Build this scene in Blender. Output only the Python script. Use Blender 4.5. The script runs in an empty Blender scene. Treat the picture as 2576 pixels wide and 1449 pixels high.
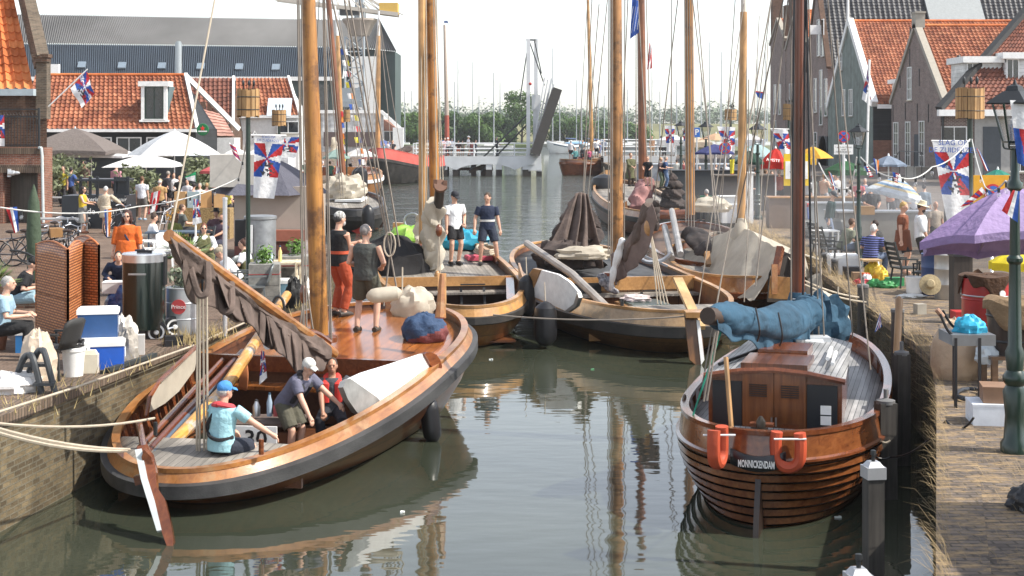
import bpy, math, random
from mathutils import Vector as V, Matrix, Quaternion
R = math.radians
rnd = random.Random(7)
S = bpy.context.scene
C = S.collection
# ---------------------------------------------------------------- camera, sky, sun, exposure
F, CX, HY, CAMZ, QZ = 3700., 1288., 322., 5.08, 1.46
cd = bpy.data.cameras.new('camera'); cam = bpy.data.objects.new('camera', cd); C.objects.link(cam)
cd.sensor_width = 36; cd.lens = 36*F/2576; cd.shift_y = -(724.5-HY)/2576; cd.clip_end = 6000; cd.clip_start = .1
cam.location = (0, 0, CAMZ); cam.rotation_euler = (R(90), 0, 0); S.camera = cam
SUN_EL, SUN_AZ = R(48), R(103)          # azimuth clockwise from +Y
w = bpy.data.worlds.new('World'); S.world = w; w.use_nodes = True
nt = w.node_tree; bg = nt.nodes['Background']
sk = nt.nodes.new('ShaderNodeTexSky'); sk.sky_type = 'NISHITA'; sk.sun_disc = False
sk.sun_elevation = SUN_EL; sk.sun_rotation = SUN_AZ; sk.air_density = 1.0; sk.dust_density = 1.0; sk.ozone_density = 1.
hs = nt.nodes.new('ShaderNodeHueSaturation'); hs.inputs['Saturation'].default_value = .42   # thin summer haze
nt.links.new(sk.outputs[0], hs.inputs['Color']); nt.links.new(hs.outputs[0], bg.inputs[0]); bg.inputs[1].default_value = .15
sl = bpy.data.lights.new('sun', 'SUN'); so = bpy.data.objects.new('sun', sl); C.objects.link(so)
sl.energy = 3.4; sl.angle = R(.55); sl.color = (1, .94, .84)
sd = V((math.sin(SUN_AZ)*math.cos(SUN_EL), math.cos(SUN_AZ)*math.cos(SUN_EL), math.sin(SUN_EL)))
so.rotation_euler = (-sd).to_track_quat('-Z', 'Y').to_euler()
S.view_settings.view_transform = 'Standard'; S.view_settings.look = 'None'; S.view_settings.exposure = .95; S.view_settings.gamma = 1
S.cycles.max_bounces = 6; S.cycles.transparent_max_bounces = 12; S.cycles.volume_bounces = 1
# ---------------------------------------------------------------- helpers
def W(px, py, z=QZ):
    Y = (CAMZ-z)*F/(py-HY); return V(((px-CX)*Y/F, Y, z))
def D(px, py, Y): return V(((px-CX)*Y/F, Y, CAMZ-(py-HY)*Y/F))
def lerp(a, b, t): return a+(b-a)*t
def catm(ps, k=6):
    ps = [V(p) for p in ps]
    if len(ps) < 3: return ps
    o = []
    for i in range(len(ps)-1):
        a, b, c, d = ps[max(i-1, 0)], ps[i], ps[i+1], ps[min(i+2, len(ps)-1)]
        for j in range(k):
            t = j/k; o.append(.5*((2*b)+(c-a)*t+(2*a-5*b+4*c-d)*t*t+(3*b-a-3*c+d)*t**3))
    o.append(ps[-1]); return o
def sag(a, b, s, n=8):
    a, b = V(a), V(b); return [lerp(a, b, i/n)-V((0, 0, s*4*(i/n)*(1-i/n))) for i in range(n+1)]
class MB:
    def __init__(s): s.v = []; s.f = []; s.m = []; s.uv = {}
    def add(s, vs, fs, m=0):
        o = len(s.v); s.v += [V(p) for p in vs]
        for f in fs: s.f.append([i+o for i in f]); s.m.append(m)
        return s
    def box(s, c, d, r=0, m=0, tap=1.):
        M = r if isinstance(r, Matrix) else Matrix.Rotation(r, 3, 'Z')
        x, y, z = [q/2 for q in d]; c = V(c)
        vs = [c+M@V((a*x*(tap if k > 0 else 1), b*y*(tap if k > 0 else 1), k*z)) for k in (-1, 1) for a, b in ((-1, -1), (1, -1), (1, 1), (-1, 1))]
        return s.add(vs, [(3, 2, 1, 0), (4, 5, 6, 7), (0, 1, 5, 4), (1, 2, 6, 5), (2, 3, 7, 6), (3, 0, 4, 7)], m)
    def beam(s, a, b, w_, h, m=0, up=(0, 0, 1)):
        a, b = V(a), V(b); d = (b-a); L = d.length; d.normalize(); u = V(up)
        if abs(d.dot(u)) > .98: u = V((0, 1, 0))
        x = d.cross(u).normalized(); u = x.cross(d)
        return s.box((a+b)/2, (w_, L, h), Matrix((x, d, u)).transposed(), m)
    def tube(s, ps, r, n=8, m=0, cap=True, side=None):
        ps = [V(p) for p in ps]; k = len(ps)
        if not isinstance(r, (list, tuple)): r = [r]*k
        elif len(r) == 2 and k != 2: r = [lerp(r[0], r[1], i/(k-1)) for i in range(k)]
        vs = []; prev = V(side) if side is not None else None
        for i in range(k):
            t = (ps[min(i+1, k-1)]-ps[max(i-1, 0)])
            t = t.normalized() if t.length > 1e-9 else V((0, 0, 1))
            if prev is None: prev = V((1, 0, 0)) if abs(t.x) < .9 else V((0, 1, 0))
            x = prev-t*prev.dot(t)
            x = x.normalized() if x.length > 1e-6 else t.orthogonal().normalized()
            y = t.cross(x)
            if side is None: prev = x
            ri = r[i]; ra, rb = ri if isinstance(ri, tuple) else (ri, ri)
            vs += [ps[i]+x*ra*math.cos(2*math.pi*j/n)+y*rb*math.sin(2*math.pi*j/n) for j in range(n)]
        fs = [(i*n+j, i*n+(j+1) % n, (i+1)*n+(j+1) % n, (i+1)*n+j) for i in range(k-1) for j in range(n)]
        if cap: fs += [tuple(range(n-1, -1, -1)), tuple(range((k-1)*n, k*n))]
        return s.add(vs, fs, m)
    def lathe(s, c, prof, n=16, m=0, cap=True, ax=None):
        c = V(c); Q = V((0, 0, 1)).rotation_difference(V(ax)) if ax is not None else Quaternion()
        vs = [c+Q@V((r*math.cos(2*math.pi*j/n), r*math.sin(2*math.pi*j/n), z)) for r, z in prof for j in range(n)]; k = len(prof)
        fs = [(i*n+j, i*n+(j+1) % n, (i+1)*n+(j+1) % n, (i+1)*n+j) for i in range(k-1) for j in range(n)]
        if cap: fs += [tuple(range(n-1, -1, -1)), tuple(range((k-1)*n, k*n))]
        return s.add(vs, fs, m)
    def ell(s, c, r, q=None, n=10, k=7, m=0):
        c = V(c); r = (r, r, r) if not isinstance(r, tuple) else r
        vs = []
        for i in range(k+1):
            a = math.pi*i/k-math.pi/2
            for j in range(n):
                b = 2*math.pi*j/n; p = V((r[0]*math.cos(a)*math.cos(b), r[1]*math.cos(a)*math.sin(b), r[2]*math.sin(a)))
                vs.append(c+(q@p if q is not None else p))
        return s.add(vs, [(i*n+j, i*n+(j+1) % n, (i+1)*n+(j+1) % n, (i+1)*n+j) for i in range(k) for j in range(n)], m)
    def prism(s, poly, vec, m=0):
        poly = [V(p) for p in poly]; vec = V(vec); n = len(poly)
        return s.add(poly+[p+vec for p in poly], [tuple(range(n-1, -1, -1)), tuple(range(n, 2*n))]+[(i, (i+1) % n, (i+1) % n+n, i+n) for i in range(n)], m)
    def grid(s, fn, nu, nv, m=None, uv=None, wrap=False):
        o = len(s.v)
        for j in range(nv+1):
            for i in range(nu+1):
                if uv: s.uv[len(s.v)] = uv(i/nu, j/nv)
                s.v.append(V(fn(i/nu, j/nv)))
        for j in range(nv):
            for i in range(nu):
                a = o+j*(nu+1)+i; s.f.append([a, a+1, a+nu+2, a+nu+1]); s.m.append(m((i+.5)/nu, (j+.5)/nv) if callable(m) else (m or 0))
        return s
    def quad(s, a, b, c, d, m=0): return s.add([a, b, c, d], [(0, 1, 2, 3)], m)
    def build(s, name, mats, parent=None, label=None, ang=35, remesh=0, thick=0, sub=0, smooth=0, kind=None):
        me = bpy.data.meshes.new(name); off = parent.get('_o') if parent is not None else None
        off = V(off) if off is not None else V((0, 0, 0))
        me.from_pydata([p-off for p in s.v], [], s.f)
        for m_ in (mats if isinstance(mats, (list, tuple)) else [mats]): me.materials.append(m_)
        me.polygons.foreach_set('material_index', s.m)
        me.update()
        ul = me.uv_layers.new(name='uv').data
        for p in me.polygons:
            n = p.normal; t = V((-n.y, n.x, 0)); t = t.normalized() if t.length > .15 else V((1, 0, 0)); b = n.cross(t)
            for li in p.loop_indices:
                vi = me.loops[li].vertex_index
                if vi in s.uv: ul[li].uv = s.uv[vi]
                else: q = s.v[vi]; ul[li].uv = (q.dot(t), q.dot(b))
        me.shade_smooth(); me.set_sharp_from_angle(angle=R(ang))
        o = bpy.data.objects.new(name, me); C.objects.link(o)
        if parent is not None: o.parent = parent
        if label: o['label'] = label
        if kind: o['kind'] = kind
        if remesh:
            d = o.modifiers.new('r', 'REMESH'); d.mode = 'VOXEL'; d.voxel_size = remesh; d.use_smooth_shade = True
            if smooth: d = o.modifiers.new('s', 'SMOOTH'); d.factor = .5; d.iterations = smooth
        if sub: d = o.modifiers.new('d', 'SUBSURF'); d.levels = d.render_levels = sub
        if thick: d = o.modifiers.new('t', 'SOLIDIFY'); d.thickness = thick; d.offset = 0
        return o
def tag(o, label, cat, group=None, kind=None):
    o['label'] = label; o['category'] = cat
    if group: o['group'] = group
    if kind: o['kind'] = kind
    return o
def thing(name, label, cat, loc=(0, 0, 0), group=None):
    o = bpy.data.objects.new(name, None); C.objects.link(o); o.location = loc; o.empty_display_size = .1
    o['_o'] = tuple(loc); return tag(o, label, cat, group)
def struct(name, mb, mats, **k):
    o = mb.build(name, mats, **k); o['kind'] = 'structure'; return o
def dup(o, parent=None, loc=None, rz=None, label=None, group=None, scale=None):
    c = o.copy(); C.objects.link(c)
    if parent is not None: c.parent = parent
    for ch in o.children: dup(ch, c)
    if loc is not None: c.location = loc
    if rz is not None: c.rotation_euler = (0, 0, rz)
    if scale: c.scale = (scale,)*3 if not isinstance(scale, tuple) else scale
    if label: c['label'] = label
    if group: c['group'] = group
    return c
def text(body, name, size, origin, xdir, ydir, mat_, parent, align='CENTER', ext=.002, bold=0, sx=1.):
    cu = bpy.data.curves.new(name, 'FONT'); cu.body = body; cu.size = size; cu.align_x = align; cu.align_y = 'CENTER'; cu.extrude = ext; cu.offset = bold
    cu.resolution_u = 2; cu.fill_mode = 'FRONT'
    cu.materials.append(mat_)
    tmp = bpy.data.objects.new(name, cu); me = bpy.data.meshes.new_from_object(tmp); bpy.data.objects.remove(tmp); bpy.data.curves.remove(cu)
    for v_ in me.vertices: v_.co.x *= sx
    o = bpy.data.objects.new(name, me); C.objects.link(o); off = V(parent['_o']) if parent is not None and '_o' in parent else V((0, 0, 0))
    x = V(xdir).normalized(); y = V(ydir); y = (y-x*y.dot(x)).normalized(); z = x.cross(y)
    o.matrix_world = Matrix.Translation(V(origin)-off) @ Matrix((x, y, z)).transposed().to_4x4(); o.parent = parent
    return o
# ---------------------------------------------------------------- materials
def NT(name):
    m = bpy.data.materials.new(name); m.use_nodes = True; t = m.node_tree; b = t.nodes['Principled BSDF']; return m, t, b
def nd(t, typ, **k):
    n = t.nodes.new('ShaderNode'+typ)
    for a, b in k.items():
        if a.startswith('i_'):
            key = a[2:]; n.inputs[int(key) if key.isdigit() else key].default_value = b
        else: setattr(n, a, b)
    return n
def c4(c, f=1): return (min(1, c[0]*f), min(1, c[1]*f), min(1, c[2]*f), 1)
def bump(t, b, src, dist, st=1.):
    n = nd(t, 'Bump'); n.inputs['Strength'].default_value = st; n.inputs['Distance'].default_value = dist
    t.links.new(src, n.inputs['Height']); t.links.new(n.outputs[0], b.inputs['Normal'])
def mat(name, col, rough=.6, metal=0, var=.18, scale=3., bmp=0, bscale=25., coat=0, stretch=None, col2=None, trans=0, spec=None, detail=4):
    m, t, b = NT(name); L = t.links.new
    tc = nd(t, 'TexCoord'); mp = nd(t, 'Mapping'); L(tc.outputs['Object'], mp.inputs[0])
    if stretch: mp.inputs['Scale'].default_value = stretch
    nz = nd(t, 'TexNoise', i_Scale=scale, i_Detail=detail, i_Roughness=.6); L(mp.outputs[0], nz.inputs['Vector'])
    cr = nd(t, 'ValToRGB'); cr.color_ramp.elements[0].position = .3; cr.color_ramp.elements[1].position = .7
    cr.color_ramp.elements[0].color = c4(col, 1-var); cr.color_ramp.elements[1].color = c4(col2 or col, 1+var if not col2 else 1)
    L(nz.outputs[0], cr.inputs[0]); L(cr.outputs[0], b.inputs['Base Color'])
    b.inputs['Roughness'].default_value = rough; b.inputs['Metallic'].default_value = metal; b.inputs['Coat Weight'].default_value = coat; b.inputs['Coat Roughness'].default_value = .12
    if spec is not None: b.inputs['Specular IOR Level'].default_value = spec
    if bmp:
        n2 = nd(t, 'TexNoise', i_Scale=bscale, i_Detail=5.); L(mp.outputs[0], n2.inputs['Vector']); bump(t, b, n2.outputs[0], bmp)
    if trans:
        tr = nd(t, 'BsdfTranslucent'); mx = nd(t, 'MixShader', i_0=trans); L(cr.outputs[0], tr.inputs[0]); L(b.outputs[0], mx.inputs[1]); L(tr.outputs[0], mx.inputs[2]); L(mx.outputs[0], t.nodes['Material Output'].inputs[0])
    return m
def wood(name, c1, c2, ax=0, plank=None, pax=1, gap=.05, rough=.35, coat=.3, sc=1., gapcol=.25, bmp=.002, wear=None):
    """grain along local axis ax; seams every `plank` metres along local axis pax"""
    m, t, b = NT(name); L = t.links.new
    tc = nd(t, 'TexCoord'); mp = nd(t, 'Mapping'); L(tc.outputs['Object'], mp.inputs[0])
    s = [14*sc]*3; s[ax] = 1.1*sc; mp.inputs['Scale'].default_value = s
    nz = nd(t, 'TexNoise', i_Scale=1., i_Detail=6., i_Roughness=.65, i_Distortion=.6); L(mp.outputs[0], nz.inputs['Vector'])
    cr = nd(t, 'ValToRGB'); e = cr.color_ramp.elements; e[0].position = .3; e[1].position = .72; e[0].color = c4(c1); e[1].color = c4(c2); L(nz.outputs[0], cr.inputs[0])
    col = cr.outputs[0]; hgt = nz.outputs[0]
    n3 = nd(t, 'TexNoise', i_Scale=1.3*sc, i_Detail=3.); L(tc.outputs['Object'], n3.inputs['Vector'])
    r3 = nd(t, 'MapRange', i_1=.3, i_2=.7, i_3=.62, i_4=1.25); L(n3.outputs[0], r3.inputs[0])
    mm = nd(t, 'MixRGB', blend_type='MULTIPLY', i_0=1.); L(col, mm.inputs[1]); L(r3.outputs[0], mm.inputs[2]); col = mm.outputs[0]
    if wear:
        n4 = nd(t, 'TexNoise', i_Scale=2.2*sc, i_Detail=8., i_Roughness=.7); L(tc.outputs['Object'], n4.inputs['Vector'])
        r4 = nd(t, 'MapRange', i_1=.52, i_2=.62, i_3=0., i_4=.8); L(n4.outputs[0], r4.inputs[0])
        mw = nd(t, 'MixRGB'); L(r4.outputs[0], mw.inputs[0]); L(col, mw.inputs[1]); mw.inputs[2].default_value = c4(wear); col = mw.outputs[0]
    if plank:
        sx = nd(t, 'SeparateXYZ'); L(tc.outputs['Object'], sx.inputs[0])
        dv = nd(t, 'Math', operation='DIVIDE', i_1=plank); L(sx.outputs[pax], dv.inputs[0])
        fl = nd(t, 'Math', operation='FLOOR'); L(dv.outputs[0], fl.inputs[0])
        wn = nd(t, 'TexWhiteNoise', noise_dimensions='1D'); L(fl.outputs[0], wn.inputs['W'])
        r = nd(t, 'MapRange', i_3=.72, i_4=1.18); L(wn.outputs[0], r.inputs[0])
        m2 = nd(t, 'MixRGB', blend_type='MULTIPLY', i_0=1.); L(col, m2.inputs[1]); L(r.outputs[0], m2.inputs[2])
        fr = nd(t, 'Math', operation='FRACT'); L(dv.outputs[0], fr.inputs[0])
        g1 = nd(t, 'Math', operation='LESS_THAN', i_1=gap); L(fr.outputs[0], g1.inputs[0])
        m3 = nd(t, 'MixRGB'); L(g1.outputs[0], m3.inputs[0]); L(m2.outputs[0], m3.inputs[1]); m3.inputs[2].default_value = c4(c1, gapcol); col = m3.outputs[0]
    L(col, b.inputs['Base Color']); b.inputs['Roughness'].default_value = rough; b.inputs['Coat Weight'].default_value = coat; b.inputs['Coat Roughness'].default_value = .15
    if bmp: bump(t, b, hgt, bmp)
    return m
def brick(name, c1, c2, mortar, bw=.22, bh=.066, ms=.009, rough=.85, dirt=.35, bmp=.006):
    m, t, b = NT(name); L = t.links.new
    tc = nd(t, 'TexCoord'); br = nd(t, 'TexBrick'); L(tc.outputs['UV'], br.inputs['Vector'])
    br.inputs['Scale'].default_value = 1; br.inputs['Brick Width'].default_value = bw; br.inputs['Row Height'].default_value = bh; br.inputs['Mortar Size'].default_value = ms; br.inputs['Bias'].default_value = -.1
    br.inputs['Color1'].default_value = c4(c1); br.inputs['Color2'].default_value = c4(c2); br.inputs['Mortar'].default_value = c4(mortar)
    nz = nd(t, 'TexNoise', i_Scale=.9, i_Detail=8., i_Roughness=.7); L(tc.outputs['Object'], nz.inputs['Vector'])
    mr = nd(t, 'MapRange', i_1=.3, i_2=.7, i_3=1-dirt, i_4=1+dirt*.5); L(nz.outputs[0], mr.inputs[0])
    mx = nd(t, 'MixRGB', blend_type='MULTIPLY', i_0=1.); L(br.outputs[0], mx.inputs[1]); L(mr.outputs[0], mx.inputs[2]); L(mx.outputs[0], b.inputs['Base Color'])
    b.inputs['Roughness'].default_value = rough; b.inputs['Specular IOR Level'].default_value = .25
    n2 = nd(t, 'TexNoise', i_Scale=40., i_Detail=4.); L(tc.outputs['Object'], n2.inputs['Vector'])
    ad = nd(t, 'Math', operation='SUBTRACT'); L(n2.outputs[0], ad.inputs[0]); L(br.outputs['Fac'], ad.inputs[1]); bump(t, b, ad.outputs[0], bmp)
    return m
def tilemat(name, c1, c2, c3, rough=.7):
    m, t, b = NT(name); L = t.links.new
    tc = nd(t, 'TexCoord'); fl = nd(t, 'VectorMath', operation='FLOOR'); L(tc.outputs['UV'], fl.inputs[0])
    wn = nd(t, 'TexWhiteNoise', noise_dimensions='2D'); L(fl.outputs[0], wn.inputs['Vector'])
    cr = nd(t, 'ValToRGB'); e = cr.color_ramp.elements; e[0].color = c4(c1); e[1].color = c4(c3); x = e.new(.5); x.color = c4(c2); L(wn.outputs['Value'], cr.inputs[0])
    nz = nd(t, 'TexNoise', i_Scale=.8, i_Detail=8., i_Roughness=.7); L(tc.outputs['Object'], nz.inputs['Vector'])
    mr = nd(t, 'MapRange', i_1=.3, i_2=.7, i_3=.6, i_4=1.15); L(nz.outputs[0], mr.inputs[0])
    mx = nd(t, 'MixRGB', blend_type='MULTIPLY', i_0=1.); L(cr.outputs[0], mx.inputs[1]); L(mr.outputs[0], mx.inputs[2]); L(mx.outputs[0], b.inputs['Base Color'])
    b.inputs['Roughness'].default_value = rough; b.inputs['Specular IOR Level'].default_value = .3
    return m
def glassmat(name, col=(.02, .025, .03), rough=.06):
    return mat(name, col, rough, var=.6, scale=.8, spec=.8)
_fl = {}
def flat(col, rough=.65, trans=0, bmp=0, **k):
    key = (tuple(col), rough, trans, bmp, tuple(k.items()))
    if key not in _fl:
        _fl[key] = mat('paint', col, rough, var=k.get('var', .1), scale=k.get('scale', 5.), trans=trans, bmp=bmp, bscale=k.get('bscale', 9.), metal=k.get('metal', 0), coat=k.get('coat', 0))
    return _fl[key]
def cloth(col, trans=0): return flat(col, .85, trans, .03)
WHITE = flat((.8, .8, .78)); BLACK = flat((.012, .012, .014), .5); IRON = flat((.02, .022, .024), .45); GREY = flat((.3, .3, .3)); DGREEN = flat((.006, .024, .016), .35, coat=.3)
STEEL = flat((.55, .56, .58), .3, metal=1.); ALU = flat((.62, .64, .66), .4, metal=.6); GLASS = glassmat('window_glass')
ROPE = mat('rope', (.42, .36, .28), .9, bmp=.004, bscale=90.); GREYROPE = mat('grey_rope', (.22, .19, .16), .9, bmp=.004, bscale=90.)
RED = (.5, .03, .035); BLUE = (.03, .09, .36); WHT = (.8, .8, .8); ORANGE = (.75, .22, .03)
fR, fW, fB, fO = (cloth(c, .25) for c in (RED, WHT, BLUE, ORANGE))
SKIN = mat('skin', (.58, .34, .24), .5, var=.12, scale=9.); SKIN2 = mat('tanned_skin', (.42, .22, .14), .5, var=.12, scale=9.)
RUBBER = mat('black_rubber', (.013, .013, .015), .38, var=.4, scale=2., bmp=.002)
# ---------------------------------------------------------------- setting: water, quays, far shore
def water_mat():
    m, t, b = NT('canal_water'); L = t.links.new
    tc = nd(t, 'TexCoord'); sx = nd(t, 'SeparateXYZ'); L(tc.outputs['Object'], sx.inputs[0])
    nb = nd(t, 'TexNoise', i_Scale=.25, i_Detail=3.); L(tc.outputs['Object'], nb.inputs['Vector'])
    cr = nd(t, 'ValToRGB'); e = cr.color_ramp.elements; e[0].color = (.034, .040, .027, 1); e[1].color = (.054, .061, .042, 1); e[0].position = .35; e[1].position = .7; L(nb.outputs[0], cr.inputs[0]); L(cr.outputs[0], b.inputs['Base Color'])
    b.inputs['Roughness'].default_value = .03; b.inputs['IOR'].default_value = 1.65
    far = nd(t, 'MapRange', i_1=34., i_2=80., i_3=0., i_4=1.); L(sx.outputs[1], far.inputs[0])
    m1 = nd(t, 'Mapping'); m1.inputs['Scale'].default_value = (.8, 1.5, 1); L(tc.outputs['Object'], m1.inputs[0])
    n1 = nd(t, 'TexNoise', i_Scale=1.6, i_Detail=2., i_Roughness=.45); L(m1.outputs[0], n1.inputs['Vector'])
    m2 = nd(t, 'Mapping'); m2.inputs['Scale'].default_value = (.75, 1.3, 1); L(tc.outputs['Object'], m2.inputs[0])
    n2 = nd(t, 'TexNoise', i_Scale=.42, i_Detail=6., i_Roughness=.62, i_Distortion=.4); L(m2.outputs[0], n2.inputs['Vector'])
    a1 = nd(t, 'Math', operation='MULTIPLY', i_1=.0055); L(n1.outputs[0], a1.inputs[0])
    a2 = nd(t, 'Math', operation='MULTIPLY'); L(n2.outputs[0], a2.inputs[0]); L(far.outputs[0], a2.inputs[1])
    a3 = nd(t, 'Math', operation='MULTIPLY', i_1=1.1); L(a2.outputs[0], a3.inputs[0])
    a4 = nd(t, 'Math', operation='ADD'); L(a1.outputs[0], a4.inputs[0]); L(a3.outputs[0], a4.inputs[1]); bump(t, b, a4.outputs[0], 1.)
    return m
struct('water', MB().quad((-900, -30, 0), (900, -30, 0), (900, 1000, 0), (-900, 1000, 0)), water_mat())
PAVE = brick('clay_pavers', (.17, .115, .085), (.23, .165, .125), (.11, .085, .065), .2, .09, .012, dirt=.45)
def worn_pavers():
    m = brick('worn_quay_pavers', (.13, .105, .09), (.19, .155, .13), (.09, .075, .06), .2, .1, .012, dirt=.5); t = m.node_tree; b = t.nodes['Principled BSDF']; L = t.links.new; tc = nd(t, 'TexCoord'); mp = nd(t, 'Mapping'); mp.inputs['Scale'].default_value = (1, 2.4, 1); L(tc.outputs['Object'], mp.inputs[0])
    n = nd(t, 'TexNoise', i_Scale=3.2, i_Detail=9., i_Roughness=.75); L(mp.outputs[0], n.inputs['Vector']); sx = nd(t, 'SeparateXYZ'); L(tc.outputs['Object'], sx.inputs[0])
    ed = nd(t, 'MapRange', i_1=9.5, i_2=16., i_3=.0, i_4=.16); L(sx.outputs[0], ed.inputs[0]); su = nd(t, 'Math', operation='SUBTRACT'); L(n.outputs[0], su.inputs[0]); L(ed.outputs[0], su.inputs[1])
    r = nd(t, 'MapRange', i_1=.47, i_2=.62, i_3=0., i_4=.85); L(su.outputs[0], r.inputs[0]); old = b.inputs['Base Color'].links[0].from_socket; mx = nd(t, 'MixRGB'); L(r.outputs[0], mx.inputs[0]); L(old, mx.inputs[1]); mx.inputs[2].default_value = (.36, .25, .13, 1); L(mx.outputs[0], b.inputs['Base Color']); return m
PAVE2 = worn_pavers()
QBRICK = brick('quay_wall_brick', (.1, .075, .045), (.23, .175, .1), (.16, .14, .1), .2, .075, .012, dirt=.6, bmp=.012)
CAPB = brick('quay_coping_brick', (.13, .09, .065), (.2, .15, .11), (.08, .065, .05), .08, .4, .012, dirt=.5)
LQ = [(-7.6, 4), (-6.43, 18.5), (-5.4, 25.4), (-4.68, 31.9), (-4.75, 40), (-5.4, 44), (-7.7, 54), (-10.5, 66), (-13, 100), (-14, 135), (-14, 290)]
def xl(Y):
    for (a, b), (c, d) in zip(LQ, LQ[1:]):
        if b <= Y <= d: return lerp(a, c, (Y-b)/(d-b))
    return LQ[-1][0]
def quay(name, pts, far, wall_label, mtop, mwall, side):
    g = MB(); n = len(pts); g.add([(x+side*.42, y, QZ) for x, y in pts]+[(far, y, QZ) for x, y in pts], [(i, i+1, n+i+1, n+i) if side > 0 else (i+1, i, n+i, n+i+1) for i in range(n-1)]); struct(name, g, mtop)
    t = thing('quay_wall', wall_label, 'wall', (pts[0][0], pts[0][1], 0)); b = MB(); c = MB()
    for (x0, y0), (x1, y1) in zip(pts, pts[1:]):
        b.prism([(x0, y0, -1), (x1, y1, -1), (x1, y1, QZ-.14), (x0, y0, QZ-.14)], (side*.4, 0, 0))
        c.prism([(x0-side*.03, y0, QZ-.14), (x1-side*.03, y1, QZ-.14), (x1-side*.03, y1, QZ+.004), (x0-side*.03, y0, QZ+.004)], (side*.45, 0, 0))
    b.build('brickwork', mwall, t); c.build('coping', CAPB if side < 0 else PAVE2, t)
quay('left_quay_pavement', LQ, -120, 'sunlit brown brick wall of the quay behind the boat with the white leeboard', PAVE, QBRICK, -1)
RQ = [(2.0, 5), (3.46, 11.9), (5.73, 19.75), (6.6, 23), (6.95, 26), (8.05, 40.8), (8.6, 58), (9.6, 155), (10, 200)]
def xr(Y):
    for (a, b), (c, d) in zip(RQ, RQ[1:]):
        if b <= Y <= d: return lerp(a, c, (Y-b)/(d-b))
    return RQ[-1][0]
quay('right_quay_pavement', RQ, 160, 'dry grass covered quay wall beside the mooring piles', PAVE2, mat('overgrown_wall', (.07, .058, .035), .95, var=.6, scale=9., bmp=.04, bscale=30., stretch=(1, 1, .35)), 1)
field = mat('dry_field', (.16, .16, .07), .95, var=.25, scale=.05, col2=(.24, .23, .12))
g = MB(); g.grid(lambda u, v: (lerp(-900, 900, u), lerp(420, 1000, v), 1.2+5.2*min(1, v*16)), 4, 60); struct('far_field', g, field)
g = MB(); g.box((-70, 460, .3), (150, 230, 1.6)); struct('left_bank', g, mat('bank_grass', (.09, .12, .04), .95, var=.4, scale=.5))
g = MB(); g.box((130, 300, .25), (180, 260, 1.6)); struct('right_bank', g, mat('bank_grass', (.12, .13, .06), .95, var=.4, scale=.5))
# ---------------------------------------------------------------- buildings
T_OR = tilemat('orange_pantiles', (.5, .13, .035), (.6, .17, .05), (.68, .24, .08)); T_RED = tilemat('red_pantiles', (.27, .085, .045), (.36, .12, .06), (.44, .17, .09))
T_BRN = tilemat('brown_pantiles', (.14, .055, .04), (.2, .075, .05), (.26, .1, .065)); T_DRK = tilemat('black_pantiles', (.03, .03, .034), (.045, .045, .05), (.065, .065, .07), .35)
T_PINK = tilemat('pink_roof_slates', (.42, .22, .17), (.46, .25, .2), (.5, .29, .23)); T_WEA = tilemat('weathered_red_pantiles', (.22, .07, .038), (.32, .11, .055), (.4, .165, .09))
BR_DK = brick('dark_brown_brick', (.085, .045, .03), (.16, .085, .055), (.16, .13, .1)); BR_RD = brick('red_brick', (.2, .07, .045), (.3, .12, .075), (.3, .24, .19)); BR_PU = brick('purple_brick', (.13, .08, .07), (.22, .14, .12), (.4, .36, .33), .24, .085, .014, dirt=.25)
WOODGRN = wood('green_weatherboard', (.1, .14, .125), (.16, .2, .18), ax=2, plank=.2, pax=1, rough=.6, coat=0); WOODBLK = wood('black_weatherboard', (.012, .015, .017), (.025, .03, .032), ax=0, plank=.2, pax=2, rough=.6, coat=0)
CREAM = flat((.5, .45, .34)); STONE = flat((.34, .31, .26), .85); LEAD = flat((.2, .22, .25), .5)
def tileroof(name, p00, p10, p01, p11, m, parent, tw=.25, th=.33, amp=.035, lab=None):
    p00, p10, p01, p11 = map(V, (p00, p10, p01, p11)); n = (p10-p00).cross(p01-p00).normalized()
    nu = max(2, round((p10-p00).length/tw)); nv = max(2, round((p01-p00).length/th)); b = MB(); K = 5
    vs = []
    for r in range(nv):
        for e, h in ((0, .05), (1, 0)):
            for i in range(nu*K+1):
                u = i/(nu*K); v = (r+e)/nv; ph = (i % K)/K*2*math.pi
                b.uv[len(vs)] = (u*nu+.001, (r+.5)); vs.append(lerp(lerp(p00, p10, u), lerp(p01, p11, u), v)+n*(h+amp*math.cos(ph)+amp*.3*math.cos(2*ph)))
    k = nu*K+1; b.add(vs, [(j*k+i, j*k+i+1, (j+1)*k+i+1, (j+1)*k+i) for j in range(2*nv-1) for i in range(nu*K)])
    return b.build(name, m, parent, lab, ang=50)
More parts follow.
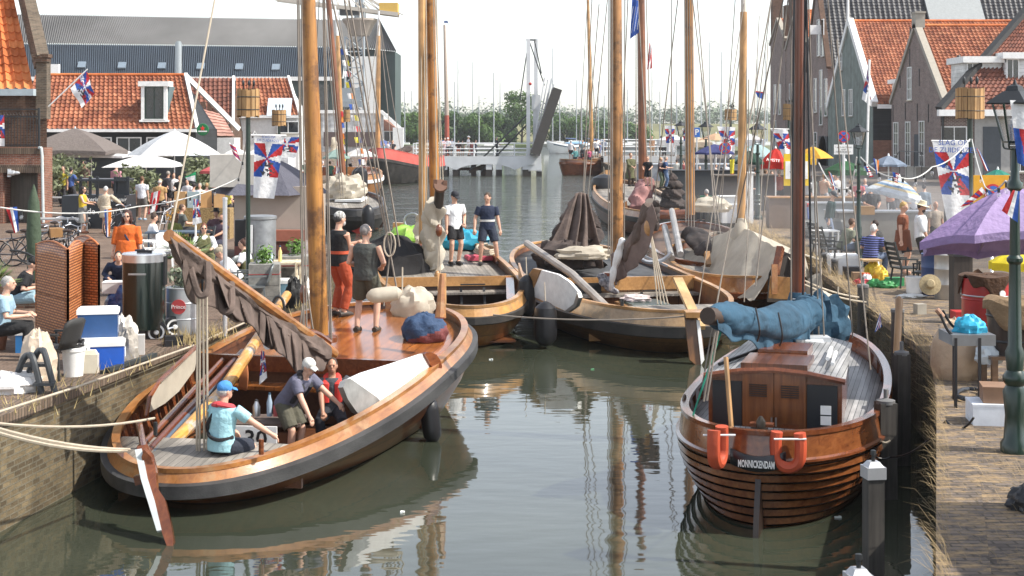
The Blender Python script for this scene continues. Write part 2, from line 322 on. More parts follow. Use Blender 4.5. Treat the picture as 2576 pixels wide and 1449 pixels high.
def sash(parent, c, wdt, hgt, nrm, cols=1, rows=2, frame=WHITE, sill=STONE, glass=GLASS, name='window', arch=0):
    """a window standing proud on a wall: frame (thing's part) with its panes and bars"""
    c = V(c); n = V(nrm).normalized(); t = V((0, 0, 1)).cross(n).normalized(); z = V((0, 0, 1)); b = MB(); fw = .07
    M = Matrix((t, n, z)).transposed()
    for sx in (-1, 1): b.box(c+t*sx*(wdt-fw)/2+n*.03, (fw, .08, hgt), M)
    b.box(c+z*(hgt-fw)/2+n*.03, (wdt-2*fw, .08, fw), M); b.box(c-z*(hgt-fw)/2+n*.03, (wdt-2*fw, .08, fw), M)
    for i in range(1, cols): b.box(c+t*(i/cols-.5)*wdt+n*.025, (.05, .06, hgt-2*fw), M)
    for i in range(1, rows): b.box(c+z*(i/rows-.5)*hgt+n*.022, (wdt-2*fw, .05, .045), M)
    o = b.build(name, frame, parent); o['_o'] = parent['_o']
    MB().box(c+n*.008, (wdt-fw, .012, hgt-fw), M).build('pane', glass, o)
    MB().box(c-z*(hgt/2+.05)+n*.05, (wdt+.16, .14, .09), M).build('sill', sill, o); return o
def bx(p, q):
    return MB().box([(a+b)/2 for a, b in zip(p, q)], [abs(a-b) for a, b in zip(p, q)])
# -- brick house at the near end of the terrace
def brick_house():
    Y = 57.; P = lambda x, y, d=0: D(x, y, Y+d); t = thing('brick_house', 'brown brick house with bright orange pantiles and iron balcony railing', 'house', P(118, 555))
    zg = P(0, 225).z; A = P(118, 225); B = P(-260, 225); g = P(0, 560).z
    top = V((A.x-3.2, Y+5.2, zg+6.6)); w_ = MB().prism([(B.x, Y, g), (A.x, Y, g), (A.x-3.2, Y+5.2, g), (B.x, Y+5.2, g)], (0, 0, zg-g-.1)); w_.build('wall', BR_DK, t)
    tileroof('roof', V((B.x, Y-.25, zg)), V((A.x-.42, Y-.25, zg)), V((B.x, Y+5.2, zg+6.6)), top-V((.4, 0, 0)), T_OR, t, .34, .42, .055)
    p = MB(); a = V((A.x+.02, Y-.1, zg-1.15)); p.prism([a-V((.42, 0, 0)), a, a+V((0, 0, 2.4)), a+V((-.42, 0, 2.4))], (0, .5, 0)); p.beam(a+V((-.22, .1, 2.2)), top+V((-.0, 0, .35)), .46, .75); p.build('parapet', brick('lichen_brick', (.1, .075, .055), (.19, .14, .1), (.17, .15, .12)), t)
    MB().box(a+V((-.2, .1, 2.45)), (.62, .55, .14)).box(a+V((-.2, .1, 2.3)), (.52, .5, .16)).build('corbel', BR_DK, t)
    MB().box(((A.x+B.x)/2-.1, Y-.3, zg-.12), (A.x-B.x-.55, .34, .26)).build('gutter', flat((.36, .42, .45)), t)
    # annex with the balcony on its roof
    an = P(107, 372, -1.2); q = MB(); hz = an.z; ax = an.x; ol, orr = P(8, 445, -1.2), P(95, 445, -1.2)
    q.box(((B.x+ax)/2, Y-.6, hz-.45), (ax-B.x, 1.2, .9)); q.box(((orr.x+ax)/2, Y-.6, (hz-.9+g)/2), (ax-orr.x, 1.2, hz-.9-g)); q.box(((B.x+ol.x)/2, Y-.6, (hz-.9+g)/2), (ol.x-B.x, 1.2, hz-.9-g)); q.build('annex_wall', BR_RD, t)
    MB().box(((B.x+ax)/2, Y-1.215, hz-.12), (ax-B.x, .03, .24)).box(((ol.x+orr.x)/2, Y-1.212, hz-.8), (orr.x-ol.x+.5, .03, .3)).build('soldier_course', CAPB, t)
    d = MB().box(((ol.x+orr.x)/2, Y-.35, (hz-.9+g)/2), (orr.x-ol.x, .06, hz-.9-g)); d.build('door', wood('grey_door_boards', (.05, .04, .03), (.1, .085, .065), ax=2, plank=.16, pax=0, coat=0), t)
    r = MB(); rz = P(0, 275, -1.1).z; x1 = P(97, 0, -1.1).x; yb = Y-1.05
    for x in (x1, x1-1.72, x1-3.4): r.box((x, yb, (hz+rz)/2), (.07, .07, rz-hz+.1))
    for z in (rz, rz-.28, hz+.1): r.box(((x1+B.x)/2, yb, z), (x1-B.x, .04, .05))
    x = B.x
    while x < x1: r.box((x, yb, (hz+rz)/2-.1), (.022, .022, rz-hz-.25)); r.tube([(x, yb, rz-.27), (x+.06, yb, rz-.12), (x+.12, yb, rz-.27)], .012, 4); x += .12
    r.build('balcony_railing', IRON, t)
    MB().tube([P(104, 372, -1.35), P(106, 392, -1.35), P(109, 560, -1.35)], .055).tube([P(98, 372, -1.25), P(104, 372, -1.35)], .055).build('drain_pipe', flat((.5, .55, .55)), t)
    c = P(36, 435, -1.3); l = MB().lathe(c, [(.0, -.22), (.1, -.22), (.1, 0), (.07, .02), (.07, .12), (.04, .2)], 10, ax=(1, 0, 0)); l.box(c-V((.2, -.06, 0)), (.12, .12, .3)); l.build('wall_lamp', ALU, t)
brick_house()
# -- house with the dormer, and the smaller houses behind it
def dormer_house():
    Y = 88.; t = thing('tiled_house', 'low house with weathered red pantile roof and white framed dormer', 'house', D(320, 480, Y)); P = lambda x, y, d=0: D(x, y, Y+d)
    g = QZ; e = P(497, 325); l = P(60, 325); r0 = P(462, 190, 3.4)
    MB().box(((e.x+l.x)/2, Y+3.4, (g+e.z)/2), (e.x-l.x-.3, 6.4, e.z-g)).build('wall', WOODBLK, t)
    tileroof('roof', l+V((0, -.3, 0)), e+V((-.1, -.3, 0)), V((l.x-.4, Y+3.4, r0.z)), V((r0.x, Y+3.4, r0.z)), T_WEA, t, .3, .34, .045)
    MB().beam(e+V((.05, -.32, .02)), V((r0.x+.12, Y+3.4, r0.z+.05)), .2, .3).beam(V((r0.x+.1, Y+3.4, r0.z)), e+V((1.2, 6.8, 0)), .2, .3).build('bargeboard', WHITE, t)
    MB().prism([e+V((-.2, 0, 0)), e+V((-.2, 6.6, 0)), V((r0.x-.1, Y+3.4, r0.z))], (-.2, 0, 0)).build('gable', WOODBLK, t)
    MB().tube([V((l.x, Y+3.4, r0.z+.06)), V((r0.x, Y+3.4, r0.z+.06))], .1, 6).build('ridge_tiles', T_OR, t)
    MB().box(((e.x+l.x)/2, Y-.4, e.z-.08), (e.x-l.x+.1, .3, .18)).build('gutter', WHITE, t)
    d = MB(); a, b = P(356, 302, .1), P(421, 302, .1); zt = P(0, 216, .1).z; xm = (a.x+b.x)/2; wd = b.x-a.x
    d.prism([(a.x+.1, Y+.12, a.z), (a.x+.1, Y+.12, zt), (a.x+.1, Y+3.3, zt), (a.x+.1, Y+.5, a.z)], (wd-.2, 0, 0)); o = d.build('dormer', flat((.11, .16, .17)), t); o['_o'] = t['_o']
    f = MB().box((xm-wd/2+.1, Y+.06, (a.z+zt)/2), (.2, .16, zt-a.z)).box((xm+wd/2-.1, Y+.06, (a.z+zt)/2), (.2, .16, zt-a.z)).box((xm, Y+.4, zt+.12), (wd+.3, 1.1, .3)).box((xm, Y+.06, a.z-.05), (wd+.2, .24, .12)); f.build('dormer_frame', WHITE, o)
    sash(o, (xm, Y+.06, (a.z+zt)/2+.02), wd-.4, zt-a.z-.1, (0, -1, 0), 2, 1, DGREEN, WHITE)
    for k in range(3): sash(t, P(250+75*k, 368), 1.5, 1.1, (0, -1, 0), 2, 1)
dormer_house()
def small_house(name, label, Y, pts, tile, wallmat, zg=QZ, tw=.32, white=None):
    """pts: eave-left, eave-right, ridge-right, ridge-left in photo coordinates; eave at depth Y, ridge 3 m behind"""
    a, b = D(*pts[0], Y), D(*pts[1], Y); c, d = D(*pts[2], Y+3), D(*pts[3], Y+3); t = thing(name, label, 'house', (a.x, Y, zg))
    MB().box(((a.x+b.x)/2, Y+3, (zg+a.z)/2), (b.x-a.x-.1, 5.6, a.z-zg)).prism([(b.x-.1, Y+.2, a.z), (b.x-.1, Y+5.8, a.z), (c.x-.1, Y+3, c.z-.1)], (-.15, 0, 0)).build('wall', wallmat, t)
    tileroof('roof', a, b, d, c, tile, t, tw, .4, .045)
    MB().beam(b+V((.06, -.05, 0)), c+V((.08, 0, .05)), .18, .34).build('bargeboard', white or WHITE, t); MB().box(((a.x+b.x)/2, Y-.1, a.z-.1), (b.x-a.x, .2, .2)).build('gutter', WHITE, t)
    return t
WW = flat((.72, .72, .7)); small_house('red_roof_house', 'narrow house with dull red tiles behind the dormer roof', 104, [(470, 330), (585, 312), (585, 196), (470, 196)], T_BRN, BR_DK)
t = small_house('white_house', 'white house with orange tiles and a skylight beside the tall pine mast', 108, [(594, 290), (752, 290), (722, 196), (594, 196)], T_WEA, WW)
MB().box(D(703, 270, 108.2), (1.75, .12, 1.5), Matrix.Rotation(-.5, 3, 'X')).build('skylight', flat((.6, .68, .75), .1), t); sash(t, D(725, 320, 107.9), 1.6, .9, (0, -1, 0), 2, 1)
sg = thing('round_pub_sign', 'round green pub sign with a red star', 'sign', D(510, 326, 86)); MB().lathe(D(510, 326, 86), [(.0, -.06), (.34, -.06), (.36, 0), (.34, .06), (0, .06)], 20, ax=(0, -1, 0)).build('disc', flat((.01, .16, .05)), sg)
st = MB(); cc = D(510, 323, 85.9); st.prism([cc+V((math.sin(math.pi*k/5)*(.16 if k % 2 == 0 else .065), 0, math.cos(math.pi*k/5)*(.16 if k % 2 == 0 else .065))) for k in range(10)], (0, -.05, 0)); st.build('star', flat((.7, .02, .02)), sg); MB().box(cc+V((0, -.02, -.17)), (.5, .04, .07)).build('lettering', WHITE, sg); MB().beam(cc+V((-.34, .1, 0)), cc+V((-.9, .6, 0)), .05, .05).build('bracket', IRON, sg)
t = thing('annex_house', 'small lean building with pale pink roof slates and stepped brick gable', 'house', D(540, 345, 96)); Y = 96
a, b, c, d = D(528, 343, Y), D(590, 343, Y), D(555, 285, Y+3), D(488, 266, Y+3); tileroof('roof', a, b, d, c, T_PINK, t, .6, .5, .01); MB().prism([a, d, D(470, 345, Y+3), D(470, 400, Y+2), D(528, 400, Y)], (.1, .3, 0)).build('wall', flat((.12, .1, .09)), t)
MB().box((b+a)/2+V((0, 1, -1.4)), (b.x-a.x, 2, 2.6)).build('front_wall', WW, t); s_ = MB()
for k in range(5): s_.box(lerp(d, c, k/4-.15)+V((0, 0, .2)), (.3, .3, .5))
s_.build('stepped_gable', BR_DK, t)
# -- shipyard hall
def hall():
    Y = 262.; t = thing('shipyard_hall', 'huge shipyard hall with corrugated grey mansard roof', 'warehouse', D(600, 330, Y)); P = lambda x, y, d=0: D(x, y, Y+d)
    def corr(name, a, b, c, d, m, n=170):
        a, b, c, d = map(V, (a, b, c, d)); nn = (b-a).cross(d-a).normalized(); k = n*4
        return MB().grid(lambda u, v: lerp(lerp(a, b, u), lerp(d, c, u), v)+nn*(.16*math.cos(u*n*2*math.pi)), k, 1).build(name, m, t, ang=60)
    GR = mat('grey_corrugated_roof', (.115, .115, .115), .7, var=.3, scale=.08, stretch=(1, 1, .2)); BL = mat('blue_corrugated_roof', (.04, .06, .085), .5, var=.2, scale=.1); GN = mat('green_cladding', (.035, .06, .055), .6, var=.15, scale=.3)
    corr('lower_roof', P(-40, 196), P(862, 196), P(870, 119, 4), P(-40, 109, 4), BL); corr('upper_roof', P(-40, 108, 4.2), P(872, 118, 4.2), P(955, 52, 14), P(-40, 34, 14), GR)
    corr('end_roof', P(866, 117, 3.9), P(997, 130, 3), P(956, 53, 14), P(955, 52, 14), mat('dark_corrugated_roof', (.1, .105, .11), .6, var=.2, scale=.1), 24)
    MB().prism([P(868, 118, 6), P(994, 130, 4), P(994, 345, 4), P(868, 345, 6)], (0, 14, 0)).build('end_wall', GN, t)
    MB().prism([P(-40, 197, .3), P(866, 197, .3), P(866, 345, .3), P(-40, 345, .3)], (0, 14, 0)).build('wall', mat('green_cladding', (.03, .055, .05), .6, var=.15, scale=.3), t)
    MB().box(P(420, 198, -.4), (62, .5, .7)).build('gutter', WHITE, t); MB().box(P(920, 240, 2), (5.2, .4, 14)).build('white_panel', WW, t); MB().box(P(800, 255, 0), (4, .3, 6)).build('hall_window', GLASS, t)
    for x in (102, 203, 303, 401, 498, 590, 682):
        o = MB().box(P(x+204-102*0-100, 163+(x-102)*.012, 1.2), (1.4, .3, 1.3), Matrix.Rotation(R(-38), 3, 'X')).build('skylight', flat((.2, .25, .3), .2), t)
    f = MB(); q = P(449, 150, -1); f.tube([P(449, 196, -1), P(449, 108, -1)], .62, 12); f.tube([P(449, 108, -1), P(449, 104, -1)], .45, 10); f.build('flue', flat((.4, .44, .46), .4, metal=.5), t)
    MB().box(P(135, 176, -6), (2., .8, 2)).build('air_conditioner', WHITE, t)
hall()
def quay_house():
    Y = 225.; t = thing('white_quay_house', 'white timber house with brick end wall beside the shipyard crane', 'house', D(900, 370, Y)); P = lambda x, y, d=0: D(x, y, Y+d)
    MB().prism([P(808, 285), P(965, 285), P(965, 385), P(808, 385)], (0, 8, 0)).build('wall', wood('white_boards', (.62, .62, .6), (.74, .74, .72), ax=2, plank=.3, pax=0, coat=0), t)
    MB().prism([P(965, 300, .2), P(1000, 325, .2), P(1000, 385, .2), P(965, 385, .2)], (0, 8, 0)).build('brick_wall', BR_RD, t)
    MB().beam(P(806, 281, -.2), P(962, 281, -.2), .5, .5).beam(P(960, 281, -.3), P(1012, 328, -.3), .5, .5).build('bargeboard', WHITE, t)
    MB().prism([P(806, 280), P(962, 280), P(962, 279, 8), P(806, 279, 8)], (0, 0, .1)).build('roof', LEAD, t); MB().box(P(1002, 352, -.6), (1.6, 1, 3.8)).build('porch', WW, t)
    sash(t, P(980, 346), 1.8, 2., (0, -1, 0), 2, 1); MB().box(P(880, 350, -.3), (8, .2, 2.2)).build('dark_boarding', flat((.09, .06, .055)), t)
quay_house()
def crane():
    Y = 240.; t = thing('shipyard_crane', 'grey lattice tower crane with a long jib and yellow counterweight', 'crane', D(905, 330, Y)); P = lambda x, y, d=0: D(x, y, Y+d); b = MB()
    xs = (868, 915); ys = [92, 130, 170, 210, 250, 282, 320]
    for x in xs:
        for d in (0, 3): b.tube([P(x, 92, d), P(x, 335, d)], .2, 6)
    for y0, y1 in zip(ys, ys[1:]): b.tube([P(868, y0), P(915, y1)], .12, 5); b.tube([P(868, y1), P(915, y1)], .12, 5); b.tube([P(915, y0, 3), P(868, y1, 3)], .12, 5)
    b.build('tower', flat((.33, .37, .4), .5), t)
    MB().lathe(P(905, 66, 1.5), [(1.6, -1.6), (2.4, .2), (2.9, .9), (2.9, 1.2)], 16).build('turntable', flat((.35, .3, .25)), t); pl = MB().box(P(880, 262, 1), (4.2, 3, 1)).box(P(885, 240, 1), (3, 2.4, 2.4)); pl.build('machine_house', flat((.26, .29, .31)), t)
    j = MB(); a, c = P(690, -4, 0), P(1001, 36, 0); a2, c2 = P(740, -60, 1.5), P(940, 2, 1.5)
    for d in (0, 3): j.beam(a+V((0, d, 0)), c+V((0, d, 0)), .3, .62)
    for k in range(12):
        p = lerp(a, c, k/11.5); q = lerp(a2, c2, (k+.5)/11.5); j.tube([p, q], .09, 5); j.tube([q, lerp(a, c, (k+1)/11.5)], .09, 5)
    j.tube([a2, c2, lerp(a, c, .93)], .14, 5); j.build('jib', flat((.46, .42, .36), .6), t)
    MB().tube([P(897, 45, 1), P(902, -40, 1)], .4, 6).tube([P(915, 45, 1), P(907, -40, 1)], .4, 6).build('mast_head', flat((.33, .37, .4)), t); MB().box(P(979, 22, 1.5), (3, 3, 1.75)).build('counterweight', flat((.6, .38, .07)), t); MB().box(P(880, 30, 1.5), (3.2, 2, 1.1)).build('trolley', IRON, t)
crane()
# -- houses along the right quay: gable fronts in the plane x = XF
XF = 30.2
def YX(px): return XF*F/(px-CX)
def Zat(px, py): return CAMZ-(py-HY)*YX(px)/F
def gable_house(name, label, pn, pf, pe, pr, wallm, tile, depth, tw=.32, cop=STONE, copw=.35, oy=0., near=None):
    """pn/pf: photo x of the near/far corner; pe, pr: (x, y) of near eave and apex"""
    y0, y1 = YX(pn), YX(pf); ze, zr = Zat(*pe), Zat(*pr); ym = (y0+y1)/2; t = thing(name, label, 'house', (XF, y0, QZ))
    MB().prism([(XF, y0, QZ), (XF, y1, QZ), (XF, y1, ze), (XF, ym, zr), (XF, y0, ze)], (depth, 0, 0)).build('wall', wallm, t)
    h = V((0, 0, .12)); tileroof('roof', V((XF+.2, y0-.3, ze-.15))+h, V((XF+depth, y0-.3, ze-.15))+h, V((XF+.2, ym, zr))+h, V((XF+depth, ym, zr))+h, tile, t, tw, .38, .045)
    MB().quad((XF+.2, y1+.2, ze), (XF+.2, ym, zr+.1), (XF+depth, ym, zr+.1), (XF+depth, y1+.2, ze)).build('rear_roof', tile, t)
    MB().tube([(XF+.2, ym, zr+.16), (XF+depth, ym, zr+.16)], .14, 6).build('ridge_tiles', T_OR if tile is not T_DRK else T_DRK, t)
    c = MB(); c.beam((XF+.1, y0-.2, ze), (XF+.1, ym, zr+.2), .5, copw); c.beam((XF+.1, y1+.2, ze), (XF+.1, ym, zr+.2), .5, copw); c.build('gable_coping', cop, t)
    return t, y0, y1, ym, ze, zr
def fr(px, py): return V((XF-.01, YX(px), Zat(px, py)))
N_ = (-1, 0, 0)
t, y0, y1, ym, ze, zr = gable_house('gable_house', 'narrow purple brick gable house with orange roof and chimney block on its apex', 2372, 2243, (2372, 251), (2300, 70), BR_PU, T_WEA, 26)
MB().box((XF+.2, ym, zr+.5), (.7, 1.1, 1.1)).box((XF+.2, ym, zr+1.1), (.8, 1.3, .14)).build('chimney', STONE, t)
sash(t, fr(2289, 210), 1.15, 2.5, N_, 2, 3, WHITE, CREAM)
for x in (2255, 2285, 2320): sash(t, fr(x, 362), 1.35, 3.4, N_, 2, 4, WHITE, STONE)
MB().box(fr(2307, 392), (.12, 1.1, 3.2)).build('door', flat((.03, .04, .05)), t); a = MB()
for x, y in ((2247, 285), (2278, 280), (2308, 283), (2336, 285), (2290, 90), (2289, 145), (2265, 200), (2313, 195)): a.box(fr(x, y), (.08, .1, 1.3))
a.build('wall_anchor', IRON, t); r = MB()
for dz in (.95,): r.tube([(XF-.3, y1-2, QZ+1.2), (XF-1.2, (y0+y1)/2, QZ+1.9), (XF-1.2, y0+1, QZ+1.9)], .035, 6)
for k in range(4): r.tube([(XF-1.2, lerp(ym, y0+1, k/3), QZ), (XF-1.2, lerp(ym, y0+1, k/3), QZ+1.9)], .03, 5)
r.build('stair_railing', IRON, t); MB().box((XF-.6, (ym+y0+1)/2, QZ+.4), (1.2, 3, .8)).build('door_step', STONE, t)
MB().lathe(D(2412, 170, y0+3.5), [(.3, -.7), (.16, -.5), (.16, .5), (.24, .6), (.1, .9)], 10).build('roof_vent', IRON, t)
t, y0, y1, ym, ze, zr = gable_house('wooden_gable_house', 'grey green weatherboard gable house with white bargeboards', 2196, 2083, (2196, 262), (2119, 62), WOODGRN, T_WEA, 30, cop=WHITE, copw=.55)
MB().tube([(XF-.1, ym, zr-.3), (XF-.1, ym, zr+2.6)], .12, 8).build('finial', WHITE, t); MB().box((XF+8, y0-.35, ze-.2), (15.4, .3, .35)).build('gutter', WHITE, t)
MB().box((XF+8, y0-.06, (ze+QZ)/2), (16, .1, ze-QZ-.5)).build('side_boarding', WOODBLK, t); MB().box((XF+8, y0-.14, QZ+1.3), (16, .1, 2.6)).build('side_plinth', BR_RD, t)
for x in (2123, 2141): sash(t, fr(x, 258), 1.3, 2.4, N_, 2, 2)
sash(t, fr(2117, 155), .7, 1.6, N_, 1, 2)
o = MB().box(D(2335, 256, y0-.8), (5.4, 2.4, 3.3)).build('dormer', WW, t); o['_o'] = t['_o']; MB().box(D(2335, 205, y0-1), (6, 3, .35)).build('dormer_roof', WHITE, o); MB().box(D(2350, 262, y0-2.05), (3.4, .06, 2.4)).build('pane', GLASS, o)
t, y0, y1, ym, ze, zr = gable_house('brick_warehouse', 'tall dark brick warehouse with arched white framed windows and black roof', 2082, 2030, (2082, 170), (2058, -40), BR_PU, T_DRK, 40, .5, cop=BR_DK)
for x, y, h in ((2070, 95, 3.6), (2060, 95, 3.6), (2052, 240, 3.4), (2066, 245, 5.4), (2078, 245, 3.6), (2052, 370, 3)): sash(t, fr(x, y), 1.3, h, N_, 1, 3)
MB().lathe(fr(2072, 365)+V((0, 0, -1)), [(0, -.1), (1.9, -.1), (1.9, .1), (0, .1)], 20, ax=N_).box(fr(2072, 395), (.2, 3.8, 4)).build('door_arch', flat((.035, .04, .045)), t); MB().box(fr(2069, 75)+V((-.6, 0, 0)), (1.2, .4, .9)).build('hoist_beam', WHITE, t)
MB().box(D(2400, 22, y0+3), (5.4, .3, 4.6), Matrix.Rotation(R(-40), 3, 'X')).build('skylight', flat((.3, .32, .32), .3), t)
t, y0, y1, ym, ze, zr = gable_house('far_gable_house', 'far brown brick house with orange roof edge and two chimneys', 2028, 1978, (2028, 110), (2002, 30), BR_PU, T_OR, 20, .5)
MB().box((XF+1, y1-1, zr+.5), (1.6, 1.6, 5)).build('chimney', BR_DK, t)
for x, y in ((1990, 250), (2008, 250), (1990, 340), (2010, 330)): sash(t, fr(x, y), 1.5, 3.4, N_, 1, 2)
t, y0, y1, ym, ze, zr = gable_house('corner_house', 'last brick house of the row with a tall thin chimney', 1976, 1938, (1976, 100), (1957, 52), BR_PU, T_BRN, 20, .5)
[MB().box((XF+.6, q_, zr+e_), (1.2, 1.2, 4.8)).build('chimney', BR_DK, t) for q_, e_ in ((y1-.8, 1), (y0+.8, -1))]
for x, y in ((1950, 250), (1962, 250), (1950, 340)): sash(t, fr(x, y), 1.5, 3.4, N_, 1, 2)
# -- nearest house on the right, front parallel to the picture
def corner_house():
    Y = 92.; t = thing('dormer_house', 'purple brick house with brown hipped roof and two white boarded dormers', 'house', D(2400, 470, Y)); P = lambda x, y, d=0: D(x, y, Y+d)
    a, b = P(2366, 278), P(2720, 278); rg = P(2600, 5, 5); MB().prism([(a.x, Y, QZ), (b.x, Y, QZ), (b.x, Y+10, QZ), (rg.x+6, Y+10, QZ), (rg.x, Y+5, QZ)], (0, 0, a.z-QZ)).prism([(a.x+.2, Y+.2, a.z-.01), (b.x, Y+.2, a.z-.01), (rg.x+1, Y+5, a.z-.01)], (0, 0, .01)).build('wall', BR_PU, t)
    tileroof('roof', a+V((-.2, -.4, 0)), b+V((.2, -.4, 0)), P(2600, 5, 5), P(2720, 5, 5), T_BRN, t, .36, .4, .045); MB().beam(a+V((-.2, -.4, .1)), P(2600, 3, 5), .5, .3).build('hip_edge', flat((.03, .03, .03)), t)
    MB().prism([a+V((-.1, 0, -.1)), rg+V((0, 0, -.2)), V((rg.x, rg.y, a.z-.1))], (.3, 0, 0)).build('gable', BR_PU, t); MB().box(((a.x+b.x)/2, Y-.5, a.z-.15), (b.x-a.x+.6, .5, .4)).build('gutter', WHITE, t)
    bd = wood('white_shiplap', (.55, .55, .54), (.7, .7, .69), ax=0, plank=.24, pax=2, coat=0)
    for x0, x1, xs, y_, yb, dd in ((2428, 2520, 2464, 156, 235, 1.6), (2528, 2660, 2566, 146, 234, 1.2)):
        p, q = P(x0, yb, dd), P(x1, y_, dd); o = MB().box(((p.x+q.x)/2, Y+dd+1.5, (p.z+q.z)/2), (q.x-p.x, 3, q.z-p.z)).build('dormer', bd, t); o['_o'] = t['_o']
        MB().box(((p.x+q.x)/2, Y+dd+1.4, q.z+.15), (q.x-p.x+.5, 3.6, .4)).build('dormer_roof', WHITE, o); s_ = P(xs, y_, dd); sash(o, ((p.x+s_.x)/2, Y+dd-.02, (p.z+q.z)/2+.1), s_.x-p.x-.15, q.z-p.z-.3, (0, -1, 0), 2, 1)
    for x, y, w_, h in ((2400, 366, 1.6, 2.4), (2566, 366, 1.9, 3.3)): sash(t, P(x, y), w_, h, (0, -1, 0), 2, 2)
    MB().box(P(2495, 370), (2.2, .2, 4.3)).build('door_surround', flat((.35, .34, .32)), t); MB().box(P(2495, 385, -.1), (1.1, .1, 3.3)).build('door', flat((.06, .07, .08)), t); MB().tube([P(2372, 280, -.1), P(2372, 460, -.1)], .08, 6).build('drain_pipe', IRON, t)
corner_house()
# -- reed-lined far bank: bushes, trees, masts of the marina
LEAF = mat('leaves', (.04, .105, .016), .6, var=.35, scale=.35, col2=(.11, .2, .035), trans=.3); LEAF2 = mat('dark_leaves', (.025, .075, .014), .6, var=.4, scale=.3, col2=(.07, .14, .03), trans=.25); OLIVE = mat('olive_leaves', (.14, .17, .08), .6, var=.3, scale=2., col2=(.27, .3, .17), trans=.3)
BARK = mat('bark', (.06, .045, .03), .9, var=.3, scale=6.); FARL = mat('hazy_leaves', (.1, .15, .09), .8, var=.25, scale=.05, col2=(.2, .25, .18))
def leaves(b, c, r, n, s, q=.55, seed=1):
    rr = random.Random(seed); c = V(c)
    for _ in range(n):
        d = V((rr.gauss(0, 1), rr.gauss(0, 1), rr.gauss(0, 1))).normalized(); k = q+(1-q)*rr.random(); p = c+V((d.x*r[0], d.y*r[1], d.z*r[2]))*k
        n_ = (d+V((rr.uniform(-1, 1), rr.uniform(-1, 1), rr.uniform(-.4, 1)))*.9).normalized(); x = n_.orthogonal().normalized(); x = Quaternion(n_, rr.uniform(0, 6.3))@x; y = n_.cross(x); a = s*rr.uniform(.6, 1.3)
        b.add([p-x*a, p-y*a*.45, p+x*a, p+y*a*.45], [(0, 1, 2, 3)])
def tree(name, label, base, h, r, n=900, s=.35, lm=LEAF, group=None, nb=5, tk=.03, low=.3, seed=3, cat='tree'):
    rr = random.Random(seed); base = V(base); t = thing(name, label, cat, base, group); b = MB(); k = MB(); top = base+V((0, 0, h*.72)); b.tube([base-V((0, 0, .1)), base+V((r*.04, 0, h*.35)), top], [h*tk, h*tk*.7, h*tk*.3], 7)
    for i in range(nb):
        a = i*2.4+rr.random(); z = low+(.9-low)*(i+.5)/nb; e = base+V((math.cos(a)*r*.6, math.sin(a)*r*.6, h*z)); st_ = base+V((0, 0, h*max(.15, z-.25))); b.tube([st_, lerp(st_, e, .5)+V((0, 0, h*.03)), e], [h*tk*.5, h*tk*.3, h*tk*.12], 5)
        q = r*rr.uniform(.45, .7); leaves(k, e, (q, q, q*.8), n//(nb+1), s, .35, seed*31+i)
    leaves(k, base+V((0, 0, h*.84)), (r*.55, r*.55, h*.17), n//(nb+1), s, .3, seed*77); b.build('trunk', BARK, t); k.build('crown', lm, t); return t
for i, (x, yt, w_) in enumerate(((1015, 285, 60), (1062, 292, 70), (1110, 288, 70), (1160, 296, 70), (1215, 290, 70), (1262, 298, 50))):
    c = D(x, 366, 362); h = (366-yt)*362/F; tree('bank_bush', ('pale willow bush above the hedge beside the hall', 'round bush of the hedge just past the willow', 'dark hedge bush behind the bridge railing with white shirts', 'broad hedge bush in the middle of the far bank', 'hedge bush behind the man on the bridge', 'last hedge bush before the white bridge tower')[i], (c.x, 362+i % 2*5, .9), h, w_*.74*362/F, 5200, .5, (LEAF, LEAF, LEAF2, LEAF2, LEAF, LEAF2)[i], 'hedge bushes on the far bank', 6, .02, .15, i+5, 'bush')
tree('bank_tree', 'tall loose tree rising behind the white bridge tower', D(1312, 366, 368)-V((0, 0, .4)), 14.5, 5.2, 2600, .4, LEAF, None, 7, .022, .3, 21)
for i, (x, yt, w_) in enumerate(((1425, 288, 90), (1480, 294, 80), (1545, 300, 80), (1600, 306, 60))):
    c = D(x, 352, 420); tree('shore_bush', ('bright green bush above the white boat', 'smaller green bush right of the raised bridge', 'low bush behind the tan mast', 'low bush between the two thin masts')[i], (c.x, 420, .6), (352-yt)*420/F, w_*.66*420/F, 3400, .6, (LEAF, LEAF, LEAF2, LEAF)[i], 'bushes on the far shore', 5, .02, .15, i+40, 'bush')
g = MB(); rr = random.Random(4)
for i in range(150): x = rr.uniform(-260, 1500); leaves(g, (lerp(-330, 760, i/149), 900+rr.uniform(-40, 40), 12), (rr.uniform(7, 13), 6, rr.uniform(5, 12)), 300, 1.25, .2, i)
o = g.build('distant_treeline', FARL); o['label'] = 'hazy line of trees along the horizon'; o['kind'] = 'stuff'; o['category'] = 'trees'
MAST = flat((.42, .44, .47), .4, metal=.3)
ml = [(1143, 205), (1152, 150), (1189, 155), (1205, 240), (1228, 275), (1242, 182), (1258, 205), (1279, 270), (1018, 230), (1035, 228), (1083, 240), (1390, 120), (1450, 200), (1463, 250), (1505, 205), (1578, 225), (1600, 200), (1640, 180), (1660, 230), (1688, 235), (1702, 205), (1785, 105), (1764, 195), (1812, 230), (1838, 190), (1815, 130), (1905, 145), (1925, 130), (1930, 235), (1560, 260), (1520, 240), (1408, 235)]
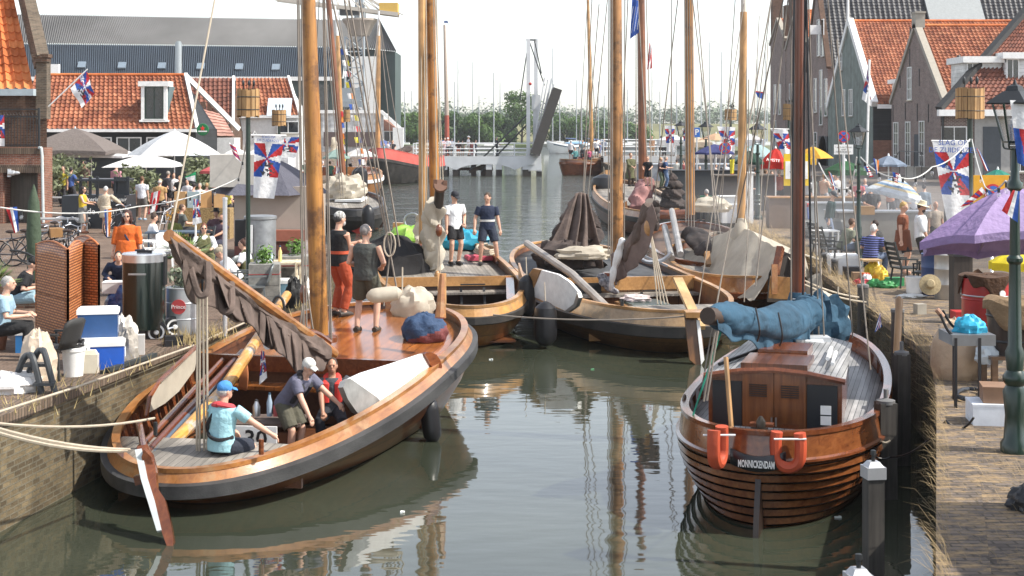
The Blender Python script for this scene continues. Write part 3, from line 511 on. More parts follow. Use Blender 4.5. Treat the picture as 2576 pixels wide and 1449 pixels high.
for i, (x, y) in enumerate(ml):
    Y = 330+((i*37) % 90); a = D(x, y, Y); t = thing('yacht', 'distant moored yacht of the marina with bare mast', 'yacht', (a.x, Y, 0), 'yachts in the far marina'); k = MB(); k.tube([(a.x, Y, .9), a], [.17, .1], 5); k.build('mast', MAST, t)
    hb = MB(); hb.grid(lambda u, v: V((a.x+(u-.5)*9, Y+(1.4*math.sin(math.pi*min(1, u*1.25))**.6 if u < .8 else 1.4*((1-u)/.2)**.8)*(v-.5)*2*(.6 if False else 1), .1+1.0*abs(v-.5)*2)), 10, 6); hb.box((a.x-.5, Y, 1.2), (3.4, 1.8, .7)); hb.build('hull', WHITE, t)
    if i % 2: MB().tube([D(x, y+14, Y), (a.x+2.4, Y, 1.5)], .02, 3).tube([(a.x, Y-.5, a.z*.6), (a.x, Y+.5, a.z*.6)], .04, 4).build('rigging', IRON, t)
    else: MB().tube([(a.x, Y, 2), (a.x-3, Y, 2.2)], .16, 6).build('boom', flat((.1, .15, .3)), t)
# ---------------------------------------------------------------- boats
from mathutils import noise
HULLW = wood('varnished_hull', (.1, .032, .012), (.24, .085, .028), plank=.34, pax=2, gap=.035, rough=.32, coat=.4, sc=.8, wear=(.2, .11, .06)); BULW = wood('golden_bulwark', (.27, .1, .027), (.45, .2, .06), rough=.3, coat=.5, wear=(.38, .22, .1))
DECKV = wood('varnished_deck', (.28, .09, .022), (.45, .16, .04), plank=.17, pax=1, gap=.06, rough=.22, coat=.7); DECKG = wood('grey_deck', (.2, .18, .155), (.34, .31, .27), plank=.11, pax=1, gap=.07, rough=.6, coat=0)
TEAK = wood('weathered_deck', (.22, .22, .22), (.4, .4, .4), plank=.075, pax=1, gap=.12, rough=.55, coat=.1, gapcol=.08); INNER = wood('inner_planking', (.09, .03, .012), (.19, .07, .025), plank=.2, pax=0, rough=.4, coat=.3)
PINE = wood('pine_mast', (.26, .1, .02), (.52, .24, .05), ax=2, rough=.42, coat=.25, sc=.7, wear=(.1, .04, .015)); PINEB = wood('brown_mast', (.14, .045, .018), (.26, .09, .03), ax=2, coat=.2); PINEL = wood('light_mast', (.42, .22, .08), (.56, .32, .13), ax=2, coat=.2); PINER = wood('mahogany_mast', (.09, .022, .01), (.19, .05, .018), ax=2, coat=.5)
MAHOG = wood('mahogany', (.11, .03, .012), (.24, .075, .026), rough=.22, coat=.6); MAHOGZ = wood('mahogany_upright', (.11, .035, .012), (.25, .09, .03), ax=2, rough=.25, coat=.5); OAK = wood('oak_trim', (.34, .17, .06), (.5, .27, .1), rough=.4, coat=.3); WALE = mat('tarred_wale', (.028, .028, .03), .6, var=.35, scale=1.5, bmp=.004, stretch=(.3, 2, 2), col2=(.065, .065, .065), detail=8)
TAR = mat('black_hull', (.02, .02, .021), .5, var=.4, scale=1.5, col2=(.05, .045, .04), bmp=.004)
SAILB = mat('brown_sailcloth', (.095, .068, .056), .9, var=.25, scale=2.5, bmp=.03, bscale=6., col2=(.15, .108, .09)); SAILD = mat('dark_sailcloth', (.03, .022, .02), .9, var=.4, scale=2.5, bmp=.012, bscale=7., col2=(.075, .056, .05)); SAILW = mat('cream_canvas', (.62, .56, .46), .9, var=.1, scale=2., bmp=.012, bscale=6., col2=(.74, .68, .57), trans=.4)
BLUEC = mat('blue_sail_cover', (.02, .065, .11), .9, var=.3, scale=2., bmp=.03, bscale=5., col2=(.035, .1, .165)); WOODLEE = wood('leeboard_wood', (.25, .1, .03), (.4, .18, .06), rough=.4)
class Boat:
    def __init__(s, name, label, stern, head, cat='boat', group=None):
        s.o = V((stern[0], stern[1], 0)); s.a = R(90-head); s.M = Matrix.Translation(s.o) @ Matrix.Rotation(s.a, 4, 'Z'); s.I = s.M.inverted(); s.t = thing(name, label, cat, (0, 0, 0), group)
    def w(s, x, y, z): return s.M @ V((x, y, z))
    def l(s, p): return s.I @ V(p)
    def b(s, name, mb, mats, world=False, parent=None, **k):
        if world: mb.v = [s.I @ p for p in mb.v]
        o = mb.build(name, mats, parent or s.t, **k); o['_o'] = (0, 0, 0); return o
    def done(s): s.t.location = s.o; s.t.rotation_euler = (0, 0, s.a)
    def hull(s, L, B, sheer, tm=.5, pe=(2.6, 2.6), q=2., mats=(HULLW, WALE, BULW, BULW), drop=(.60, .40), tumb=.95, flare=.8, waleout=.06, strakes=0, ext=.02, wlk=.9, cap=.13, inner=INNER, zin=.1):
        s.L, s.B, s.sheer = L, B, sheer
        def hb(t):
            a = (tm-t)/tm if t < tm else (t-tm)/(1-tm); return B*max(0., 1-min(1, a)**(pe[0] if t < tm else pe[1]))**(1/q)
        s.hb = hb; N = 44; ts = [.5-.5*math.cos(math.pi*i/N) for i in range(N+1)]; s.ts = ts
        X = lambda t, k: L*(.5+(t-.5)*k)
        lv = [(0, lambda t: -.35, wlk*.88, 0), (.6, lambda t: -.22, wlk*.95, 0), (flare, lambda t: .06, wlk, 0)]
        def pt(t, fr_, z, k, out): return V((X(t, k), hb(t)*fr_+out, z))
        def band(name, lvls, m, sides=(1, -1), close=False):
            b = MB()
            for sg_ in sides:
                vs = []
                for (fr_, zf, k, out) in lvls:
                    for t in ts:
                        p = pt(t, fr_, zf(t), k, 0); e = (out*(min(1, hb(t)/(.35*B)))); d = out*(1-min(1, hb(t)/(.6*B)))*(1 if t > .5 else -1); vs.append(V((p.x+d, (p.y+e)*sg_, p.z)))
                n = N+1; fs = [(i*n+j, i*n+j+1, (i+1)*n+j+1, (i+1)*n+j) for i in range(len(lvls)-1) for j in range(N)]
                if sg_ > 0: fs = [f[::-1] for f in fs]
                b.add(vs, fs)
            return s.b(name, b, m)
        zl, zu = (lambda t: sheer(t)-drop[0]), (lambda t: sheer(t)-drop[1])
        if strakes:
            ls = [lv[0], lv[1]]
            for i in range(strakes):
                u0, u1 = i/strakes, (i+1)/strakes
                fz = lambda t, u: lerp(-.2, zl(t), u); ff = lambda u: lerp(.6, 1, 1-(1-u)**1.9); kk = lambda u: lerp(wlk*.95, 1, u)
                ls += [(ff(u0), (lambda t, u=u0: fz(t, u)), kk(u0), .035), (ff(u1), (lambda t, u=u1: fz(t, u)), kk(u1), .0)]
            band('hull', ls, mats[0]); sm = MB()
            for i in range(1, strakes+1):
                u = i/strakes
                for sg_ in (-1, 1):
                    ps = []
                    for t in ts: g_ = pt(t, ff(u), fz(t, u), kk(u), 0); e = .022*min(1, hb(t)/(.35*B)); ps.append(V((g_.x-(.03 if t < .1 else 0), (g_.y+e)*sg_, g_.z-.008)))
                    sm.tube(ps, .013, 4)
            s.b('strake_shadow', sm, mat('seam_shadow', (.006, .003, .002), 1., spec=0), kind='stuff')  # near-black tubes stand in for the shade under each plank lap
        else: band('hull', lv+[(.93, lambda t: lerp(.06, zl(t), .55), lerp(wlk, 1, .6), 0), (1, zl, 1, 0)], mats[0])
        band('wale', [(1, zl, 1, 0), (1, lambda t: zl(t)+.03, 1, waleout), (1, lambda t: zu(t)-.02, 1, waleout), (1, zu, 1, 0)], mats[1])
        band('bulwark', [(1, zu, 1, 0), (tumb, sheer, .985, 0)], mats[2])
        band('cap_rail', [(tumb, lambda t: sheer(t)-.03, .985, .03), (tumb, lambda t: sheer(t)+.03, .985, .03), (tumb, lambda t: sheer(t)+.03, .985, .03-cap), (tumb, lambda t: sheer(t)-.03, .985, .03-cap)], mats[3])
        band('inner_planking', [(tumb, sheer, .985, -.05), (.93, lambda t: lerp(sheer(t), zin, .55), .95, -.08), (.8, lambda t: zin, .9, -.1)], inner)
    def rail(s, t, side, dz=0, inn=0): return V((s.L*(.5+(t-.5)*.985), side*(s.hb(t)*.95-inn), s.sheer(t)+dz))
    def deck(s, name, t0, t1, dz, m, camber=.05, hole=None, n=24, parent=None):
        b = MB(); f = lambda t: max(.0, s.hb(t)*.95-.06)
        b.grid(lambda u, v: V((s.L*(.5+(lerp(t0, t1, u)-.5)*.97), (v*2-1)*f(lerp(t0, t1, u)), s.sheer(lerp(t0, t1, u))+dz+camber*(1-(v*2-1)**2))), n, 8)
        return s.b(name, b, m, thick=.03)
    def bulkhead(s, name, t, z0, z1, m, door=None):
        x = s.L*(.5+(t-.5)*.97); f = s.hb(t)*.95-.05; b = MB().box((x, 0, (z0+z1)/2), (.06, 2*f, z1-z0)); return s.b(name, b, m)
    def mast(s, foot, top, w0, w1, m, n=14, name='mast'):
        a, c = V(foot), V(top); return s.b(name, MB().tube([a, lerp(a, c, .5), c], [w0/2, (w0+w1)/4+.004, w1/2], n), m, True)
    def ropes(s, name, lst, r, m=ROPE):
        for a, c in lst: s.b(name, MB().tube([a, c], r, 5), m, True)
def bundle(path, nfold=5, amp=.28, nu=60, nv=40, seed=0, flat_=1., pin=4):
    """crumpled cloth wrapped round a spar; path of (px, py, depth, radius in photo px)"""
    ps = catm([D(x, y, Y) for x, y, Y, r in path], 14); rs = catm([V((r*Y/F, 0, 0)) for x, y, Y, r in path], 14); n = len(ps)-1; b = MB(); o = len(b.v)
    for i in range(n+1):
        t = (ps[min(i+1, n)]-ps[max(i-1, 0)]).normalized(); x = t.cross(V((0, 0, 1))); x = x.normalized() if x.length > .1 else V((1, 0, 0)); y = x.cross(t).normalized(); u = i/n
        for j in range(nv):
            a = 2*math.pi*j/nv; k_ = pin*u; pn = .74+.26*abs(math.sin(math.pi*k_))**.7; cr_ = abs(noise.noise(V((math.cos(a)*1.9, math.sin(a)*1.9, u*11+seed*3)))); r = rs[i].x*(pn-.16*max(0, .5-cr_*2.6)+amp*1.5*(.5-abs(math.sin(nfold*.5*a+2.4*math.sin(u*6+seed)+seed)))*pn+amp*.7*noise.noise(V((math.cos(a)*1.6, math.sin(a)*1.6, u*7+seed)))); b.v.append(ps[i]+x*r*math.cos(a)*flat_+y*r*math.sin(a))
    for i in range(n):
        for j in range(nv): b.f.append([i*nv+j, i*nv+(j+1) % nv, (i+1)*nv+(j+1) % nv, (i+1)*nv+j]); b.m.append(0)
    b.f += [list(range(nv-1, -1, -1)), list(range(n*nv, (n+1)*nv))]; b.m += [0, 0]; return b
def drape(top, bot, nf=9, amp=.1, seed=0, nu=90, nv=16, scal=.05):
    """thin cloth hanging in folds between two paths of (px, py, depth)"""
    T, Bt = catm([D(*p) for p in top], 12), catm([D(*p) for p in bot], 12); pk = lambda L_, u: lerp(L_[int(u*(len(L_)-1))], L_[min(len(L_)-1, int(u*(len(L_)-1))+1)], u*(len(L_)-1) % 1)
    def fn(u, v):
        s = math.sin(6.283*nf*u+1.6*math.sin(5*u+seed)+v*1.5*math.sin(7*u+seed)); f = math.copysign(abs(s)**.55, s); k = amp*(.2+.8*min(1, v*1.6))*(.6+.5*noise.noise(V((u*6+seed, v*2, 0))))
        return lerp(pk(T, u), pk(Bt, u), v)+V((.25*f*k, -.9*f*k, scal*math.sin(6.283*nf*.5*u+seed)*v*v))
    return MB().grid(fn, nu, nv)
def heap(c, r, seed=0, amp=.3, fr_=1.5, pw=1., n=26, k=18):
    """soft lump of cloth resting on its base"""
    b = MB().ell(c, r, n=n, k=k); c = V(c)
    for i, p in enumerate(b.v):
        d = p-c; q = V((d.x/r[0], d.y/r[1], d.z/r[2])); f = 1+amp*noise.noise(q*fr_*2+V((seed, 0, seed)))+amp*.6*math.sin(7*math.atan2(q.y, q.x)+4*q.z+seed)*.4; z = d.z*f; p.x = c.x+d.x*f; p.y = c.y+d.y*f; p.z = max(c.z-r[2]*.55, c.z+z)
    return b
def plate(px, yf, th, off=(0, 0, 0)):
    ps = [D(x, y, yf(x, y)) for x, y in px]; n = (ps[1]-ps[0]).cross(ps[len(ps)//2]-ps[0]).normalized(); return MB().prism([p+V(off) for p in ps], n*th)
def fender(label, p, h, r, mt=RUBBER, group='black fenders hanging on the boats', tilt=(0, 0, 1)):
    t = thing('fender', label, 'fender', p, group); b = MB(); b.lathe(V(p)-V(tilt)*h/2, [(.02, 0), (r*.55, .05*h), (r*.92, .16*h), (r, .3*h), (r, .7*h), (r*.9, .86*h), (r*.45, .96*h), (.03, h)], 14, ax=tilt); b.build('body', mt, t)
    MB().tube([V(p)+V(tilt)*h*.48, V(p)+V(tilt)*h*.5+V((-.02, .12, .42))], .014, 5).build('lanyard', ROPE, t); return t
# -- main boat, stern at the picture's lower left
def main_boat():
    B = Boat('sailing_boat', 'big varnished botter with white leeboard, race number 30 and tall pine mast', (-4.55, 19.25), 12.4)
    sh = lambda t: .58+1.25*t-.45*t*t+.22*t**4
    B.hull(10.4, 2.25, sh, tm=.58, pe=(2.3, 3.0), q=2.1, drop=(.37, .15), flare=.8, wlk=.88, waleout=.1)
    B.deck('foredeck', .55, .985, -.16, DECKV, .06); B.deck('stern_deck', .012, .125, -.05, DECKG, .02); B.bulkhead('bulkhead', .55, .1, sh(.55)-.17, INNER); B.bulkhead('stern_bulkhead', .125, .1, sh(.125)-.07, INNER)
    x = 10.4*(.5+.05*.97); f = B.hb(.55)*.93; B.b('foredeck_beam', MB().beam((x-.08, -f, sh(.55)-.06), (x-.08, f, sh(.55)-.06), .12, .26), MAHOG); B.b('side_bench', MB().beam((x-.3, -f, .75), (x-.3, f, .75), .5, .06), DECKV)
    B.b('cockpit_floor', MB().box((3.6, 0, .1), (3.6, 2.3, .05)), INNER); b = MB()
    for k in range(9): t = .16+.04*k; [b.beam(B.rail(t, sd_, -.06, .1), B.rail(t, sd_, -.5, .24), .09, .08) for sd_ in (-1, 1)]
    B.b('rib', b, MAHOG, kind='stuff'); y25 = lambda px, py: 24.6
    m0, m1 = D(805, 862, 24.6), D(765, -280, 24.6); B.mast(m0, m1, .30, .23, PINE, 18)
    b = MB(); b.lathe(m0+V((0, 0, .02)), [(.3, 0), (.3, .08), (.22, .12), (.16, .12)], 14); B.b('mast_collar', b, MAHOG, True)
    # boom with the lowered brown sail
    e, k = D(424, 592, 19.5), D(838, 890, 24.2); B.b('boom', MB().tube([e, k], [.085, .1], 10), BULW, True)
    B.b('furled_sail', bundle([(436, 604, 19.6, 17), (475, 652, 20.0, 27), (535, 706, 20.7, 34), (600, 755, 21.4, 32), (660, 798, 22.1, 29), (720, 836, 22.8, 30), (775, 874, 23.4, 34), (818, 892, 24.0, 26)], 5, .2, seed=2, nu=80, nv=36), SAILB, True)
    for i_, (tp_, bt_, nf_, a_) in enumerate((([(428, 596, 19.4), (500, 652, 20.1), (560, 700, 20.8), (625, 752, 21.5)], [(455, 655, 19.6), (472, 742, 20), (548, 786, 20.6), (610, 806, 21.3)], 4, .16), ([(545, 690, 20.5), (610, 742, 21.2), (670, 785, 22), (720, 822, 22.6)], [(575, 782, 20.5), (620, 812, 21.2), (665, 862, 21.9), (715, 880, 22.5)], 4, .16), ([(668, 788, 21.9), (720, 822, 22.5), (775, 858, 23.2), (826, 884, 24)], [(684, 862, 21.8), (735, 925, 22.4), (785, 935, 23), (828, 912, 23.8)], 5, .15))): B.b('sail_drape', drape(tp_, bt_, nf_, a_, i_*2.), SAILB, True, thick=.012)
    for i, (x, y, q, ln) in enumerate(((492, 690, 20.2, 80), (552, 740, 20.9, 66))):
        ps = catm([D(x-24, y-70, q), D(x-12, y-10, q-.3), D(x+8, y+ln*.62, q-.34), D(x+30, y+ln*.5, q-.3), D(x+30, y-30, q)], 6); B.b('sail_fold', MB().tube(ps, [(.05, .03)]*len(ps), 6), SAILB, True)
    B.b('gaff', MB().tube(catm([D(690, 862, 22.6), D(735, 838, 23.2), D(790, 838, 23.9), D(828, 862, 24.3)], 5), .06, 8), MAHOG, True); B.b('gaff_tip', MB().tube([D(672, 868, 22.4), D(700, 858, 22.7)], .075, 10), WHITE, True)
    # sheets: four falls between boom end block and stern
    for i, (xa, xb) in enumerate(((497, 497), (503, 504), (511, 516), (520, 524))): B.b('mainsheet', MB().tube([D(xa, 735, 20.1), D(xb-2, 1138-i*2, 20.15)], .016, 6), ROPE, True)
    bk = D(511, 724, 20.1); o = B.b('sheet_block', MB().ell(bk, (.055, .05, .09)), BULW, True); B.b('block_strap', MB().tube([bk+V((0, -.04, .12)), bk+V((0, -.055, 0)), bk+V((0, -.04, -.1))], .016, 6), IRON, True, o); B.b('topping_lift', MB().tube([D(430, 585, 19.6), D(540, 0, 21), D(600, -280, 22)], .014, 6), ROPE, True)
    # spars lying along the port side
    B.b('bowsprit', MB().tube([D(405, 1145, 20.4), D(560, 985, 22.5), D(722, 742, 27.5)], [.085, .1, .085], 10), wood('worn_spar', (.45, .2, .035), (.66, .36, .09), wear=(.4, .45, .46), coat=.4), True)
    for i, (a, c, r) in enumerate((((352, 1128, 20.3), (560, 905, 25), .05), ((372, 1138, 20.2), (610, 885, 25.5), .055), ((388, 1142, 20.2), (590, 915, 25), .045))): B.b('spare_spar', MB().tube([D(*a), D(*c)], r, 8), (MAHOG, PINER, flat((.08, .11, .15), .4))[i], True)
    B.b('bowsprit_ring', MB().tube(catm([D(700+9*math.cos(q)*1.6, 772+26*math.sin(q), 26.6) for q in [k*.7 for k in range(10)]], 3), .025, 6), IRON, True)
    # port leeboard, seen edge on beyond the rail; starboard leeboard laid on the rail
    pw_ = plate([(372, 1040), (378, 1000), (400, 965), (440, 930), (492, 876), (496, 900), (490, 930), (450, 985), (415, 1015)], lambda x, y: lerp(21.9, 24.4, (x-372)/124), .05); B.b('leeboard', pw_, SAILW, True); B.b('leeboard_edge', MB().tube([D(368, 1046, 21.8), D(376, 1000, 21.9), D(400, 960, 22.3), D(494, 872, 24.3)], .035, 6), MAHOG, True)
    yl = lambda x, y: lerp(21.3, 24.3, (x-850)/240)+(1000-y)*.0012
    o = B.b('leeboard', plate([(1058, 889), (1066, 892), (1092, 935), (1085, 950), (985, 1026), (962, 1034), (935, 1000), (878, 962), (868, 955), (905, 938), (980, 915)][::-1], yl, .06), WHITE, True)
    B.b('leeboard_shoe', plate([(868, 953), (882, 962), (936, 1000), (964, 1034), (950, 1046), (915, 1050), (885, 1038), (862, 1005), (850, 975), (855, 960)][::-1], lambda x, y: yl(x, y)-.012, .085), mat('worn_zinc', (.4, .4, .39), .4, metal=.5, var=.3), True, o)
    B.b('leeboard_head', plate([(1055, 890), (1068, 886), (1084, 892), (1094, 905), (1099, 922), (1096, 936), (1086, 946)][::-1], lambda x, y: yl(x, y)-.012, .1), MAHOG, True, o); B.b('pin', MB().ell(D(1083, 916, yl(1083, 916)-.05), .05), IRON, True, o)
    # rudder
    r0 = [(345, 1138), (372, 1132), (392, 1190), (395, 1240), (415, 1270), (430, 1330), (437, 1372), (434, 1425), (424, 1400), (395, 1320), (368, 1240), (352, 1180)]
    rd = B.b('rudder', plate(r0[::-1], lambda x, y: 18.75-(y-1140)*.0035, .12, (0, .1, 0)), MAHOG, True); B.b('rudder_strap', plate([(341, 1136), (358, 1133), (372, 1205), (390, 1262), (408, 1338), (396, 1340), (374, 1268), (356, 1210)][::-1], lambda x, y: 18.72-(y-1140)*.0035, .05), flat((.5, .54, .54), .4), True, rd); B.b('rudder_head', plate([(335, 1200), (340, 1222), (388, 1212), (392, 1195), (380, 1150), (362, 1130), (356, 1150), (366, 1192)][::-1], lambda x, y: 18.6, .14), MAHOG, True, rd)
    B.b('rail_pin', MB().tube([D(391, 1095, 20.5), D(391, 1062, 20.5)], .03, 6), IRON, True); B.b('rail_pin', MB().tube([D(657, 1143, 19.6), D(657, 1105, 19.6)], .035, 8), MAHOG, True)
    # race number board, table
    tb = MB().box(D(655, 1058, 22.0), (1.3, .75, .05)); B.b('table', tb, SAILB, True); nb = thing('number_board', 'white board with black racing number 30', 'sign', D(648, 1108, 21.0)); MB().box(D(645, 1102, 21.02), (.6, .03, .34), R(-6)).build('board', WHITE, nb)
    text('30', 'number', .34, D(643, 1106, 20.98), (1, -.1, 0), (0, 0, 1), BLACK, nb, bold=.006); B.b('sea_chest', MB().box(D(650, 1120, 21.9), (1.2, .6, .5)), INNER, True)
    # rigging above the mast foot
    B.ropes('halyard', [(D(752, 0, 24.3), D(766, 862, 24.0)), (D(758, 0, 24.3), D(772, 865, 24.0)), (D(748, 0, 24.4), D(762, 830, 24.2)), (D(768, 700, 24.2), D(792, 860, 24.1)), (D(768, 700, 24.2), D(750, 860, 24.1)), (D(812, -20, 24.7), D(830, 860, 24.4)), (D(834, 860, 24.4), D(816, -20, 24.7))], .013, GREYROPE)
    B.b('halyard_block', MB().ell(D(763, 740, 24.1), (.06, .05, .16)), MAHOG, True); B.b('shackle', MB().ell(D(768, 700, 24.1), (.04, .04, .06)), IRON, True)
    B.ropes('forestay_fall', [(D(835, 0, 27), D(975, 600, 27.2)), (D(866, 0, 27), D(978, 605, 27.2)), (D(878, 0, 27), D(985, 610, 27.2)), (D(905, 0, 27), D(1005, 620, 27.2)), (D(975, 600, 27.2), D(1000, 740, 27.1)), (D(985, 605, 27.2), D(965, 770, 27.1))], .017, GREYROPE); B.b('rope_coil', MB().tube(catm([D(980+14*math.cos(q), 615+30*math.sin(q), 27.1) for q in [k*.9 for k in range(16)]], 3), .018, 5), ROPE, True)
    st_ = B.rail(.985, 1, 0); st_.y = 0; B.b('stem_head', MB().beam(st_-V((.0, 0, .7)), st_+V((.12, 0, .3)), .16, .3), BULW); B.b('leeboard_winch', MB().tube([D(1108, 800, 25.6), D(1112, 690, 25.8)], [.1, .04], 8), BULW, True); B.b('tiller', MB().tube([D(362, 1130, 18.8), D(350, 1062, 20.3)], .045, 8), MAHOG, True)
    B.b('chafing_step', plate([(965, 1078), (1000, 1046), (1068, 1012), (1072, 1026), (1010, 1076)][::-1], lambda x, y: 23.6+(x-980)*.009, .08), WALE, True); B.done(); return B
BM = main_boat()
fender('long black fender hanging on the varnished botter below its leeboard', D(1083, 1056, 23.9), .78, .155, tilt=(-.12, .05, 1))
# -- MONNICKENDAM cabin yacht
def cabin_yacht():
    B = Boat('cabin_yacht', 'clinker mahogany cabin yacht seen from astern with blue sail cover', (3.06, 18.35), 17.)
    sh = lambda t: 1.16+.42*max(0, t-.25)**1.4+.1*(1-t)**4; MP = wood('clinker_planks', (.12, .035, .012), (.27, .095, .03), rough=.22, coat=.6, sc=.8)
    B.hull(8.8, 1.46, sh, tm=.42, pe=(2.6, 2.1), q=1.9, mats=(MP, MAHOG, MP, MAHOG), drop=(.38, .30), tumb=.97, flare=.75, waleout=.05, strakes=9, wlk=.93, cap=.12, inner=MAHOG)
    B.deck('side_deck', .18, .985, -.26, TEAK, .05); B.deck('cockpit_floor', .03, .2, -.62, TEAK, .0); B.deck('stern_deck', .01, .06, -.2, TEAK, .02)
    zd = sh(.3)-.25; x0, x1 = 1.75, 5.2; h = .74; wa, wb = .9, .74; b = MB(); cb = lambda v: .11*(1-(2*v-1)**2)
    wd = lambda u: lerp(wa, wb, u); b.grid(lambda u, v: V((lerp(x0-.08, x1, u), (2*v-1)*(wd(u)+.05), zd+h+cb(v))), 8, 12); B.b('cabin_roof', b, TEAK, thick=.05)
    s_ = MB(); s_.prism([(x0, wa, zd-.1), (x1, wb, zd-.1), (x1, wb, zd+h+.01), (x0, wa, zd+h+.01)], (0, -.05, 0)); s_.prism([(x0, -wa, zd-.1), (x1, -wb, zd-.1), (x1, -wb, zd+h+.01), (x0, -wa, zd+h+.01)], (0, .05, 0)); s_.box((x1, 0, zd+h/2), (.06, 2*wb, h+.1)); B.b('cabin_side', s_, MAHOG)
    B.b('roof_edge', MB().tube([(x0-.06, -wa-.05, zd+h), (x0-.06, -wa*.5, zd+h+.085), (x0-.06, 0, zd+h+.115), (x0-.06, wa*.5, zd+h+.085), (x0-.06, wa+.05, zd+h)], .045, 6), MAHOG)
    B.b('bulkhead', MB().box((x0+.03, 0, zd+h/2-.26), (.05, 2*wa, h+.6)), MAHOGZ)
    for sg_ in (-1, 1): B.b('dark_panel', MB().box((x0-.005, sg_*.64, zd+h/2-.28), (.03, .40, h+.42)), flat((.014, .017, .022), .35))
    for sg_ in (-1, 1):
        o = B.b('door', MB().box((x0-.03, sg_*.215, zd+h/2-.22), (.04, .42, h+.6)), MAHOGZ); sl_ = MB()
        for k in range(6): sl_.box((x0-.056, sg_*.215, zd+h-.1-k*.03), (.02, .24, .014))
        B.b('louvre', sl_, flat((.02, .008, .005)), parent=o); B.b('door_panel', MB().box((x0-.058, sg_*.215, zd-.06), (.02, .24, .38)), MAHOG, parent=o); B.b('latch', MB().box((x0-.065, sg_*.03, zd+.15), (.03, .02, .12)), STEEL, parent=o)
    for z in (.12, -.02): B.b('notice', MB().box((x0-.03, -.64-.05, zd+z+.22), (.012, .14, .12)), WHITE)
    B.b('companion_hatch', MB().box((x0+.42, 0, zd+h+.15), (.95, .9, .09)), wood('hatch_planks', (.11, .035, .014), (.2, .065, .024), plank=.1, pax=1, coat=.6)); B.b('hatch_box', MB().box((x0+1.35, 0, zd+h+.16), (.8, .7, .16)), MAHOG)
    b = MB().tube([(x0+.6, -.66, zd+h+.2), (x0+1.9, -.6, zd+h+.16)], .03, 8).tube([(x0+.4, -.74, zd+h+.16), (x0+1.5, -.7, zd+h+.16)], .025, 8); B.b('boat_hook', b, WHITE); B.b('roof_strap', MB().tube([(x0+.3, .8, zd+h+.1), (x0+1.9, .35, zd+h+.14)], .025, 6), BLACK)
    for sg_, t in ((1, .26), (-1, .3), (-1, .4)):
        for k in range(5): B.b('rope_loop', MB().tube(catm([B.rail(t, sg_, .05+.09*math.sin(q), -.02)+V((.1*math.cos(q)+k*.012, 0, -.06)) for q in [i*.8 for i in range(9)]], 2), .013, 4), GREYROPE)
    # raised bulwark posts towards the bow
    for k in range(8):
        for sg_ in (-1, 1): B.b('stanchion', MB().beam(B.rail(.28+k*.075, sg_, -.28, .04), B.rail(.28+k*.075, sg_, 0, .03), .05, .07), MAHOG)
    # rudder, steering head, name board
    sp = V((.12, 0, 0)); rd = B.b('rudder', MB().prism([(.35, -.035, -.6), (-.15, -.035, -.25), (-.14, -.035, .1), (.05, -.035, .62), (.2, -.035, 1.02), (.32, -.035, 1.02), (.4, -.035, .2)], (0, .07, 0)), flat((.03, .018, .014), .35)); B.b('sternpost', MB().beam((.55, 0, -.3), (.12, 0, 1.0), .13, .14), MAHOG)
    nbd = MB(); pr = lambda u: V((.02+.1*(2*u-1)**2, -(2*u-1)*.34, .0)); nbd.grid(lambda u, v: pr(u)+V((-.06, 0, .86+.19*v-.06*math.sin(math.pi*u))), 12, 1); no = B.b('name_board', nbd, flat((.012, .013, .016), .3), thick=.03)
    text('MONNICKENDAM', 'lettering', .125, (-.10, 0, .90), (0, -1, 0), (0, 0, 1), WHITE, no, bold=.003, sx=.44)
    B.b('steering_head', MB().box((.3, .02, 1.14), (.16, .2, .26)).box((.2, .12, 1.05), (.2, .12, .1)).lathe((.34, 0, 1.26), [(.06, 0), (.06, .1), (.02, .16)], 8), mat('dark_bronze', (.06, .05, .04), .35, metal=.7)); B.b('tiller_bracket', MB().box((.42, .0, 1.3), (.14, .3, .04)), MAHOG)
    B.b('flag_staff', MB().tube([D(1840, 1080, 19.3), D(1826, 898, 19.5)], .032, 8), PINEL, True)
    # mast, boom, cover, mainsheet
    mf = B.w(5.3, 0, zd+.3); mf = D(2007, 760, mf.y); mt_ = D(2012, -300, mf.y); B.mast(mf-V((0, 0, .9)), mt_, .215, .19, PINER, 14); mq = mf.y
    cv = B.b('sail_cover', bundle([(1792, 792, 19.9, 28), (1830, 800, 20.3, 42), (1880, 808, 20.8, 42), (1940, 815, 21.7, 48), (1990, 805, 22.7, 52), (2028, 790, mq-.4, 52), (2036, 772, mq-.1, 36)], 3, .06, seed=5, pin=2.5), BLUEC, True); B.b('cover_skirt', drape([(1798, 785, 19.8), (1870, 795, 20.6), (1950, 800, 21.7), (2035, 800, mq-.7)], [(1806, 838, 19.7), (1875, 862, 20.5), (1950, 880, 21.5), (2036, 868, mq-.8)], 6, .09, 1.), BLUEC, True, thick=.01)
    B.b('boom_end', MB().tube([D(1780, 795, 19.75), D(1806, 797, 20)], .12, 12), flat((.05, .03, .02)), True); B.b('cover_collar', MB().tube([D(2007, 800, mq-.02), D(2007, 755, mq-.02), D(2007, 735, mq-.02)], [.24, .17, .13], 12), BLUEC, True)
    B.b('mast_lashing', MB().tube([D(1994+(k % 2)*28, 772-k*2.5, mq-.17) for k in range(9)], .012, 5), WHITE, True)
    for k, (x, y) in enumerate(((1905, 850), (1962, 862), (1850, 835))): B.b('cover_tie', MB().tube(catm([D(x-4, y-75, 20.6+k*.3), D(x+6, y-20, 20.3+k*.4), D(x, y+8, 20.6+k*.4)], 4), .014, 5), BLACK, True)
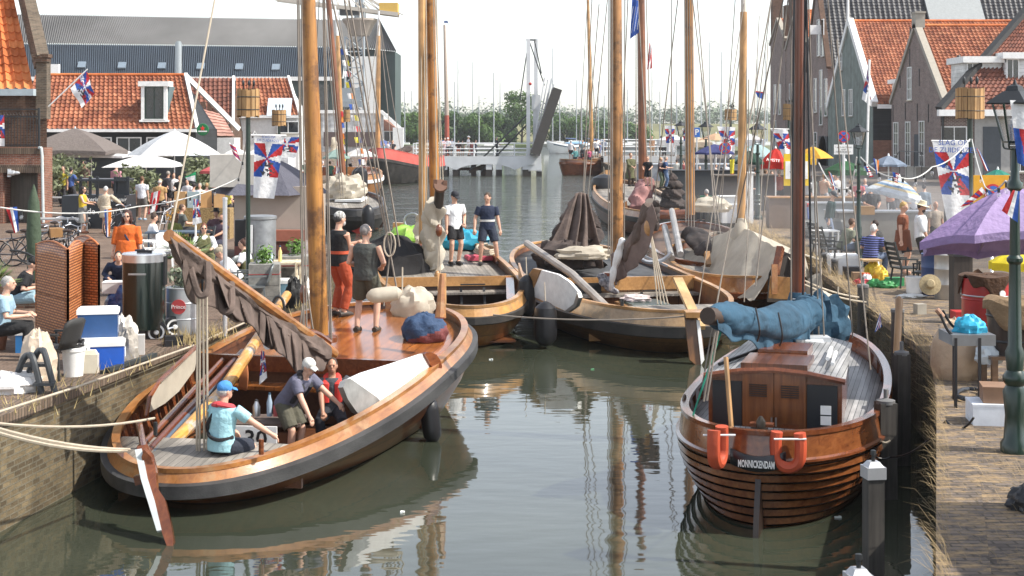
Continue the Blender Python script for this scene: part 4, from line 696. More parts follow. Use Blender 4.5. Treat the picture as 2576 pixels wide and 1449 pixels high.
    B.b('jib_bag', heap(D(2073, 815, mq+1.2), (.42, .4, .5), 3, .25), BLUEC, True); B.b('winch', MB().lathe(D(2010, 870, mq-1.2), [(.09, -.1), (.06, 0), (.1, .1)], 12), STEEL, True); B.b('windlass', MB().box(D(2045, 862, mq-.6), (.5, .3, .2)).lathe(D(2045, 872, mq-.8), [(.12, -.15), (.12, .15)], 12, ax=(1, 0, 0)), flat((.5, .52, .54), .4), True)
    B.ropes('mainsheet', [(D(1800, 830, 19.8), D(1770, 1010, 19.6)), (D(1806, 832, 19.8), D(1778, 1008, 19.6))], .014, GREYROPE); B.ropes('green_line', [(D(1815, 830, 19.9), D(1738, 1060, 19.6))], .014, flat((.01, .2, .13)))
    B.ropes('shroud', [(D(1940, 0, mq), D(1768, 960, mq-3)), (D(1982, 0, mq), D(1900, 720, mq-.8)), (D(1990, -10, mq), D(1990, 890, mq-.5)), (D(2025, 0, mq), D(2075, 880, mq-.6)), (D(2034, -10, mq), D(2060, 860, mq-.4)), (D(2082, -10, mq), D(2145, 850, mq+.2)), (D(2105, 100, mq), D(2190, 930, mq-2)), (D(1972, -10, mq), D(1852, 560, mq+4))], .012, GREYROPE)
    B.ropes('black_halyard', [(D(1998, -10, mq-.2), D(1990, 760, mq-.2)), (D(2025, -10, mq-.2), D(2020, 750, mq-.2)), (D(2029, -10, mq-.2), D(2043, 860, mq-.3))], .018, BLACK); B.done(); return B
BY = cabin_yacht()
for k, (a, ln) in enumerate((((1806, 1130), 'orange horseshoe lifebuoy turned edge-on beside the flag staff'), ((1983, 1140), 'orange horseshoe lifebuoy facing us beside the name board'))):
    c = D(a[0], a[1], 18.3); t = thing('lifebuoy', ln, 'lifebuoy', c, 'horseshoe lifebuoys on the stern rail'); rt = R(62 if k == 0 else -18); X_ = V((math.cos(rt), math.sin(rt), 0)); b = MB(); ps = []
    for i in range(19): q = math.pi*(1.0+i/18)-.0; ps.append(c+X_*.15*math.cos(q)+V((0, 0, .16*math.sin(q)-.02)))
    ps = [c-X_*.14+V((.0, 0, .26)), c-X_*.155+V((0, 0, .12))]+ps+[c+X_*.155+V((0, 0, .12)), c+X_*.14+V((0, 0, .26))]
    b.tube(catm(ps, 2), [(.085, .075)]*(2*(len(ps)-1)+1), 10, side=X_.cross(V((0, 0, 1)))); b.build('ring', flat((.46, .07, .025), .6, bmp=.01), t); MB().tube([c+V((-.2, -.12, .2)), c+V((.2, -.12, .2))], .012, 5).build('strap', WHITE, t)
# ---------------------------------------------------------------- the other boats
def falls(B, blk, feet, r=.016, m=ROPE, n='tackle'): B.ropes(n, [(blk, f) for f in feet], r, m)
def second_boat():
    B = Boat('sailing_boat', 'wooden sailing boat with two young men on its foredeck and ladder in its hold', (-.85, 33.3), -9.5); sh = lambda t: .82+.2*(1-t)**3+.95*t+.45*max(0, t-.5)**1.5
    GB = wood('yellow_bulwark', (.4, .19, .05), (.58, .31, .1), coat=.4, wear=(.3, .2, .1)); BM_ = wood('amber_hull', (.17, .07, .02), (.32, .14, .04), plank=.3, pax=2, coat=.4)
    B.hull(12.2, 1.95, sh, tm=.48, pe=(2.3, 2.2), q=2, mats=(BM_, TAR, GB, OAK), drop=(.42, .22), wlk=.88, waleout=.06, inner=INNER); B.deck('foredeck', .41, .985, -.24, DECKG, .04); B.deck('stern_deck', .01, .1, -.2, DECKG, .02); B.bulkhead('bulkhead', .41, .1, sh(.41)-.24, INNER); B.b('hold_floor', MB().box((2.9, 0, .1), (4, 2.2, .05)), INNER)
    x = 12.2*(.5-.09*.97); f = B.hb(.41)*.93; z = sh(.41); B.b('deck_beam', MB().beam((x, -f, z-.16), (x, f, z-.16), .1, .24), OAK); B.b('side_bench', MB().beam((x-.34, -f, z-.42), (x-.34, f, z-.42), .6, .05), DECKG)
    ld = MB(); [ld.beam((x-.75, sg_*.3-.6, .1), (x-.4, sg_*.3-.6, z-.3), .06, .05) for sg_ in (-1, 1)]; [ld.beam((x-.75+k*.09, -.92, .3+k*.25), (x-.75+k*.09, -.28, .3+k*.25), .08, .03) for k in range(4)]; B.b('ladder', ld, BLACK); B.b('coaming', MB().beam(B.rail(.12, -1, -.1, .2), B.rail(.41, -1, -.1, .2), .2, .08), MAHOG)
    B.mast(D(1098, 690, 41.2), D(1076, -280, 41.2), .29, .24, PINE); B.b('topmast_spar', MB().tube([D(1064, 690, 41), D(1060, -280, 41)], .11, 10), PINEL, True)
    B.ropes('halyard', [(D(x0, -20, 41), D(x1, y1, 40.6)) for x0, x1, y1 in ((1058, 1064, 700), (1066, 1072, 660), (1071, 1078, 700), (1090, 1103, 720), (1094, 1115, 470), (1098, 1112, 700))], .016, ROPE)
    B.b('gaff', MB().tube([D(1107, 470, 38.6), D(1092, 640, 41)], [.13, .15], 12), flat((.03, .022, .018), .4), True); B.b('gaff_iron', MB().lathe(D(1108, 468, 38.5), [(.17, -.06), (.17, .06)], 12, ax=(.1, -1, .5)).box(D(1095, 462, 38.5), (.1, .1, .22)).box(D(1120, 465, 38.5), (.1, .1, .22)), flat((.16, .08, .05), .6), True)
    B.b('furled_sail', bundle([(1088, 505, 39.2, 22), (1090, 560, 39.6, 30), (1085, 620, 40, 30), (1092, 680, 40.2, 26), (1098, 735, 40, 14)], 3, .3, seed=8), SAILW, True); B.b('jib', bundle([(1070, 520, 42.5, 10), (1062, 560, 42.5, 18), (1060, 620, 42.3, 20)], 3, .25, seed=4), SAILW, True)
    falls(B, D(1105, 590, 38.8), [D(1096, 760, 38.6), D(1102, 770, 38.6), D(1110, 760, 38.6)]); B.b('sheet_block', MB().ell(D(1104, 580, 38.7), (.09, .08, .17)), MAHOG, True); B.b('sheet_block', MB().ell(D(1100, 695, 38.6), (.08, .07, .15)), OAK, True)
    ls = heap(D(985, 690, 40.2), (1.15, .95, 1.05), 5, .2); B.b('black_sail_heap', ls, mat('black_canvas', (.013, .012, .013), .9, bmp=.02, bscale=5., var=.4, scale=3), True)
    B.b('ring', MB().tube([D(1037+20*math.cos(q), 556+19*math.sin(q), 44.5) for q in [k*.42 for k in range(16)]], .035, 6), STEEL, True); B.b('stem_head', MB().beam(D(1000, 605, 44.6), D(1002, 560, 44.6), .3, .3), OAK, True); B.b('knee', heap(D(1040, 640, 40.5), (.5, .1, .3), 2, .1), MAHOG, True)
    B.b('tiller', MB().beam(D(1112, 805, 33.2), D(1112, 690, 34.5), .2, .06), OAK, True); B.b('coiled_rope', MB().tube(catm([W(1222+30*math.cos(q)*(1-k_*.01), 634+8*math.sin(q), 1.52)+V((0, 0, k_*.006)) for k_, q in enumerate([k*.7 for k in range(26)])], 2), .035, 5), ROPE, True); B.b('stern_rail_board', MB().beam(B.rail(.2, -1, .06), B.rail(.38, -1, .1), .05, .5), OAK); B.done(); return B
B2 = second_boat()
def third_boat():
    B = Boat('sailing_boat', 'open tan sailing boat with brown sail on its boom and white leeboard facing us', (3.98, 32.4), -12); sh = lambda t: .78+.25*(1-t)**3+.62*t+.5*max(0, t-.45)**1.5
    HL = wood('tan_hull', (.12, .06, .025), (.27, .14, .05), plank=.3, pax=2, coat=.2, rough=.45); BL_ = wood('pale_bulwark', (.36, .22, .11), (.5, .34, .19), coat=.15, wear=(.2, .15, .1))
    B.hull(13.2, 2.35, sh, tm=.5, pe=(2.4, 2.4), q=2, mats=(HL, TAR, BL_, OAK), drop=(.6, .32), wlk=.88, waleout=.07, inner=INNER); B.deck('foredeck', .47, .985, -.2, mat('grey_painted_deck', (.06, .062, .066), .7, var=.3, bmp=.003), .04); B.deck('stern_deck', .015, .17, -.16, DECKG, .02)
    B.bulkhead('bulkhead', .47, .1, sh(.47)-.2, wood('oak_bulkhead', (.16, .07, .022), (.3, .14, .05), ax=2, plank=.35, pax=1, rough=.4)); B.bulkhead('stern_bulkhead', .17, .1, sh(.17)-.17, OAK); B.b('cockpit_floor', MB().box((4.2, 0, .1), (4, 2.6, .05)), INNER)
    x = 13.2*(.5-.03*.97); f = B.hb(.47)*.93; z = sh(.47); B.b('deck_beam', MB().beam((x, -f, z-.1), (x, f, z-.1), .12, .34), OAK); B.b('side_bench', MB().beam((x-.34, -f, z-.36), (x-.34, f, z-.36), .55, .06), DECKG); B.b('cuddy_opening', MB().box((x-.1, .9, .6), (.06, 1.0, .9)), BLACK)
    ld = MB(); [ld.beam((x-.7, sg_*.3-.9, .1), (x-.42, sg_*.3-.9, z-.3), .06, .06) for sg_ in (-1, 1)]; [ld.beam((x-.72+k*.1, -1.2, .3+k*.28), (x-.72+k*.1, -.6, .3+k*.28), .08, .03) for k in range(3)]; B.b('ladder', ld, BLACK)
    B.b('engine_box', MB().box((x-2.6, -.05, .42), (1.6, 1.15, .7)), wood('box_oak', (.3, .14, .045), (.46, .24, .09))); B.b('box_lid', MB().box((x-2.6, -.05, .79), (1.4, .95, .05)), wood('green_slats', (.015, .04, .03), (.03, .07, .05), plank=.16, pax=0, coat=.2))
    mq = 38.7; B.mast(D(1553, 690, mq), D(1549, -280, mq), .33, .27, wood('grained_mast', (.26, .11, .03), (.46, .22, .07), ax=2, sc=1.2, wear=(.1, .05, .02)), 16); B.b('mast_foot', MB().beam(D(1540, 780, mq), D(1540, 685, mq), .5, .4), PINER, True)
    B.ropes('halyard', [(D(1532+k*4, -20, mq-.2), D(1530+k*5, 640+k*15, mq-.4)) for k in range(3)]+[(D(1572, -20, mq), D(1570, 700, mq-.3)), (D(1490, -20, 43), D(1467, 480, 42.2)), (D(1530, -20, 43), D(1478, 500, 42.4)), (D(1507, 10, 43), D(1468, 490, 42.2))], .016, GREYROPE)
    B.b('boom', MB().tube([D(1638, 510, 36.2), D(1560, 690, 38.4)], [.15, .12], 10), flat((.05, .03, .02), .5), True)
    B.b('furled_sail', bundle([(1632, 515, 36.1, 16), (1622, 560, 36.4, 22), (1600, 610, 36.9, 22), (1575, 655, 37.6, 22), (1550, 690, 38.2, 18)], 3, .12, seed=11), SAILB, True); B.b('sail_drape', drape([(1640, 512, 35.8), (1600, 570, 36.5), (1560, 622, 37.4), (1536, 640, 38)], [(1652, 560, 35.7), (1625, 640, 36.3), (1580, 692, 37.2), (1545, 712, 37.8)], 3, .16, 2.), mat('pinkish_sailcloth', (.17, .125, .11), .9, var=.2, bmp=.02, bscale=6), True, thick=.012); B.b('dark_sail_end', bundle([(1652, 505, 35.9, 8), (1646, 535, 36, 15), (1650, 580, 36.1, 8)], 3, .15, seed=3), SAILD, True); B.b('white_cloth', bundle([(1567, 600, 37.2, 9), (1555, 640, 37.3, 11), (1540, 700, 37.4, 8), (1535, 730, 37.5, 4)], 3, .2, seed=6), WHITE, True)
    B.b('checked_cloth', bundle([(1512, 688, 38, 9), (1518, 705, 38, 16), (1540, 728, 37.9, 10), (1556, 735, 37.8, 5)], 3, .2, seed=9), mat('checked_cloth', (.05, .05, .07), .9, scale=14., col2=(.5, .5, .52)), True)
    falls(B, D(1636, 580, 36.2), [D(1656+k*10, 784+k*2, 35.6) for k in range(4)], .018); B.b('sheet_block', MB().ell(D(1633, 572, 36.1), (.13, .1, .22)), OAK, True); B.b('lower_block', MB().box(D(1678, 788, 35.5), (.34, .12, .1)), OAK, True)
    B.b('hoisted_sail', bundle([(1462, 487, 42.2, 7), (1462, 530, 42.2, 34), (1455, 580, 42, 58), (1450, 630, 41.6, 80), (1448, 652, 41.4, 76)], 7, .17, seed=14, nv=64, pin=1.3), SAILD, True); B.b('sail_drape', drape([(1448, 486, 41.6), (1462, 484, 41.5), (1478, 488, 41.6)], [(1372, 632, 40.6), (1402, 655, 40.2), (1440, 672, 40), (1480, 640, 40.3), (1512, 668, 40.6)], 3, .42, 3., scal=.22), SAILB, True, thick=.015); B.b('sail_flap', bundle([(1450, 495, 41.8, 8), (1425, 560, 41.5, 22), (1405, 612, 41.2, 14)], 3, .25, seed=2), SAILB, True)
    B.b('sail_lump', heap(D(1418, 650, 40.4), (.8, .6, .5), 4, .3), SAILD, True); B.b('white_bag', heap(D(1470, 640, 39.8), (.75, .35, .22), 7, .3), SAILW, True); B.b('anchor', MB().tube(catm([D(1600, 635, 40.5), D(1625, 658, 40.3), D(1665, 655, 40.3), D(1690, 635, 40.3)], 4), .06, 6).beam(D(1610, 640, 40.4), D(1680, 670, 40.2), .06, .06), flat((.4, .42, .45), .4, metal=.5), True)
    yl = lambda x, y: lerp(36.2, 33.8, (x-1340)/120)-(760-y)*.002
    o = B.b('leeboard', plate([(1365, 678), (1410, 690), (1438, 708), (1462, 735), (1452, 765), (1430, 782), (1340, 742)], yl, -.07), WHITE, True); B.b('leeboard_head', plate([(1330, 715), (1338, 690), (1350, 674), (1368, 678), (1342, 743), (1334, 738)], lambda x, y: yl(x, y)-.01, -.1), OAK, True, o); B.b('leeboard_shoe', plate([(1462, 735), (1466, 748), (1458, 770), (1438, 784), (1430, 781), (1452, 764)], lambda x, y: yl(x, y)-.01, -.1), flat((.3, .3, .29), .4, metal=.4), True, o)
    B.b('pole_along_rail', MB().tube([D(1325, 612, 41), D(1440, 690, 37), D(1545, 792, 33.6)], .1, 8), wood('grey_spar', (.28, .25, .22), (.42, .38, .34), coat=0), True); B.b('tiller', MB().beam(D(1762, 825, 32.2), D(1705, 702, 34.4), .22, .09), wood('ash_tiller', (.5, .3, .12), (.62, .42, .2)), True)
    rd = B.b('rudder', plate([(1722, 790), (1752, 790), (1768, 850), (1772, 905), (1758, 925), (1735, 905), (1728, 850)], lambda x, y: 31.6+(900-y)*.002, .12), wood('rudder_oak', (.12, .055, .02), (.22, .1, .035), ax=2), True); B.b('rudder_strap', plate([(1752, 805), (1760, 805), (1772, 905), (1764, 918)], lambda x, y: 31.55+(900-y)*.002, .04), WHITE, True, rd); B.b('rudder_head', MB().box(D(1752, 790, 31.8), (.5, .4, .12)), OAK, True, rd); B.b('rail_pin', MB().tube([D(1565, 780, 33.3), D(1565, 752, 33.3)], .04, 6), IRON, True)
    sl_ = MB(); sl_.prism([D(1290, 790, 32), D(1560, 800, 32), D(1780, 785, 32), D(1780, 786.5, 32), D(1560, 801.8, 32), D(1290, 791.8, 32)], (0, .03, 0)); B.done()
    t = thing('mooring_rope', 'thin dark rope stretched between the two open boats in mid canal', 'rope', (0, 32, 1)); MB().tube(sag(D(1240, 792, 32.6), D(1735, 795, 31.9), .1), .018, 5).build('strand', GREYROPE, t); return B
B3 = third_boat()
for (x, y, Y, h, r, ln) in ((1372, 815, 33.9, 1.05, .27, 'big black fender under the white leeboard of the tan boat'), (1325, 745, 36.0, 1.05, .22, 'black fender at the bow corner of the tan boat near mid canal'), (1520, 470, 86, 1.5, .75, 'round black ball fender on the bow of the boat with the mediaeval crew'), (1550, 520, 78, 2.0, .45, 'slanted black fender beside the small leeboard of the crowded boat'), (926, 555, 69, 1.5, .3, 'black fender hanging from the small red and black barge'), (1013, 430, 135, 3., .5, 'black fender by the brown leeboard of the red barge'), (899, 462, 107, 2.4, .45, 'upper black fender on the stern of the golden yacht'), (908, 458, 106, 2.2, .5, 'lower black fender on the stern of the golden yacht')): fender(ln, D(x, y, Y), h, r)
def tent_boat():
    B = Boat('sailing_boat', 'wooden boat under a beige canvas tent moored along the grassy quay', (6.25, 38.2), -2); sh = lambda t: 1.05+.35*t**2+.15*(1-t)**3; B.hull(10, 1.5, sh, tm=.45, pe=(2.4, 2.2), q=2, mats=(HULLW, MAHOG, BULW, OAK), wlk=.88, inner=INNER); B.deck('deck', .02, .985, -.25, DECKG, .03)
    mq = 42.; B.mast(D(1864, 600, mq), D(1871, 30, mq), .25, .21, PINEL, 14); B.b('topmast', MB().tube([D(1871, 32, mq), D(1872, -280, mq)], .085, 10), flat((.6, .55, .48)), True)
    ps = [(1864, 560, 42), (1850, 600, 42), (1800, 615, 43.5), (1722, 650, 44.5)]; b = MB(); top = [D(1722, 640, 46), D(1790, 600, 45), D(1864, 572, 42), D(1930, 612, 39.6), D(1965, 622, 38.4)]; low = [D(1745, 700, 43), D(1790, 722, 41.5), D(1830, 738, 40), D(1880, 742, 38.4), D(1916, 752, 37.4)]; far = [V((p.x+1.9, p.y+1.5, 1.35)) for p in top]
    low = [p+V((-.25, -.35, -.02)) for p in low]; tp, lw, fa = catm(top, 8), catm(low, 8), catm(far, 8); n = len(tp)-1
    b.grid(lambda u, v: (lambda i: lerp(lw[i], tp[i], v*2) if v <= .5 else lerp(tp[i], fa[i], (v-.5)*2))(round(u*n))+V((0, 0, -.16*math.sin(2*math.pi*v if v < .5 else 0)*(.5+.5*math.sin(u*9))+.03*math.sin(u*40+v*5))), n, 12); b.tube([D(1864, 592, 42), D(1864, 572, 41.9), D(1865, 553, 42)], [.34, .2, .14], 12); B.b('canvas_tent', b, SAILW, True)
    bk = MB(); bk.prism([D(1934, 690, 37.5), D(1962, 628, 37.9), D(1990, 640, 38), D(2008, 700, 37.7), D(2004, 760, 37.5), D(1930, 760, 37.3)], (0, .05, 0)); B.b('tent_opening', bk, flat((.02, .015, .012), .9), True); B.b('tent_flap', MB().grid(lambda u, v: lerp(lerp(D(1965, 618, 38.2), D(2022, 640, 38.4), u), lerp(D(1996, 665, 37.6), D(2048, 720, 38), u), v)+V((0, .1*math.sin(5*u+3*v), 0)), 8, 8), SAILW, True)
    B.b('tent_post', MB().beam(D(1950, 690, 37.4), D(1964, 622, 37.7), .16, .16), MAHOG, True); B.b('stern_board', MB().beam(D(1936, 722, 37), D(2020, 728, 37), .1, .55), OAK, True); B.b('tiller_post', MB().beam(D(1948, 740, 36.8), D(1948, 665, 36.9), .14, .14), BULW, True)
    B.ropes('shroud', [(D(1873, 0, mq), D(1752, 800, 36.5)), (D(1910, 40, mq), D(1872, 760, 36)), (D(1932, 100, mq), D(1905, 700, 36)), (D(1873, 60, mq), D(1788, 640, 44)), (D(1940, 0, 41), D(1872, 560, 41)), (D(1850, -10, mq), D(1812, 560, 46)), (D(1877, -10, mq), D(1879, 560, mq-.2)), (D(1883, 200, mq), D(1883, 545, mq-.2))], .013, GREYROPE); B.done()
tent_boat()
for (x, y, Y, r, ln) in ((2065, 735, 37, .42, 'big white ball fender between the tent boat and the piles'), (2062, 770, 27.8, .27, 'white ball fender above the blue jib bag'), (2105, 815, 27.5, .26, 'lower white fender by the mooring piles')):
    t = thing('ball_fender', ln, 'fender', D(x, y, Y), 'white ball fenders'); MB().ell(D(x, y, Y), (r, r, r*1.15), n=16, k=12).build('ball', SAILW, t); MB().tube([D(x, y, Y)+V((0, 0, r*1.1)), D(x, y, Y)+V((.05, .1, r*1.1+.4))], .015, 5).build('lanyard', ROPE, t)
def plain_boat(name, label, stern, head, L, Bm, sh, mats, masts=(), tm=.48, deck=DECKV, t0=.3, inner=INNER, parts=None, ropes=(), drop=(.55, .3), pe=(2.4, 2.3), rr=.02):
    B = Boat(name, label, stern, head); B.hull(L, Bm, sh, tm=tm, pe=pe, q=2, mats=mats, drop=drop, wlk=.9, inner=inner); B.deck('foredeck', t0, .985, -.22, deck, .04); B.deck('stern_deck', .015, .14, -.22, deck, .02)
    if t0 > .15: B.bulkhead('bulkhead', t0, .1, sh(t0)-.22, inner); B.b('hold_floor', MB().box((L*(.14+t0)/2, 0, .12), (L*(t0-.16), Bm*1.3, .04)), inner)
    for f, tp, w0, w1, m in masts: B.mast(f, tp, w0, w1, m, 10)
    if ropes: B.ropes('rigging', ropes, rr, GREYROPE)
    if parts: parts(B)
    B.done(); return B
def p5_(B):
    B.b('furled_sail', bundle([(1720, 590, 47.5, 14), (1745, 595, 47, 26), (1772, 625, 45.5, 30), (1800, 650, 44, 24), (1822, 668, 43, 14)], 3, .2, seed=21), SAILD, True); B.b('boom', MB().tube([D(1735, 585, 48), D(1825, 668, 43)], .09, 8), BULW, True); B.b('black_sail', bundle([(1690, 435, 56, 4), (1693, 460, 56, 22), (1692, 490, 56, 30), (1692, 522, 56, 36)], 5, .15, seed=5), SAILD, True)
    for a, c in (((1690, 530, 49), (1712, 640, 43)), ((1672, 570, 48), (1690, 650, 43))): B.b('sweep_oar', MB().tube([D(*a), D(*c)], .1, 8), wood('grey_oar', (.25, .24, .23), (.4, .38, .36), ax=1, coat=0), True)
    B.b('spare_spar', MB().tube([D(1655, 540, 52), D(1740, 538, 52)], .17, 10), MAHOG, True); B.b('rope_coil', MB().tube(catm([W(1805+22*math.cos(q), 600+7*math.sin(q), 1.15)+V((0, 0, i_*.006)) for i_, q in enumerate([k*.8 for k in range(24)])], 2), .03, 5), GREYROPE, True); B.b('knee', MB().beam(D(1782, 668, 42.6), D(1778, 635, 42.8), .14, .2), OAK, True)
    B.b('cream_sail_bag', heap(D(1790, 520, 54), (.7, .5, .35), 9), SAILW, True)
B5 = plain_boat('sailing_boat', 'brown decked boat with dark sails and two grey oars beside the tent boat', (6.0, 43.5), 3, 13, 1.85, lambda t: .95+.55*t+.1*(1-t)**2, (HULLW, TAR, MAHOG, MAHOG), [(D(1736, 540, 51.5), D(1731, -280, 51.5), .34, .29, PINE)], t0=.36, deck=mat('brown_deck', (.13, .085, .06), .6, var=.25), parts=p5_, ropes=[(D(1722+k*6, -20, 51.3), D(1725+k*7, 560+k*10, 51)) for k in range(4)]+[(D(1740, -20, 51), D(1812, 590, 47)), (D(1705, 0, 52), D(1640, 560, 56)), (D(1690, -10, 55), D(1688, 440, 56)), (D(1752, -20, 51), D(1800, 560, 46))])
def p6_(B):
    B.b('pink_sail', bundle([(1640, 448, 74, 8), (1625, 470, 74, 24), (1612, 500, 73, 30), (1605, 528, 72, 20)], 3, .2, seed=17), mat('pink_sailcloth', (.3, .15, .14), .9, bmp=.02, bscale=6), True); B.b('leeboard', plate([(1560, 515), (1577, 505), (1582, 560), (1575, 572), (1562, 560), (1556, 535)], lambda x, y: 72, .1), WOODLEE, True); B.b('rudder_head', MB().beam(D(1508, 455, 90), D(1530, 440, 88), .3, .6), OAK, True)
B6 = plain_boat('sailing_boat', 'golden bulwarked boat carrying people in mediaeval dress with a red brown mast', (6.75, 68), -1.5, 22, 1.95, lambda t: 1.2+.75*t**1.5, (HULLW, TAR, BULW, OAK), [(D(1617, 450, 80), D(1609, -280, 80), .47, .4, PINEB)], t0=.3, parts=p6_, deck=DECKG, ropes=[(D(1605, 0, 79.8), D(1632, 470, 74)), (D(1600, -10, 80), D(1600, 470, 78)), (D(1625, -20, 80), D(1640, 480, 73)), (D(1580, -10, 82), D(1560, 440, 86))], rr=.03)
MBARGE = plain_boat('motor_barge', 'low brown barge motoring past the bridge with its crew', (5.2, 158), 62, 6.2, 1.6, lambda t: 1.6+.3*abs(t-.5), (MAHOG, MAHOG, HULLW, OAK), [(D(1489, 380, 160), D(1478, -40, 160), .45, .3, PINEL)], t0=.7, parts=lambda B: B.b('sail_pile', bundle([(1452, 408, 159, 7), (1470, 398, 159.5, 14), (1485, 385, 160, 12)], 3, .3), mat('rust_sail', (.3, .11, .08), .9), True), ropes=[(D(1478, 0, 160), D(1455, 395, 159)), (D(1479, 0, 160), D(1502, 380, 161))], rr=.04)
def wb_(B): B.b('cockpit_cover', MB().ell(B.w(6.2, 0, 1.9), (2.8, 1.2, .5)), flat((.2, .35, .5)), True); B.b('blue_stripe', MB().tube([B.rail(t/10, sd_, -.55, -.1) for t in range(1, 10) for sd_ in (-1,)], .12, 5), BLUEC)
WB = plain_boat('white_motor_boat', 'white open motor boat moored beyond the raised drawbridge', (6.9, 292), 80, 10.8, 1.9, lambda t: 1.7+1.1*abs(t-.5)**1.2*2, (WHITE, WHITE, WHITE, OAK), t0=.6, deck=WHITE, parts=wb_)
def bz_(B):
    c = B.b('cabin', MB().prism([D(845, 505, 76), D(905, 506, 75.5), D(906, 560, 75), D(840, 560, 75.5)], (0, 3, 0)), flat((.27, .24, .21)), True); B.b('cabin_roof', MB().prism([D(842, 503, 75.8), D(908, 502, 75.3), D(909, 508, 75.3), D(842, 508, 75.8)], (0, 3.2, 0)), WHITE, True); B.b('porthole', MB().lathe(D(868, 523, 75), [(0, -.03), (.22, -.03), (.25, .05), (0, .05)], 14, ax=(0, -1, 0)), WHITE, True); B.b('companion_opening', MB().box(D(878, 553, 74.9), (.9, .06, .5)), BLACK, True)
    B.b('red_panel', MB().prism([D(842, 545, 71.6), D(868, 550, 71.3), D(910, 570, 70.8), D(905, 592, 70.7), D(868, 572, 71.2), D(842, 565, 71.5)], (0, .06, 0)), flat((.45, .04, .025)), True); B.b('rudder', plate([(914, 520), (926, 512), (930, 560), (926, 598), (914, 600)], lambda x, y: 70.3, .1), WOODLEE, True)
    B.b('white_sail_heap', heap(D(868, 478, 77), (1.1, .8, .8), 12, .35), SAILW, True)
plain_boat('barge', 'small barge with grey cabin and red painted bulwark beyond the standing men', (-7.45, 70.5), -9, 11, 1.75, lambda t: 1.15+.5*t, (TAR, TAR, TAR, flat((.1, .1, .11))), [(D(868, 500, 77), D(816, -120, 77), .34, .26, PINEB)], t0=.25, deck=DECKG, parts=bz_, ropes=[(D(812, -20, 77), D(858, 500, 76)), (D(822, -20, 77), D(864, 500, 76)), (D(803, 0, 77), D(785, 330, 79)), (D(868, 0, 77), D(925, 560, 71))], rr=.025)
def gy_(B):
    B.b('cabin', MB().box(D(868, 440, 114), (3.6, 3.4, 1.3)), MAHOG, True); B.b('hatch', MB().box(D(878, 428, 112), (1.8, 1.6, .5)), BULW, True); B.b('tiller', MB().beam(D(842, 420, 112), D(885, 450, 109), .3, .15), OAK, True); B.b('leeboard', plate([(905, 440), (920, 430), (932, 445), (930, 470), (918, 478)], lambda x, y: 108, .15), WOODLEE, True); B.b('stern_rail', MB().tube([D(835, 455, 108), D(845, 447, 108), D(890, 452, 107), D(892, 462, 107)], .06, 6), WHITE, True)
    B.b('furled_sail', bundle([(838, 345, 115, 5), (843, 380, 115, 12), (850, 400, 114, 16), (852, 420, 113, 12)], 3, .2, seed=23), SAILW, True); B.b('ensign', MB().grid(lambda u, v: D(843+u*12+3*math.sin(v*5), 395+v*42+u*6, 109+.2*math.sin(u*6)), 6, 9, m=lambda u, v: 0 if u < .33 else 1 if u < .66 else 2), [fR, fW, fB], True)
plain_boat('yacht', 'golden varnished yacht dressed with signal flags behind the small barge', (-10.9, 106), -8, 13, 1.9, lambda t: 1.6+.4*t, (BULW, WHITE, BULW, OAK), [(D(862, 440, 113), D(849, 90, 113), .42, .32, PINEL), (D(849, 92, 113), D(843, 15, 113), .2, .12, WHITE)], t0=.4, parts=gy_, ropes=[(D(849, 20, 113), D(930, 480, 107)), (D(900, 0, 113), D(950, 470, 108)), (D(870, 100, 113), D(905, 450, 110))], rr=.03)
def rb_(B):
    B.b('sail_cover', bundle([(952, 400, 139, 12), (965, 385, 140, 16), (985, 392, 141, 12), (1015, 380, 143, 11), (1032, 372, 144, 8)], 3, .15, seed=31), SAILD, True); B.b('cargo_hatch', MB().prism([D(972, 418, 141), D(1015, 400, 145), D(1045, 402, 144), D(1005, 424, 139)], (0, 0, .25)), flat((.5, .45, .38)), True); B.b('leeboard', plate([(1010, 420), (1022, 402), (1030, 405), (1040, 440), (1032, 456), (1018, 450), (1008, 435)], lambda x, y: 136, .2), WOODLEE, True); B.b('rail', MB().tube([D(968, 460, 133), D(1062, 446, 147)], .12, 5), flat((.6, .58, .45)), True)
RB = mat('faded_red_paint', (.5, .09, .07), .6, var=.2, scale=.8)
plain_boat('barge', 'red and black barge with brown leeboard beside the bridge', (-12.0, 131), 13, 19, 2.4, lambda t: 2.0+1.3*(1-t)**3+.3*t, (TAR, TAR, RB, RB), [(D(950, 395, 141), D(952, 90, 141), .5, .4, PINEL), (D(952, 92, 141), D(953, 28, 141), .32, .16, WHITE)], t0=.02, deck=RB, parts=rb_, drop=(1.2, .9), ropes=[(D(953, 40, 141), D(990, 430, 136)), (D(953, 40, 141), D(1015, 420, 140)), (D(953, 60, 141), D(930, 440, 133)), (D(953, 60, 141), D(905, 420, 132))], rr=.035)
t = thing('far_mast', 'slim red based mast with a blue vane beyond the bridge', 'mast', D(1125, 400, 175)); MB().tube([D(1125, 400, 175), D(1124, 290, 175)], [.3, .26], 8).build('lower_mast', flat((.35, .08, .05)), t); MB().tube([D(1124, 290, 175), D(1118, 62, 175)], [.26, .14], 8).build('upper_mast', flat((.42, .34, .28)), t); MB().prism([D(1117, 52, 175), D(1126, 52, 175), D(1130, 66, 175), D(1126, 58, 175), D(1117, 58, 175)], (0, .1, 0)).build('vane', flat((.1, .15, .3)), t)
